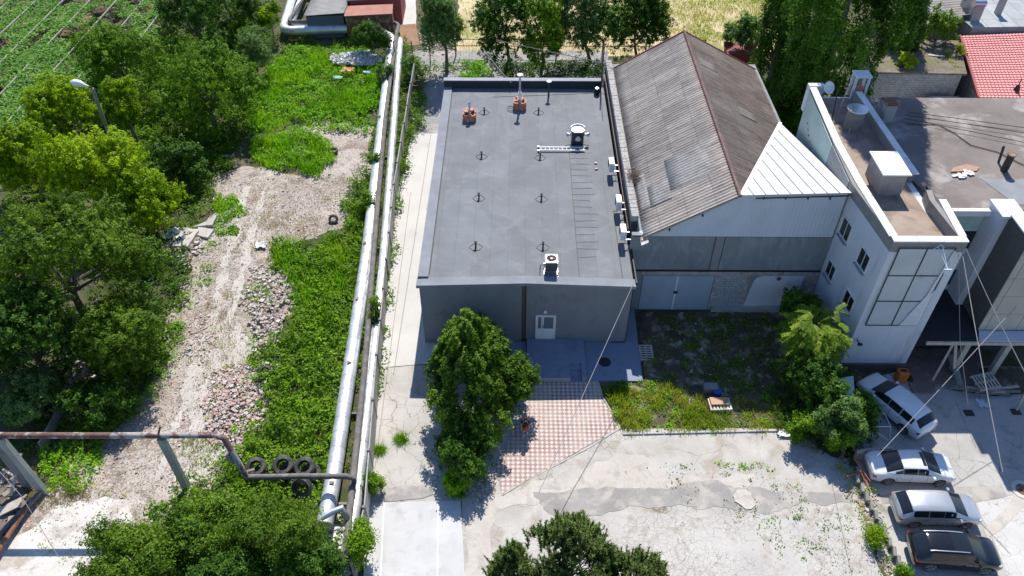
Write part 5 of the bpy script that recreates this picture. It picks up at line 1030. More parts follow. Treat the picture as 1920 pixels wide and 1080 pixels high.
for k in range(8): a=k*.8; m.obox((c[0]+.12*math.cos(a*2),c[1]+.12*math.sin(a*3),.05+k*.012),(math.cos(a),math.sin(a),.2),(-math.sin(a),math.cos(a),0),(0,0,1),.28,.1,.01)
tag(m.build('pale_rag',plain('pale rag',(.55,.6,.68),.8)),'pale blue rag dropped by the board pile','rag')
c=G(1690,705,.4); ob=empty('orange_bin',(c[0],c[1],0),'orange plastic bin beside the tower corner','bin')
m=MB(); m.prism([(c[0]-.3,c[1]-.25),(c[0]+.3,c[1]-.25),(c[0]+.3,c[1]+.25),(c[0]-.3,c[1]+.25)],.05,.85); m.build('body',plain('orange plastic',(.62,.16,.03),.5),ob,bevel=.05)
m=MB(); m.box(c[0]-.18,c[1]-.06,.852,c[0]+.18,c[1]+.1,.87); m.build('opening',M_black,ob)
c=G(1662,715,.3); gb=empty('grey_sack',(c[0],c[1],0),'grey rubbish sack beside the orange bin','sack'); m=MB(); m.lathe((c[0],c[1],.02),[(.22,0),(.3,.2),(.28,.45),(.12,.6),(.16,.68)],12); m.build('bag',plain('grey plastic',(.32,.34,.37),.5),gb,smooth=True)
for i,(px,py) in enumerate(((1817,774),(1905,772))): c=G(px,py,.12); m=MB(); m.box(c[0]-.25,c[1]-.2,.11,c[0]+.25,c[1]+.2,.125); tag(m.build('drain_grate',M_dark),['square dark drain grate in the shaded yard, the left one','square dark drain grate at the right edge of the yard'][i],'drain')
c=G(1918,918,.12); mh=empty('manhole_cover',(c[0],c[1],.1),'rusty round manhole cover at the right edge in a concrete ring','manhole cover'); m=MB(); m.lathe((c[0],c[1],.1),[(.33,0),(.33,.03),(.02,.035)],28); m.build('lid',M_rust,mh); m=MB(); m.lathe((c[0],c[1],.1),[(.345,0),(.345,.02),(.55,.02),(.55,0),(.345,0)],28); m.build('ring',M_white_slab,mh)
c=G(1395,936,.1); sheet('dust_ring',[(1372,928),(1382,919),(1398,917),(1410,926),(1414,938),(1420,948),(1402,952),(1388,944),(1376,940)],M_sand,.12,seg=.12)
# white metal frame and sheet near the ivy
c=G(1642,815,0); wf=empty('tubular_stand',(c[0],c[1],0),'white tubular steel frame behind the shaded white car','frame')
m=MB(); 
P4=[G(1630,800,1.0),G(1670,800,1.0),G(1658,775,1.0),G(1632,770,1.0)]
m.tube([*P4,P4[0]],.03,6)
m.build('top_rail',M_whitep,wf)
for a,b in ((P4[0],G(1640,826,0)),(P4[1],G(1668,828,0)),(P4[0],G(1668,828,0))): m=MB(); m.tube([a,b],.025,6); m.build('leg',M_whitep,wf)
m=MB(); m.bar(G(1604,852,.45),G(1668,846,.45),.12,.7); tag(m.build('low_wall',M_path_old),'low pale wall segment behind the white saloon car','wall')
m=MB(); m.prism(wpts([(1560,712),(1600,705),(1605,775),(1575,770)],1.6),1.55,1.62); tag(m.build('tarp_roof',plain('pale teal sheet',(.50,.64,.66),.6)),'pale teal sheet roof showing through the ivy beside the tower','sheet')
# red poles fence remains between yards
rp=empty('fallen_red_fence',(16.5,23,0),'fallen rusty red fence poles in the rubble between the yards','fence')
for i,(a,b) in enumerate((((1598,832),(1625,905)),((1602,860),(1640,915)),((1588,893),(1614,886)),((1612,880),(1632,925)))): 
    m=MB(); m.tube([G(*a,.7),G(*b,.25)],.035,6); m.build('pole',plain('rusty red paint %d'%i,(.45,.15,.09),.7),rp)
m=MB()
for k in range(10): y=900+k*17; a=G(1604+k*8.5,y,.2); m.bar(a+np.array([0,-.28,0]),a+np.array([.1,.2,.05]),.16,.5)
tag(m.build('broken_wall',M_concdk,bevel=.02),'line of broken dark wall base between the yards','wall')
# ============================================================ CARS
def car(name,label,cx_,cy_,rz,L,Wd,H,kind,paint,roofpaint=None,group='cars parked in the yard',sunroof=None,rails=False,z0=.128):
    t=empty(name,(0,0,0),label,'car',group); h=Wd/2
    # station: x, z bottom, z belt, z top, half width, half width of roof
    zb=.95*H/1.47
    if kind=='saloon': st=[(-.5,.38,.72,.80,.80,.66),(-.487,.26,.84,.93,.90,.74),(-.44,.22,.93,1.0,.96,.80),(-.40,.2,.97,1.03,.985,.82),(-.355,.2,.98,1.06,.99,.80),(-.16,.2,.98,1.41,1.,.67),(-.02,.2,.97,1.47,1.,.70),(.07,.2,.96,1.46,1.,.70),(.11,.2,.95,1.41,1.,.68),(.30,.2,.93,1.0,.99,.80),(.36,.2,.88,.96,.98,.80),(.44,.22,.80,.86,.95,.76),(.485,.28,.68,.74,.86,.66),(.5,.36,.56,.60,.74,.58)]
    elif kind=='wagon': st=[(-.5,.40,.70,.84,.80,.66),(-.487,.28,.88,.99,.92,.74),(-.465,.22,.98,1.10,.97,.76),(-.36,.2,1.0,1.43,.99,.70),(-.33,.2,1.0,1.47,.995,.70),(-.17,.2,.99,1.50,1.,.71),(-.02,.2,.98,1.50,1.,.72),(.06,.2,.97,1.48,1.,.71),(.12,.2,.96,1.43,1.,.69),(.30,.2,.94,1.02,.99,.80),(.35,.2,.89,.98,.98,.80),(.44,.22,.81,.88,.95,.76),(.485,.28,.68,.74,.86,.66),(.5,.36,.56,.60,.74,.58)]
    else: st=[(-.5,.45,.85,1.0,.82,.68),(-.487,.32,.98,1.12,.93,.74),(-.46,.26,1.05,1.24,.97,.74),(-.37,.24,1.08,1.57,.99,.70),(-.33,.24,1.08,1.62,.995,.70),(-.17,.24,1.06,1.66,1.,.72),(-.02,.24,1.05,1.66,1.,.72),(.06,.24,1.04,1.63,1.,.71),(.11,.24,1.03,1.56,1.,.69),(.29,.24,1.02,1.12,.99,.82),(.34,.24,.98,1.07,.98,.82),(.44,.26,.90,.98,.95,.78),(.485,.32,.74,.82,.88,.68),(.5,.40,.60,.66,.76,.6)]
    sc=H/max(s[3] for s in st); ring=[]
    for (x,zl,zb_,zt,w,wt) in st:
        zl,zb_,zt=zl*sc if False else zl,zb_*sc,zt*sc; w*=h; wt*=h
        ring.append([(x*L,w*.84,zl),(x*L,w*.955,zl+.10),(x*L,w,(zl+zb_)*.5+.05),(x*L,w*.985,zb_-.07),(x*L,w*.935,zb_),(x*L,wt+ (w*.935-wt)*.1 if zt-zb_>.2 else wt,zt-.06 if zt-zb_>.2 else zb_+(zt-zb_)*.55),(x*L,wt*.88,zt-.015),(x*L,wt*.45,zt+.008),(x*L,0,zt+.015)])
    nj=9; vs=[];fs=[]
    for r in ring: vs+=r+[(x,-y,z) for (x,y,z) in r[-2::-1]]
    nk=2*nj-1
    for i in range(len(ring)-1):
        for k in range(nk-1): fs.append((i*nk+k,i*nk+k+1,(i+1)*nk+k+1,(i+1)*nk+k))
        fs.append((i*nk+nk-1,i*nk,(i+1)*nk,(i+1)*nk+nk-1))
    fs.append(tuple(range(nk))); fs.append(tuple((len(ring)-1)*nk+k for k in range(nk-1,-1,-1)))
    bm_=MB(); bm_.add(vs,fs); me=bm_.mesh('body'); bo=bpy.data.objects.new('tmp',me); COL.objects.link(bo)
    wr=.33 if kind!='suv' else .36; wxs=(-.30*L,.305*L); cut=MB()
    for wx in wxs:
        for s in (-1,1): cut.lathe((wx,s*(h-.12),wr+.0),[(wr+.055,-.22),(wr+.055,.3)] ,24,'y')
    cm=cut.mesh('cut'); co2=bpy.data.objects.new('cut',cm); COL.objects.link(co2); md=bo.modifiers.new('b','BOOLEAN'); md.object=co2; md.operation='DIFFERENCE'; md.solver='EXACT'
    bpy.context.view_layer.update(); ev=bo.evaluated_get(bpy.context.evaluated_depsgraph_get()); m2=bpy.data.meshes.new_from_object(ev); m2.materials.clear()
    bpy.data.objects.remove(bo); bpy.data.objects.remove(co2)
    body=link('body',m2,paint,t,smooth=True)
    def lerp(a,b,f): return tuple(a[q]+(b[q]-a[q])*f for q in range(3))
    def pane(i0,f0,i1,f1,j0,j1,name,mat,both=True,off=.010,parent=body,in0=.0,in1=.0,mir=False):
        # surface patch between stations and profile points, lifted off the paint
        rows=[(i0,f0)]+[(i,0) for i in range(i0+1,i1+1)]+([(i1,f1)] if f1>0 else [])
        for s in ((1,-1) if both else (1,)):
            m=MB(); V=[]
            cols=[j0+in0]+list(range(int(j0)+1,int(j1)))+[j1-in1] if not mir else None
            for (i,f) in rows:
                def pt(j):
                    a=ring[i]; b=ring[min(i+1,len(ring)-1)]; j_=int(j); g_=j-j_; pa=lerp(a[j_],a[min(j_+1,8)],g_); pb=lerp(b[j_],b[min(j_+1,8)],g_); return lerp(pa,pb,f)
                if mir:
                    js=[j0+in0]+list(range(int(j0)+1,9)); row=[pt(j) for j in js]; V.append(row+[(x,-y,z) for (x,y,z) in row[-2::-1]])
                else: V.append([ (p[0],p[1]*s,p[2]) for p in map(pt,cols)])
            nc=len(V[0]); VV=[Vector(p) for r in V for p in r]
            cent=Vector((0,0,.6)); ff=[(a*nc+b,a*nc+b+1,(a+1)*nc+b+1,(a+1)*nc+b) for a in range(len(V)-1) for b in range(nc-1)]
            # outward lift
            nrm=(VV[1]-VV[0]).cross(VV[nc]-VV[0]).normalized()
            mid=sum(VV,Vector())/len(VV)
            if nrm.dot(mid-cent)<0: nrm=-nrm
            VV=[v+nrm*off for v in VV]; lo=[v-nrm*(off+.012) for v in VV]; n_=len(VV)
            m.add(VV+lo,ff); o=m.build(name,mat,parent,smooth=True,fix=False)
    GL=glassy('car glass '+name+kind,(.012,.016,.020),.12)
    if kind=='saloon': rw,ws=(4,0.15,5,0),(8,.12,8,.93); sides=((5,-0,6,.25),(6,.33,8,.6))
    else: rw,ws=(2,.25,3,.0),(8,.12,8,.93); sides=((3,.3,4,.93),(5,.0,6,.25),(6,.33,8,.6))
    if kind=='saloon': pane(4,.05,4,.97,4.9,8,'rear_window',GL,False,mir=True); 
    else: pane(2,.0,2,.95,4.9,8,'rear_window',GL,False,mir=True)
    pane(8,.04,8,.96,4.9,8,'windscreen',GL,False,mir=True)
    for a in sides: pane(*a,4,5,'side_window',GL,True,in0=.10,in1=.08)
    if kind=='saloon': pane(4,.55,4,.98,4,5,'quarter_window',GL,True,in0=.2,in1=.3)
    if sunroof=='small': pane(7,.0,8,.0,6,8,'sunroof',GL,False,mir=True,off=.012,in0=.3)
    if sunroof=='big': pane(5,.45,8,.0,6,8,'sunroof',GL,False,mir=True,off=.012,in0=.1)
    if rails:
        for s in (1,-1):
            m=MB(); m.tube([(ring[i][6][0],ring[i][6][1]*1.0*s,ring[i][6][2]+.05) for i in (3,4,5,6,7)],.025,6); m.build('roof_rail',M_chrome,t,smooth=True)
    # wheels
    for wx in wxs:
        for s in (-1,1):
            y=s*(h-.11); m=MB(); m.lathe((wx,y,wr),[(wr*.66,-.10),(wr*.9,-.11),(wr,-.07),(wr,.07),(wr*.9,.11),(wr*.66,.10),(wr*.66,-.10)],24,'y'); wh=m.build('wheel',M_rubber,t,smooth=True)
            m=MB(); 
            for k in range(5): a=2*math.pi*k/5+.3; m.obox((wx+wr*.36*math.cos(a),y+s*.085,wr+wr*.36*math.sin(a)),(math.cos(a),0,math.sin(a)),(0,1,0),(-math.sin(a),0,math.cos(a)),wr*.3,.015,.035)
            m.lathe((wx,y+s*.08,wr),[(.07,-.02),(.07,.02),(.01,.025)],10,'y'); m.lathe((wx,y,wr),[(wr*.60,s*.06),(wr*.66,s*.095),(wr*.64,s*.10),(wr*.58,s*.07),(wr*.60,s*.06)],24,'y'); m.build('rim',plain('alloy',(.45,.46,.48),.35,.8) if 'alloy' not in bpy.data.materials else bpy.data.materials['alloy'],wh)
            m=MB(); m.lathe((wx,s*(h-.20),wr),[(wr*.62,0),(wr*.62,s*.01),(.01,s*.012)],16,'y'); m.build('brake_disc',M_black,wh)
    # lamps, mirrors, handles, plates
    f=ring[-3]; r0=ring[1]; HL=glassy('headlamp '+name+kind,(.55,.58,.6),.1); TL=glassy('tail lamp '+name+kind,(.20,.008,.012),.2)
    for s in (1,-1):
        m=MB(); m.obox((ring[-3][3][0]+.02,s*(ring[-3][4][1]-.06),ring[-3][4][2]-.05),Vector((.9,-s*.35,-.25)).normalized(),Vector((s*.35,.9,0)).normalized(),(0,0,1),.13,.09,.05); m.build('headlight',HL,t,bevel=.02)
        m=MB(); m.obox((ring[1][3][0]+.04,s*(ring[1][3][1]-.05),ring[1][3][2]+.0),(1,s*.2,0),(0,1,0),(0,0,1),.08,.12,.055); m.build('tail_light',TL,t,bevel=.02)
        x=.19*L; m=MB(); m.obox((x,s*(h+.10),zb*1.04),(1,0,0),(0,1,0),(0,0,1),.07,.10,.06); m.build('mirror',paint,t,bevel=.02)
        for xx_ in (.02*L,-.2*L): m=MB(); m.box(xx_,s*(h*.995)-.012,zb-.17,xx_+.15,s*(h*.995)+.012,zb-.14); m.build('door_handle',M_dark if kind!='saloon' else M_steel,t)
        m=MB(); 
        for xx_ in (.135*L,-.055*L,-.225*L): m.box(xx_,s*(h*.985)-.012,.35,xx_+.012,s*(h*1.0)+.004,zb-.06)
        m.box(-.24*L,s*(h*.955)-.01,.30,.24*L,s*(h*.97)+.004,.345); m.build('door_seam',M_black,t)
    m=MB(); m.box(.5*L-.03,-.26,.42,.5*L+.012,.26,.52); m.build('number_plate',M_whitep,t); m=MB(); m.box(-.5*L-.012,-.26,.62,-.5*L+.03,.26,.72); m.build('number_plate',M_whitep,t)
    m=MB(); m.box(.478*L,-.45,.50,.497*L,.45,.64); m.build('grille',M_black,t,bevel=.02)
    m=MB(); m.box(-.44*L,-h*.8,.18,.44*L,h*.8,.3); m.build('underbody',M_black,t)
    t.location=(cx_,cy_,z0); t.rotation_euler=(0,0,rz); t.scale=(.87,)*3; return t
def paintm(name,c,metal=.0,rough=.25,coat=.6):
    m=plain(name,c,rough,metal,.5,.03,coat); return m
def mid2(a,b,z): A=G(*a,z); Bq=G(*b,z); return (A+Bq)/2
def place(rw_,fw_,half,z=.40):
    # near-side wheel hubs seen in the survey -> centre and heading
    a=G(*rw_,z); b=G(*fw_,z); d=(b-a)[:2]; ang=math.atan2(d[1],d[0]); n_=np.array([-math.sin(ang),math.cos(ang)]); c=(a+b)[:2]/2+n_*half; return c,ang
c,a=place((1665,902),(1759,905),.72); car('saloon_car','white saloon car with black sunroof, half in the tower shade',c[0],c[1],a,4.85,1.82,1.46,'saloon',paintm('white paint',(.74,.76,.78)),sunroof='small')
c,a=place((1715,983),(1811,985),.72); car('estate_car','silver estate car with bright white sunlit roof between the white and black cars',c[0]-.05,c[1],a,4.7,1.8,1.5,'wagon',paintm('silver paint',(.52,.54,.56),.55,.3))
c,a=place((1747,1064),(1850,1071),.74,.42); car('black_suv','black SUV with glass roof and silver roof rails, nearest the camera',c[0]-.1,c[1],a,4.6,1.84,1.62,'suv',paintm('black paint',(.008,.008,.010),.0,.12,.5),sunroof='big',rails=True)
A=G(1712,800,.8); Bq=G(1640,735,.9); ang=math.atan2(Bq[1]-A[1],Bq[0]-A[0]); c=(G(1735,795,.5)+G(1612,722,.6))/2
car('white_suv','white SUV parked askew in the shade with its nose under the ivy',c[0]+.1,c[1]-.1,ang,4.9,1.9,1.66,'suv',paintm('cool white paint',(.74,.77,.80)))
# ============================================================ PERSON
def person():
    c=G(985,814,.12); t=empty('person',(c[0],c[1],0),'person in dark top and red shorts walking on the paving by the tree','person')
    me=bpy.data.meshes.new('body'); J=dict(pelvis=(0,0,.92),chest=(0,-.02,1.25),neck=(0,-.03,1.47),head=(0,-.04,1.60),top=(0,-.02,1.74),shl=(-.19,-.02,1.40),ell=(-.27,-.05,1.14),wrl=(-.25,-.22,.98),shr=(.19,-.02,1.40),elr=(.26,.05,1.13),wrr=(.24,-.05,.90),hl=(-.09,0,.88),kl=(-.10,-.12,.50),al=(-.10,.02,.09),tl=(-.10,-.14,.04),hr=(.09,0,.88),kr=(.10,.05,.48),ar=(.11,.22,.12),tr=(.11,.10,.04))
    Rd=dict(pelvis=.13,chest=.14,neck=.055,head=.10,top=.085,shl=.06,ell=.042,wrl=.03,shr=.06,elr=.042,wrr=.03,hl=.09,kl=.06,al=.04,tl=.03,hr=.09,kr=.06,ar=.04,tr=.03)
    E=[('pelvis','chest'),('chest','neck'),('neck','head'),('head','top'),('chest','shl'),('shl','ell'),('ell','wrl'),('chest','shr'),('shr','elr'),('elr','wrr'),('pelvis','hl'),('hl','kl'),('kl','al'),('al','tl'),('pelvis','hr'),('hr','kr'),('kr','ar'),('ar','tr')]
    for s,w in (('l',J['wrl']),('r',J['wrr'])):
        J['palm'+s]=(w[0],w[1]-.04,w[2]-.07); Rd['palm'+s]=.035; E.append(('wr'+s,'palm'+s))
        for k,(dx,ln) in enumerate(((-.028,.07),(-.009,.08),(.010,.075),(.028,.06))):
            J[f'f{s}{k}']=(w[0]+dx,w[1]-.06,w[2]-.07-ln); Rd[f'f{s}{k}']=.009; E.append(('palm'+s,f'f{s}{k}'))
        J['th'+s]=(w[0]+(.06 if s=='l' else -.06),w[1]-.07,w[2]-.10); Rd['th'+s]=.011; E.append(('palm'+s,'th'+s))
    ks=list(J); me.from_pydata([J[k] for k in ks],[(ks.index(a),ks.index(b)) for a,b in E],[]); o=bpy.data.objects.new('tmp',me); COL.objects.link(o)
    sk_=o.modifiers.new('s','SKIN'); 
    for i,k in enumerate(ks): me.skin_vertices[0].data[i].radius=(Rd[k],Rd[k])
    me.skin_vertices[0].data[0].use_root=True; ss=o.modifiers.new('u','SUBSURF'); ss.levels=1; ss.render_levels=1
    bpy.context.view_layer.update(); m2=bpy.data.meshes.new_from_object(o.evaluated_get(bpy.context.evaluated_depsgraph_get())); bpy.data.objects.remove(o); m2.transform(Matrix.Translation((c[0],c[1],.1)))
    skin=plain('skin',(.50,.31,.23),.6); body=link('body',m2,skin,t,smooth=True); X,Y=c[0],c[1]
    def tub(name,pts,rs,mat): m=MB(); m.tube([(X+p[0],Y+p[1],p[2]+.1) for p in pts],rs,14); return m.build(name,mat,t,smooth=True)
    dk=plain('dark cloth',(.02,.02,.025),.9); rd=plain('red cloth',(.45,.05,.03),.8)
    m=MB(); m.tube([(X,Y,1.0),(X,Y-.01,1.15),(X,Y-.02,1.38),(X,Y-.03,1.52)],[.155,.16,.17,.08],16); 
    for s in (-1,1): m.tube([(X+s*.12,Y-.02,1.50),(X+s*.2,Y-.02,1.48),(X+s*.25,Y-.03,1.30)],[.07,.08,.06],12)
    m.build('shirt',dk,t,smooth=True)
    m=MB(); m.tube([(X,Y,1.05),(X,Y,.92)],[.15,.17],16); m.tube([(X-.09,Y,.98),(X-.095,Y-.08,.68)],[.11,.095],14); m.tube([(X+.09,Y,.98),(X+.1,Y+.02,.68)],[.11,.095],14); m.build('shorts',rd,t,smooth=True)
    m=MB(); m.lathe((X,Y-.02,1.72),[(.112,-.02),(.115,.06),(.09,.12),(.03,.15)],16); m.build('hair',plain('dark hair',(.02,.015,.012),.7),t,smooth=True)
    for s,ft in ((-1,(-.10,-.06)),(1,(.11,.16))): m=MB(); m.obox((X+ft[0],Y+ft[1],.145),(1,0,0),(0,1,0),(0,0,1),.045,.13,.04); m.build('shoe',M_whitep,t,bevel=.02)
person(); bpy.data.objects['person'].scale=(.86,)*3
# ============================================================ VEGETATION
TG='trees along the left side of the lot'
tree('green_tree',385,172,92,82,3.6,G_mid,'broad mid green tree beside the weeds, right of the street lamp',13000,.20,34,1,group=TG,tr=.2)
tree('green_tree',225,125,78,58,3.4,G_mid,'mid green tree behind the street lamp head by the vine trellis',9000,.2,26,2,group=TG)
tree('yellow_green_tree',118,210,66,50,3.2,G_yel,'yellow green tree left of the street lamp pole',7000,.22,24,3,group=TG,tshift=-.1)
tree('yellow_green_tree',232,195,40,36,3.8,G_yel,'narrow yellow green tree just right of the street lamp pole',3500,.2,14,4,group=TG,tshift=-.2)
tree('yellow_green_tree',50,300,85,52,3.2,G_yel,'yellow green tree at the left edge below the trellis',8000,.22,26,5,group=TG,tshift=-.15)
tree('yellow_green_tree',175,325,100,62,3.8,G_yel,'brightest yellow green tree in the middle of the left trees',12000,.22,34,6,group=TG)
tree('yellow_green_tree',290,375,66,60,3.0,G_yel,'yellow green tree at the gravel edge',7000,.21,22,7,group=TG,tshift=-.2)
tree('olive_tree',120,510,175,125,4.6,G_oli,'largest dark olive tree of the left side with twigs showing',26000,.19,60,8,group=TG,tr=.28,lobe=(.18,.32),inner=.4)
tree('olive_tree',45,640,110,95,3.4,G_dark,'dark shaded tree at the left edge below the largest olive tree',10000,.2,30,9,group=TG,tshift=-.1)
tree('olive_tree',225,640,75,62,2.8,G_oli,'smaller olive tree between the largest one and the gravel',8000,.18,26,10,group=TG)
tree('dark_bush',328,302,58,44,1.9,G_dark,'dark glossy bush at the upper end of the gravel',6000,.2,18,11,cat='bush',tr=.08)
tree('pale_bush',62,742,42,50,1.6,G_blue,'pale creeper covered bush by the low panel fence',3500,.18,14,12,cat='bush',tr=.07)
tree('dark_bush',170,760,75,50,1.2,G_dark,'dark green bush between the panel fence and the gravel',5000,.17,18,13,cat='bush',tr=.07)
tree('dark_tree',362,42,58,52,5.0,G_dark,'dark fir like tree at the top beside the trellis',8000,.2,26,14,rz=4.2,tr=.2)
tree('dark_tree',430,20,50,34,3.0,G_dark,'dark tree in the shade at the top behind the ivy column',4500,.2,18,15)
tree('ivy_column',472,100,34,46,2.4,G_blue,'ivy covered stump with hanging leaves below the pipe corner',4500,.16,18,16,cat='bush')
tree('bright_shrub',505,32,26,24,2.2,G_yel,'small bright shrub beside the far pipe bend',1800,.2,9,17,cat='shrub',tr=.06,tshift=-.3)
tree('ivy_mound',697,76,36,24,1.7,G_dark,'dark ivy mound covering the pipe corner',4200,.16,14,18,cat='bush',rz=1.6,tr=.06)
tree('ivy_clump',455,60,40,30,1.4,G_mid,'loose green shrub at the top among the dark trees',2500,.18,12,19,cat='shrub',tr=.06)
# rear row
RG='trees along the rear mesh fence'
def rear(px,py,rx,ry,bx_,by_,lab,seed,mat=G_pop,nl=7000,zc=4.6,**k):
    b=G(bx_,by_,0); tree('fence_tree',px,py,rx*1.15,ry*1.15,zc,mat,lab,int(nl*1.3),.21,34,seed,group=RG,base=(b[0],b[1]),rz=3.9,tr=.14,**k)
rear(825,42,38,38,838,138,'slim tree with bare dark trunk left of the rear fence',21,G_blue,6500,lobe=(.3,.42))
rear(945,48,52,52,955,112,'second tree along the rear fence with drooping crown',22)
rear(1015,62,38,44,1020,115,'thin middle tree of the rear fence row',23,G_mid,5000)
rear(1085,32,58,50,1108,118,'wide tree with forked trunk in the rear fence row',24,G_blue,8000)
rear(1190,48,66,55,1195,115,'big dark tree of the rear row next to the corrugated roof',25,G_pop,10000)
tree('grey_green_tree',1392,62,34,32,3.0,G_blue,'small greyish tree left of the poplars',3800,.2,12,26,tr=.1)
# poplars: tall columns
def poplar(bx_,by_,r,h,lab,seed,n):
    b=G(bx_,by_,0); r_=np.random.default_rng(seed); root=empty('poplar',(b[0],b[1],0),lab,'tree','tall poplars behind the corrugated roof')
    z=r_.uniform(.6,h,n)**1; f=z/h; prof=np.where(f<.2,.55+f*2.2,1.0-((f-.2)/.8)**2.2*.8)*r
    nb=int(h*9); zb_=r_.uniform(.3,h,nb); ab=r_.uniform(0,6.28,nb)
    # upright plumes of leafy twigs
    pr=lambda f: np.where(f<.2,.62+f*1.9,1-((np.clip(f,.2,1)-.2)/.8)**2.8*.85)
    npl=int(h*7); za=r_.uniform(.2,h*.95,npl); aa=r_.uniform(0,6.28,npl); ra=pr(za/h)*r*(1-np.abs(r_.normal(0,.13,npl)))*r_.uniform(.85,1.12,npl); nt_=n//18; kk=r_.integers(0,npl,nt_)
    u=r_.uniform(-1.6,1.4,nt_); zz=np.clip(za[kk]+u,.2,h+.6); rad=ra[kk]*(1-.10*np.clip(u,0,2))*(1-np.abs(r_.normal(0,.09,nt_))); inn=r_.random(nt_)<.12; rad=np.where(inn,rad*r_.uniform(.3,.9,nt_),rad); ang=aa[kk]+r_.normal(0,.36,nt_)/np.maximum(ra[kk],.5)
    Tp=np.stack([b[0]+rad*np.cos(ang),b[1]+rad*np.sin(ang),zz],1); q=r_.integers(0,nt_,n); P=Tp[q]+r_.normal(0,1,(n,3))*np.array([.13,.13,.24]); ang=ang[q]
    D=np.stack([np.cos(ang),np.sin(ang),np.full(n,.35)],1)+r_.normal(0,.55,(n,3)); lt=(r_.random(npl)[kk]*.6+r_.random(nt_)*.6)[q]
    leaves('crown',P,D,.2*r_.uniform(.6,1.4,n),.14*r_.uniform(.6,1.4,n),lt*.75+r_.random(n)*.25,G_pop,root)
    m=MB(); m.tube([(b[0],b[1],-.1),(b[0],b[1],h*.5),(b[0],b[1],h*.97)],[.32,.2,.04],8)
    for k in range(10): a=r_.uniform(0,6.28); z0_=r_.uniform(1,h*.6); m.tube([(b[0],b[1],z0_),(b[0]+.5*r*math.cos(a),b[1]+.5*r*math.sin(a),z0_+1.6),(b[0]+.8*r*math.cos(a),b[1]+.8*r*math.sin(a),z0_+3)],[.09,.06,.02],5)
    m.build('trunk',M_bark,root,smooth=True)
poplar(1436,180,1.9,19,'slimmer dark poplar next to the corrugated roof',31,45000)
poplar(1512,262,4.1,31,'large broad dark poplar behind the white tower',32,140000)
poplar(1652,185,1.7,11,'rightmost poplar with lighter side branches, beside the block shed',33,26000)
# roof shrub etc.
def bushz(name,px,py,rx,ry,zb_,rzv,mat,lab,n,seed,leaf=.18,cat='bush',nl=14):
    c=G(px,py,zb_+rzv*.6); k=depth(c)/FPX; P,D,lt,lc,r_=crownpts(c,(rx*k,ry*k,rzv),nl,n,seed,(.3,.5)); kk=P[:,2]>zb_; P,D,lt=P[kk],D[kk],lt[kk]; n=len(P)
    root=empty(name,(c[0],c[1],zb_),lab,cat); leaves('foliage',P,D+r_.normal(0,.5,(n,3))+np.array([0,0,.6]),leaf*r_.uniform(.6,1.4,n),leaf*.55*r_.uniform(.6,1.4,n),lt*.5+r_.random(n)*.5,mat,root)
    m=MB()
    for i in range(6): m.tube([(c[0],c[1],zb_),tuple((np.array([c[0],c[1],zb_])+lc[i])/2+np.array([0,0,.1])),tuple(lc[i])],[.05,.035,.015],5)
    m.build('stem',M_bark,root); return root
bushz('roof_shrub',1762,52,36,34,4.95,1.9,G_mid,'green shrub growing over the overgrown shed roof',5000,41)
bushz('roof_shrub',1702,115,22,14,4.95,.7,G_yel,'small yellow green plant at the left end of the shed roof',1200,42)
bushz('roof_shrub',1795,95,16,14,4.95,.5,G_grassy,'thin yellow weed beside the red tile roof',500,43)
bushz('wall_bush',1702,172,16,10,.1,.8,G_blue,'pale green plant at the foot of the shed wall',900,44)
cover('roof_moss',[(1690,95),(1790,100),(1795,125),(1690,128)],G_grassy,25,.12,.14,45,.55) and None
ob_=[o for o in bpy.data.objects if o.name.startswith('roof_moss')][0]; ob_.location.z=4.93; P0=wpts([(1690,95),(1790,100),(1795,125),(1690,128)],4.95)
bpy.data.objects.remove(ob_); o=cover('roof_moss',P0,G_grassy,30,.12,.14,45,.5,world=True,label='yellowish moss and weeds on the overgrown shed roof',cat='moss'); o.location.z=4.93
# centre fruit tree
b=G(882,775,0); tree('fruit_tree',880,690,68,120,3.0,G_fruit,'fruit tree with glossy dark leaves in front of the grey building',28000,.18,110,51,base=(b[0],b[1]+.9),tr=.15,rz=3.5,lobe=(.10,.20),inner=.35,cone=.55)
bt=G(975,760,0); tree('young_fruit_tree',968,722,38,56,1.7,G_fruit,'small leafy tree hugging the right side of the fruit tree',4500,.18,16,52,tr=.07,rz=1.5)
tree('under_bush',872,835,58,68,1.3,G_dark,'bush filling the ground under the fruit tree, tree shade put into its dark leaves',8500,.19,26,53,cat='bush',tr=.06,rz=1.3)  # dark leaf colour imitates the fruit tree's shadow on this bush
tree('bright_weed_clump',852,905,26,22,.5,G_grass,'bright green weed clump below the fruit tree',1600,.16,9,54,cat='weeds',tr=.02,rz=.5)
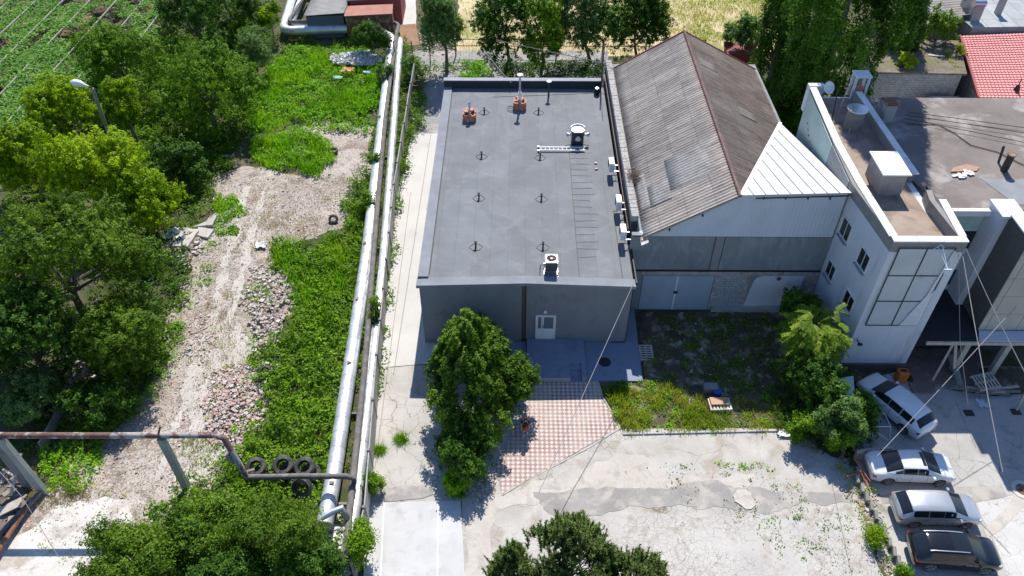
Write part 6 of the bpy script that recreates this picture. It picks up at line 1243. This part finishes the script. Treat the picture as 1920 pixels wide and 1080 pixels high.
# pine at the bottom
def pine(px,py,zc,R_,h,lab,seed,n):
    c=G(px,py,zc); r_=np.random.default_rng(seed); root=empty('pine_tree',(c[0],c[1],0),lab,'pine','pines at the bottom edge'); m=MB(); m.tube([(c[0],c[1],-.1),(c[0],c[1],zc),(c[0],c[1],zc+h*.9)],[.2,.14,.03],8)
    Ps=[];Ds=[];Ts=[];Tt=[]
    nb=int(n*.045); ba=r_.uniform(0,6.28,nb); bf=r_.random(nb)**.55; bz=r_.normal(0,.22,nb)
    for i in range(n):
        q=r_.integers(0,nb); rr0=R_*bf[q]*(1+.16*math.sin(3*ba[q]+seed)+.1*math.sin(7*ba[q])); x_=rr0*math.cos(ba[q])+r_.normal(0,.24); y_=rr0*math.sin(ba[q])+r_.normal(0,.2); rr=math.hypot(x_,y_); a=math.atan2(y_,x_)
        zt=zc+h*(1-(min(rr,R_*1.1)/R_)**1.15)+bz[q]+r_.normal(0,.1)-((x_-rr0*math.cos(ba[q]))**2+(y_-rr0*math.sin(ba[q]))**2)*2.2-(r_.uniform(.2,.9) if i%4==0 else 0); tip=np.array([c[0]+x_,c[1]+y_,zt]); ax=norm(np.array([[.35*math.cos(a)*rr/R_,.35*math.sin(a)*rr/R_,1.]])+r_.normal(0,.12,(1,3)))[0]
        k=56; s=r_.random(k)[:,None]; L=r_.uniform(.3,.75); pos=tip+ax*(s*L); d=norm(r_.normal(size=(k,3))*.55+ax*1.3); Ps.append(pos); Ts.append(d); Tt.append(np.clip(r_.random()*.4+s[:,0]*.45+r_.random(k)*.2,0,1))
        if i%14==0: m.tube([(c[0],c[1],max(.8,zt-1.3-rr*.2)),tuple(tip)],[.035,.012],5)
    P=np.concatenate(Ps); T=np.concatenate(Ts); tt=np.concatenate(Tt); nn=len(P)
    leaves('crown',P,r_.normal(size=(nn,3))+np.array([0,0,.5]),.15*r_.uniform(.7,1.2,nn),.045,tt,G_pine,root,T=T,tri=True); m.build('trunk',M_bark,root,smooth=True)
pine(1058,1058,4.3,2.05,2.7,'dark green pine crown at the bottom centre',61,1250)
pine(1185,1110,3.2,1.6,1.6,'lower pine crown spreading right of the main pine',62,800)
pine(958,1075,3.8,.7,1.6,'small pine tip left of the main pine',63,280)
# ailanthus at the tower
def frond_tree():
    c=G(1530,620,3.6); b=(c[0]-.1,c[1]+.3); root=empty('compound_leaf_tree',(b[0],b[1],0),'sunlit tree with long compound leaves beside the white tower','tree'); r_=np.random.default_rng(71)
    P=[];T=[];Nn=[];tt=[]; m=MB(); m.tube([(b[0],b[1],-.1),(c[0],c[1],2.4),(c[0],c[1],4.2)],[.12,.09,.04],8)
    for i in range(150):
        a=r_.uniform(0,6.28); el=r_.uniform(-.1,1.2); rad=r_.uniform(.7,1.35); q=np.array([c[0]+rad*math.cos(a)*math.cos(el)*1.1,c[1]+rad*math.sin(a)*math.cos(el)*1.1,c[2]-.3+rad*1.25*math.sin(el)+r_.uniform(-1.3,.3)])
        if i%5==0: m.tube([(c[0],c[1],max(1.2,q[2]-.8)),tuple(q)],[.03,.012],4)
        for w in range(3):
            a2=a+r_.normal(0,.8); d=np.array([math.cos(a2),math.sin(a2),r_.uniform(-.35,.25)]); d/=np.linalg.norm(d); L=r_.uniform(.5,.85); sdv=np.cross(d,[0,0,1.]); sdv/=np.linalg.norm(sdv); ti=r_.random()
            for s in np.linspace(.12,1,10):
                for sg in (-1,1): P.append(q+d*L*s+np.array([0,0,-.18*s*s])+sdv*sg*.07); T.append(sdv*sg+d*.5); Nn.append(np.array([0,0,1.])+r_.normal(0,.25,3)+d*.2); tt.append(ti*.6+r_.random()*.4)
    P=np.array(P); leaves('crown',P,np.array(Nn),.20,.065,np.array(tt),G_ail,root,T=np.array(T)); m.build('trunk',M_bark,root,smooth=True)
frond_tree()
tree('dark_plant',1500,585,34,34,1.8,G_dark,'dark leafy plant in the corner of warehouse and tower',4000,.2,12,72,cat='bush',tr=.05)
IG='ivy mounds along the yard fence'
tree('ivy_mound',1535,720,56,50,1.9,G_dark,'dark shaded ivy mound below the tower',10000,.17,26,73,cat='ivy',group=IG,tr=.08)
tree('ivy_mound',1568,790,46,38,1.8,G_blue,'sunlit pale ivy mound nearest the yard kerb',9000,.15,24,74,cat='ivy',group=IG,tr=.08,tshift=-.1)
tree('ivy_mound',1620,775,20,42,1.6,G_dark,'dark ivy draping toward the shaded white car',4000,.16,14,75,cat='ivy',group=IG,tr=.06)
tree('ivy_mound',1510,800,34,24,1.0,G_mid,'low bright green ivy at the kerb corner',3000,.16,10,76,cat='ivy',group=IG,tr=.05)
tree('ivy_mound',1580,835,24,22,1.1,G_mid,'small green ivy tuft hanging over the broken wall',1800,.15,8,77,cat='ivy',group=IG,tr=.04)
# ivy scrambling on the broken wall
tree('creeper',1640,1008,8,16,.4,G_yel,'yellow green creeper on the middle of the broken wall',700,.12,12,81,cat='creeper',tr=.02,rz=.5,tshift=-.3,tuft=.3)
cover('creeper_cover',[(1610,905),(1632,900),(1650,960),(1665,1000),(1690,1085),(1640,1085),(1632,1010),(1615,950)],G_mid,70,.55,.12,280,label='yellow green creepers along the broken wall',thr=.42,ns=.9,cat='creepers',tshift=.15)
cover('creeper_cover',[(1600,880),(1650,960),(1700,1085),(1650,1085)],G_yel,40,.5,.11,281,label='paler creepers along the broken wall',thr=.55,ns=.8,cat='creepers',tshift=-.2)
tree('creeper',1695,1076,6,6,.3,G_mid,'green weed beside the black SUV',500,.12,8,83,cat='creeper',tr=.02,rz=.4,tuft=.25)
# lower left thicket
LG='shrubs of the lower left thicket'
tree('thicket_shrub',250,1060,105,72,1.9,G_oli,'dark shrub of the thicket nearest the white slab',9500,.15,34,91,tuft=.24,group=LG,cat='shrub',tr=.08,lobe=(.2,.34),tshift=-.1)
tree('thicket_shrub',395,1005,80,62,1.7,G_fruit,'green middle shrub of the thicket',9000,.15,30,92,tuft=.24,group=LG,cat='shrub',tr=.08,lobe=(.2,.34),tshift=.1)
tree('thicket_shrub',510,1010,88,72,2.1,G_oli,'shrub of the thicket in front of the tyres with dry twigs',10000,.14,34,93,tuft=.24,group=LG,cat='shrub',tr=.08,lobe=(.2,.34),tshift=-.15)
tree('thicket_shrub',590,1060,60,48,1.8,G_dark,'shrub of the thicket beside the pipe ends',6000,.14,22,94,group=LG,cat='shrub',tr=.06)
tree('thicket_shrub',430,1085,120,40,1.6,G_dark,'lowest shrub of the thicket at the bottom edge',9000,.15,28,95,group=LG,cat='shrub',tr=.06)
tree('fence_shrub',676,1020,18,40,1.5,G_mid,'bright climbing shrub at the lower end of the panel fence',2200,.14,26,96,cat='shrub',tr=.04,tuft=.26,tshift=.15,lobe=(.15,.3))
tree('fence_shrub',700,905,14,18,.8,G_mid,'small round shrub against the panel fence',1200,.13,7,97,cat='shrub',tr=.03,rz=.8)
# grass tufts on the path
for i,(px,py,r,lb) in enumerate(((752,823,14,'spiky grass tuft in the middle of the old path'),(712,844,11,'grass tuft against the panel fence on the old path'),(862,925,10,'grass tuft by the gravel below the fruit tree'))):
    c=G(px,py,.1); k=depth(c)/FPX; n=500; r_=np.random.default_rng(100+i); a=r_.uniform(0,6.28,n); rr=np.abs(r_.normal(0,.5,n))*r*k; P=np.stack([c[0]+rr*np.cos(a),c[1]+rr*np.sin(a),np.full(n,.05)],1); T=np.stack([np.cos(a)*.7,np.sin(a)*.7,np.ones(n)],1)+r_.normal(0,.2,(n,3))
    o=leaves('grass_tuft',P,r_.normal(size=(n,3)),.38*r_.uniform(.5,1.2,n),.03,r_.random(n),G_grass,None,T=T,tri=True); tag(o,lb,'grass tuft')
# weeds (ground cover)
W4=[(500,452),(560,445),(600,455),(640,430),(692,345),(700,560),(650,770),(640,880),(628,960),(560,965),(450,940),(428,850),(500,770),(470,700),(470,655),(510,640),(545,570),(560,540),(500,475)]
cover('weeds',[(470,180),(500,120),(560,85),(640,85),(725,100),(722,160),(705,200),(640,215),(560,215),(500,240),(465,240)],G_grass,80,.8,.2,201,label='bright green weeds behind the gravel lot',lump=1.3)
cover('weeds',[(560,200),(700,180),(705,245),(640,250),(570,235)],G_grass,60,.7,.19,202,.35,label='bright weeds around the plastic rubbish')
cover('weeds',[(470,255),(560,232),(625,262),(632,285),(600,325),(560,318),(480,300)],G_grass,90,.7,.18,203,label='weed patch in the middle of the upper lot')
cover('weeds',[(400,372),(450,362),(458,395),(440,410),(456,436),(400,440)],G_grass,110,.35,.17,204,label='grass patch by the broken slabs',blade=True)
cover('weeds',[(400,372),(450,362),(458,395),(440,410),(456,436),(400,440)],G_grass,80,.25,.12,205,label='low clover by the broken slabs')
cover('weeds',W4,G_mid,120,1.0,.19,206,label='dense dark green weeds along the silver pipe',lump=1.1,tshift=.15)
cover('weeds',[(520,460),(640,440),(650,520),(600,640),(560,560)],G_grass,45,.95,.2,207,label='lighter grass along the pipe',thr=.4)
cover('weeds',[(560,640),(660,560),(640,880),(560,880)],G_grass,35,1.15,.18,216,label='brighter shoots in the dark weeds',thr=.5)
cover('weeds',[(640,360),(705,250),(722,160),(735,150),(700,480),(690,600),(660,700),(640,600),(660,480)],G_mid,110,.9,.17,208,label='weeds pressing against the silver pipe',thr=.3)
cover('weeds',[(755,60),(790,120),(800,215),(772,250),(748,370),(736,480),(724,560),(718,700),(700,760),(697,600),(708,480),(735,220),(750,100)],G_mid,130,1.2,.16,209,label='creepers on the concrete panel fence',thr=.35,tshift=.1)
cover('weeds',[(80,835),(180,828),(195,850),(150,905),(90,925),(70,880)],G_grass,100,.6,.16,210,label='weeds below the pipe bridge')
cover('weeds',[(120,740),(200,690),(300,560),(350,520),(345,580),(310,680),(240,780),(190,830),(110,830)],G_mid,90,.7,.17,211,label='undergrowth at the left edge of the gravel',thr=.35)
cover('weeds',[(1128,745),(1175,720),(1215,712),(1300,735),(1400,745),(1490,735),(1485,800),(1165,806)],G_grassy,330,.55,.045,212,label='yellow green grass in the sunlit garden strip',blade=True,lump=.6,thr=.36,ns=1.1)
cover('weeds',[(1128,745),(1175,720),(1215,712),(1300,735),(1400,745),(1490,735),(1485,800),(1165,806)],G_grass,50,.35,.13,213,label='broad weeds in the sunlit garden strip',thr=.5)
cover('weeds',[(1200,590),(1560,590),(1540,740),(1220,720)],G_mid,40,.35,.14,214,label='sparse dark weeds in the shaded garden',thr=.42)
cover('weeds',[(1125,718),(1175,716),(1180,745),(1135,748)],G_mid,150,.6,.16,215,label='green weeds at the foot of the apron')
cover('dry_grass',[(360,640),(430,600),(480,640),(480,700),(455,770),(420,800),(440,850),(400,910),(340,890),(360,800),(350,720)],G_dry,130,.3,.035,220,label='dry straw grass in the middle of the lot',blade=True,thr=.45)
cover('dry_grass',[(440,400),(560,380),(640,430),(560,450),(500,460),(470,450)],G_dry,90,.3,.035,221,label='dry grass between gravel and weeds',blade=True,thr=.5)
cover('dry_grass',[(500,440),(560,520),(540,560),(470,620),(440,560),(500,500)],G_grassy,90,.3,.04,222,label='yellowing grass beside the stone rubble',blade=True,thr=.5)
cover('dry_grass',[(60,890),(130,880),(170,920),(100,960),(60,950)],G_dry,200,.4,.04,223,label='dry brown grass at the foot of the bridge post',blade=True)
cover('dry_grass',[(340,810),(420,815),(420,880),(370,880)],G_grassy,180,.4,.04,224,label='yellow grass under the pipe bridge',blade=True)
cover('dry_grass',[(862,-10),(1480,-10),(1480,100),(862,102)],G_dry,22,.35,.06,225,label='dry straw over the far field',blade=True,cat='grass')
cover('field_grass',[(1240,-10),(1480,-10),(1480,90),(1240,60)],G_grassy,60,.35,.08,226,label='yellow green grass at the right of the far field',blade=True,thr=.3,cat='grass')
cover('weeds',[(860,112),(905,108),(925,130),(918,158),(868,158)],G_grass,90,.8,.2,227,label='bright weeds behind the grey roof')
cover('weeds',[(780,118),(860,112),(860,130),(790,150)],G_mid,50,.6,.18,228,label='weeds at the end of the path',thr=.4)
cover('weeds',[(920,110),(1140,112),(1140,138),(1060,142),(940,140)],G_dark,90,.8,.19,229,label='shaded weeds along the rear fence')
cover('weeds',[(480,60),(760,60),(740,90),(500,110),(470,110)],G_mid,40,.6,.2,230,label='weeds under the far pipe corner',thr=.35)
cover('weeds',[(280,0),(520,0),(500,120),(300,100)],G_dark,40,.6,.22,231,label='undergrowth beneath the upper trees',thr=.3)
cover('weeds',[(0,600),(150,620),(120,800),(0,900)],G_dark,45,.8,.2,232,label='dark undergrowth at the left edge')
cover('weeds',[(0,160),(330,100),(440,280),(200,420),(0,420)],G_mid,35,.6,.22,233,label='undergrowth between the left trees',tshift=-.1)
cover('weeds',[(430,930),(640,960),(640,1080),(200,1090),(270,960),(330,915)],G_mid,90,.6,.15,234,label='ground cover of the lower thicket',tshift=.1)
cover('crack_weeds',[(1170,880),(1360,870),(1470,880),(1600,1000),(1640,1080),(1480,1080),(1420,1000)],G_oli,60,.13,.10,240,label='tiny weeds in the yard cracks',thr=.58,ns=.9)
cover('crack_weeds',[(1345,868),(1400,862),(1455,870),(1460,885),(1380,884)],G_grass,90,.2,.12,241,label='weed line in the yard crack')
cover('crack_weeds',[(1482,900),(1500,895),(1495,920),(1488,922)],G_grass,120,.2,.12,242,label='weed patch by the repair strip')
cover('crack_weeds',[(1475,955),(1500,950),(1505,970),(1480,972)],G_oli,120,.2,.12,243,label='olive weed by the repair strip')
cover('crack_weeds',[(1570,880),(1615,870),(1660,1000),(1690,1085),(1640,1085),(1610,980)],G_grassy,70,.3,.12,244,label='weeds along the broken wall',thr=.45)
cover('blossom',[(560,900),(600,935),(615,980),(560,985),(530,950)],G_blos,40,1.5,.1,245,label='pale blossom specks on the thicket twigs',thr=.5,base=.8) 
cover('weeds',LOT,G_grassy,16,.22,.09,260,label='sparse low weeds on the gravel lot',thr=.56,ns=1.5)
cover('dry_grass',LOT,G_dry,40,.2,.03,261,label='sparse dry grass over the gravel lot',blade=True,thr=.55,ns=1.8)
cover('weeds',[(345,520),(400,440),(400,500),(360,600),(320,700),(270,760),(240,760),(300,650)],G_grass,60,.5,.13,262,label='weeds at the left edge of the gravel track',thr=.42)
cover('weeds',[(470,480),(560,450),(570,560),(500,640),(505,760),(440,850),(400,860),(470,720),(460,600)],G_grass,40,.5,.14,263,label='weeds among the rubble on the right of the track',thr=.48)
cover('dry_grass',[(660,900),(560,640),(640,420),(700,480)],G_grassy,25,1.2,.05,264,label='tall yellowing stems in the pipe side weeds',blade=True,thr=.45)
cover('weeds',[(395,860),(430,850),(500,930),(440,985),(300,945),(335,905)],G_mid,80,.6,.15,250,label='weeds around the second bridge post',tshift=.1)
cover('weeds',[(200,240),(420,240),(440,300),(400,340),(395,400),(350,425),(230,420)],G_mid,60,.9,.19,251,label='undergrowth between the bushes at the top of the gravel',thr=.25)
cover('weeds',[(230,420),(345,430),(350,520),(300,620),(300,700),(180,690),(200,500)],G_dark,70,.9,.18,252,label='undergrowth below the olive trees beside the gravel',tshift=.15)
cover('weeds',[(120,60),(480,60),(470,260),(200,260)],G_mid,60,1.2,.22,253,label='tall undergrowth among the upper trees',tshift=-.05)
cover('weeds',[(1470,690),(1600,690),(1655,800),(1600,870),(1480,815),(1440,760)],G_dark,80,1.0,.16,254,label='ivy ground cover between garden and car yard',tshift=.1)
cover('dry_grass',[(1240,740),(1420,740),(1460,780),(1300,800)],G_dry,90,.45,.05,255,label='dry straw patches in the garden strip',blade=True,thr=.5)
cover('weeds',[(1165,716),(1215,714),(1290,738),(1300,790),(1180,795),(1135,750)],G_grass,70,.4,.12,256,label='bright weeds at the apron corner',thr=.4)
cover('crack_weeds',[(1450,960),(1600,950),(1640,1080),(1500,1085),(1400,1040)],G_grass,60,.16,.10,270,label='greener weeds in the lower yard cracks',thr=.62,ns=.8)
cover('crack_weeds',[(1440,1040),(1640,1020),(1660,1085),(1440,1085)],G_dry,90,.2,.04,271,label='brown dry stalks in the lower yard',blade=True,thr=.58,ns=.8)
cover('tall_grass',[(470,180),(500,120),(560,85),(640,85),(725,100),(722,160),(705,200),(640,215),(560,215),(500,240),(465,240)],G_grass,60,1.15,.08,272,label='tall bright grass behind the gravel lot',blade=True,thr=.4)
cover('tall_grass',[(470,255),(560,232),(625,262),(632,285),(600,325),(560,318),(480,300)],G_grass,80,1.0,.08,273,label='tall grass of the middle patch',blade=True,thr=.35)
cover('tall_grass',[(510,450),(640,430),(660,500),(600,600),(550,560)],G_grass,60,1.2,.08,274,label='tall grass along the pipe',blade=True,thr=.4)
cover('weeds',[(1205,600),(1400,590),(1560,620),(1480,740),(1300,720)],G_mid,40,.4,.13,275,label='green weeds in the garden shade',thr=.55,tshift=-.2)
bushz('pipe_ivy',722,142,22,20,.3,1.3,G_blue,'ivy clump climbing over the pipes near the rusty bin',2600,401,.15,'ivy')
bushz('pipe_ivy',690,385,26,24,.1,1.0,G_mid,'ivy clump pressing over the thick pipe halfway along',2600,402,.15,'ivy')
bushz('pipe_ivy',707,300,14,14,.5,.8,G_mid,'small ivy clump over the thick pipe above the halfway clump',1200,403,.14,'ivy')
bushz('pipe_ivy',700,590,12,30,.3,1.3,G_mid,'thin ivy hanging over the dark wrapped pipe',1500,404,.14,'ivy')
bushz('pipe_ivy',770,130,18,30,.1,1.3,G_blue,'ivy clump on the fence beside the rusty bin',2600,405,.15,'ivy')
cover('weeds',[(395,700),(470,680),(510,730),(480,800),(420,860),(380,800)],G_grass,30,.45,.13,290,label='weeds creeping over the brick rubble',thr=.5,ns=1.0)
cover('dry_grass',[(380,560),(440,540),(470,640),(430,760),(380,780)],G_dry,110,.35,.035,291,label='pale dry stalks on the track',blade=True,thr=.42,ns=1.2)
# vine trellis rows
vx=-34.2; names=['rightmost','second from right','third from right','fourth from right','fifth from right','sixth from right','seventh from right']
for k in range(7):
    x=vx-2.62*k; lab=f'{names[k]} row of the vine trellis in the upper left'; t=empty('vine_row',(x,50,0),lab,'vine trellis','vine trellis rows in the upper left'); ya,yb=(56 if k==0 else 52-k*2.2),86
    m=MB(); m.bar((x,ya,2.34),(x,yb,2.34),.12,.12); m.build('beam',surf('grey beam',(.26,.23,.20),(.38,.34,.30),2,.9),t)
    for y in np.arange(ya,yb,4.2): m=MB(); m.bar((x,y,-.1),(x,y,2.35),.12,.12); m.build('post',M_wood,t)
    for y in np.arange(ya,yb,3.8): m=MB(); m.tube([(x,y,2.2),(x-2.6,y+.2,2.2)],.022,4); m.build('wire',M_dark,t)
    r_=np.random.default_rng(300+k); n=17000; y=r_.uniform(ya,yb,n); u=r_.normal(-.35,.62,n); xx_=x+u
    dens=np.clip(1.15-(y-58)/34+.06*k,0.15,1.2); q=vnoise(xx_,y*.7,1.7,77); kk=(q+r_.normal(0,.04,n))<(.29+.27*dens); xx_,y=xx_[kk],y[kk]; n=len(y); z=2.35+.3*(vnoise(xx_,y,1.1,78)-.3)-np.abs(r_.normal(0,.18,n))
    leaves('foliage',np.stack([xx_,y,z],1),r_.normal(0,.5,(n,3))+np.array([0,0,1.]),.26*r_.uniform(.6,1.4,n),.16*r_.uniform(.6,1.3,n),vnoise(xx_,y,1.4,79)*.6+r_.random(n)*.5-.05,G_vine,t)
sheet('vineyard_soil',[(-40,-20),(330,-20),(330,60),(200,150),(0,300),(-60,300)],surf('orange brown soil with shade patches',(.10,.07,.04),(.26,.17,.09),.35,.95,(.035,.03,.02),.5,(.42,.55),.3,12),.2)  # soil darkened, near black patches stand in for shade between vine rows
# ============================================================ CABLES
M_cable=plain('pale cable',(.32,.31,.30),.6); M_cabled=plain('dark cable',(.03,.03,.03),.6)
def cable(pts,lab,sag=.25,r=.022,mat=M_cable):
    m=MB(); 
    for a,b in zip(pts[:-1],pts[1:]):
        a,b=Vector(a),Vector(b); q=[]
        for i in range(15): f=i/14; p=a.lerp(b,f); p.z-=sag*4*f*(1-f); q.append(p)
        m.tube(q,r,5)
    tag(m.build('overhead_cable',mat,smooth=True),lab,'cable','overhead cables')
cable([(6.5,31.9,4.95),tuple(G(1088,752,3.4)),tuple(G(1010,925,2.6))],'pale cable from the grey building corner down over the paving',.0,.017)
cable([tuple(G(1800,448,9.45)),tuple(G(1880,885,5.5))],'pale cable dropping from the tower corner over the yard, the left one',.1,.019)
cable([tuple(G(1803,448,9.45)),tuple(G(1925,705,6.5))],'pale cable dropping from the tower corner to the right edge',.1,.02)
cable([tuple(G(1905,575,6.0)),tuple(G(1733,761,4.0)),tuple(G(1645,855,3.2))],'pale cable crossing the yard diagonally over the shaded car',.0,.017)
cable([tuple(G(1797,448,9.45)),tuple(G(1800,640,5)),tuple(G(1815,760,3))],'thin grey cable hanging beside the tower',.0,.012)
cable([tuple(G(930,75,8)),tuple(G(1130,118,6.5)),tuple(G(1160,135,6.3))],'pale cable passing behind the grey roof to the warehouse',.0,.03)
cable([tuple(G(905,90,6)),tuple(G(958,155,5.4))],'short pale cable reaching the rear edge of the grey roof',.1,.025)
cable([tuple(G(0,905-20,4.0)),tuple(G(40,930,3.3)),tuple(G(110,1045,1.5))],'thin pale wire drooping below the pipe bridge',.0,.015)
cable([tuple(G(1140,80,9.0)),tuple(G(1128,160,5.3))],'cable rising from the mast behind the grey roof',.0,.02)
for i,(a,b) in enumerate((((1700,210),(1925,240)),((1700,216),(1925,250)),((1695,222),(1925,268)))): cable([tuple(G(*a,9.15)),tuple(G(*b,9.15))],['black roof cable on the brown roof, farthest','black roof cable on the brown roof, middle','black roof cable on the brown roof, nearest'][i],-.02,.02,M_cabled)
rc_=[(1700,232),(1760,234),(1790,250),(1820,272),(1870,285),(1900,300),(1925,312)]; m=MB(); m.tube([G(x,y,9.03) for x,y in rc_],.025,5); tag(m.build('roof_cable',M_cabled,smooth=True),'curved black cable lying on the brown roof','cable')
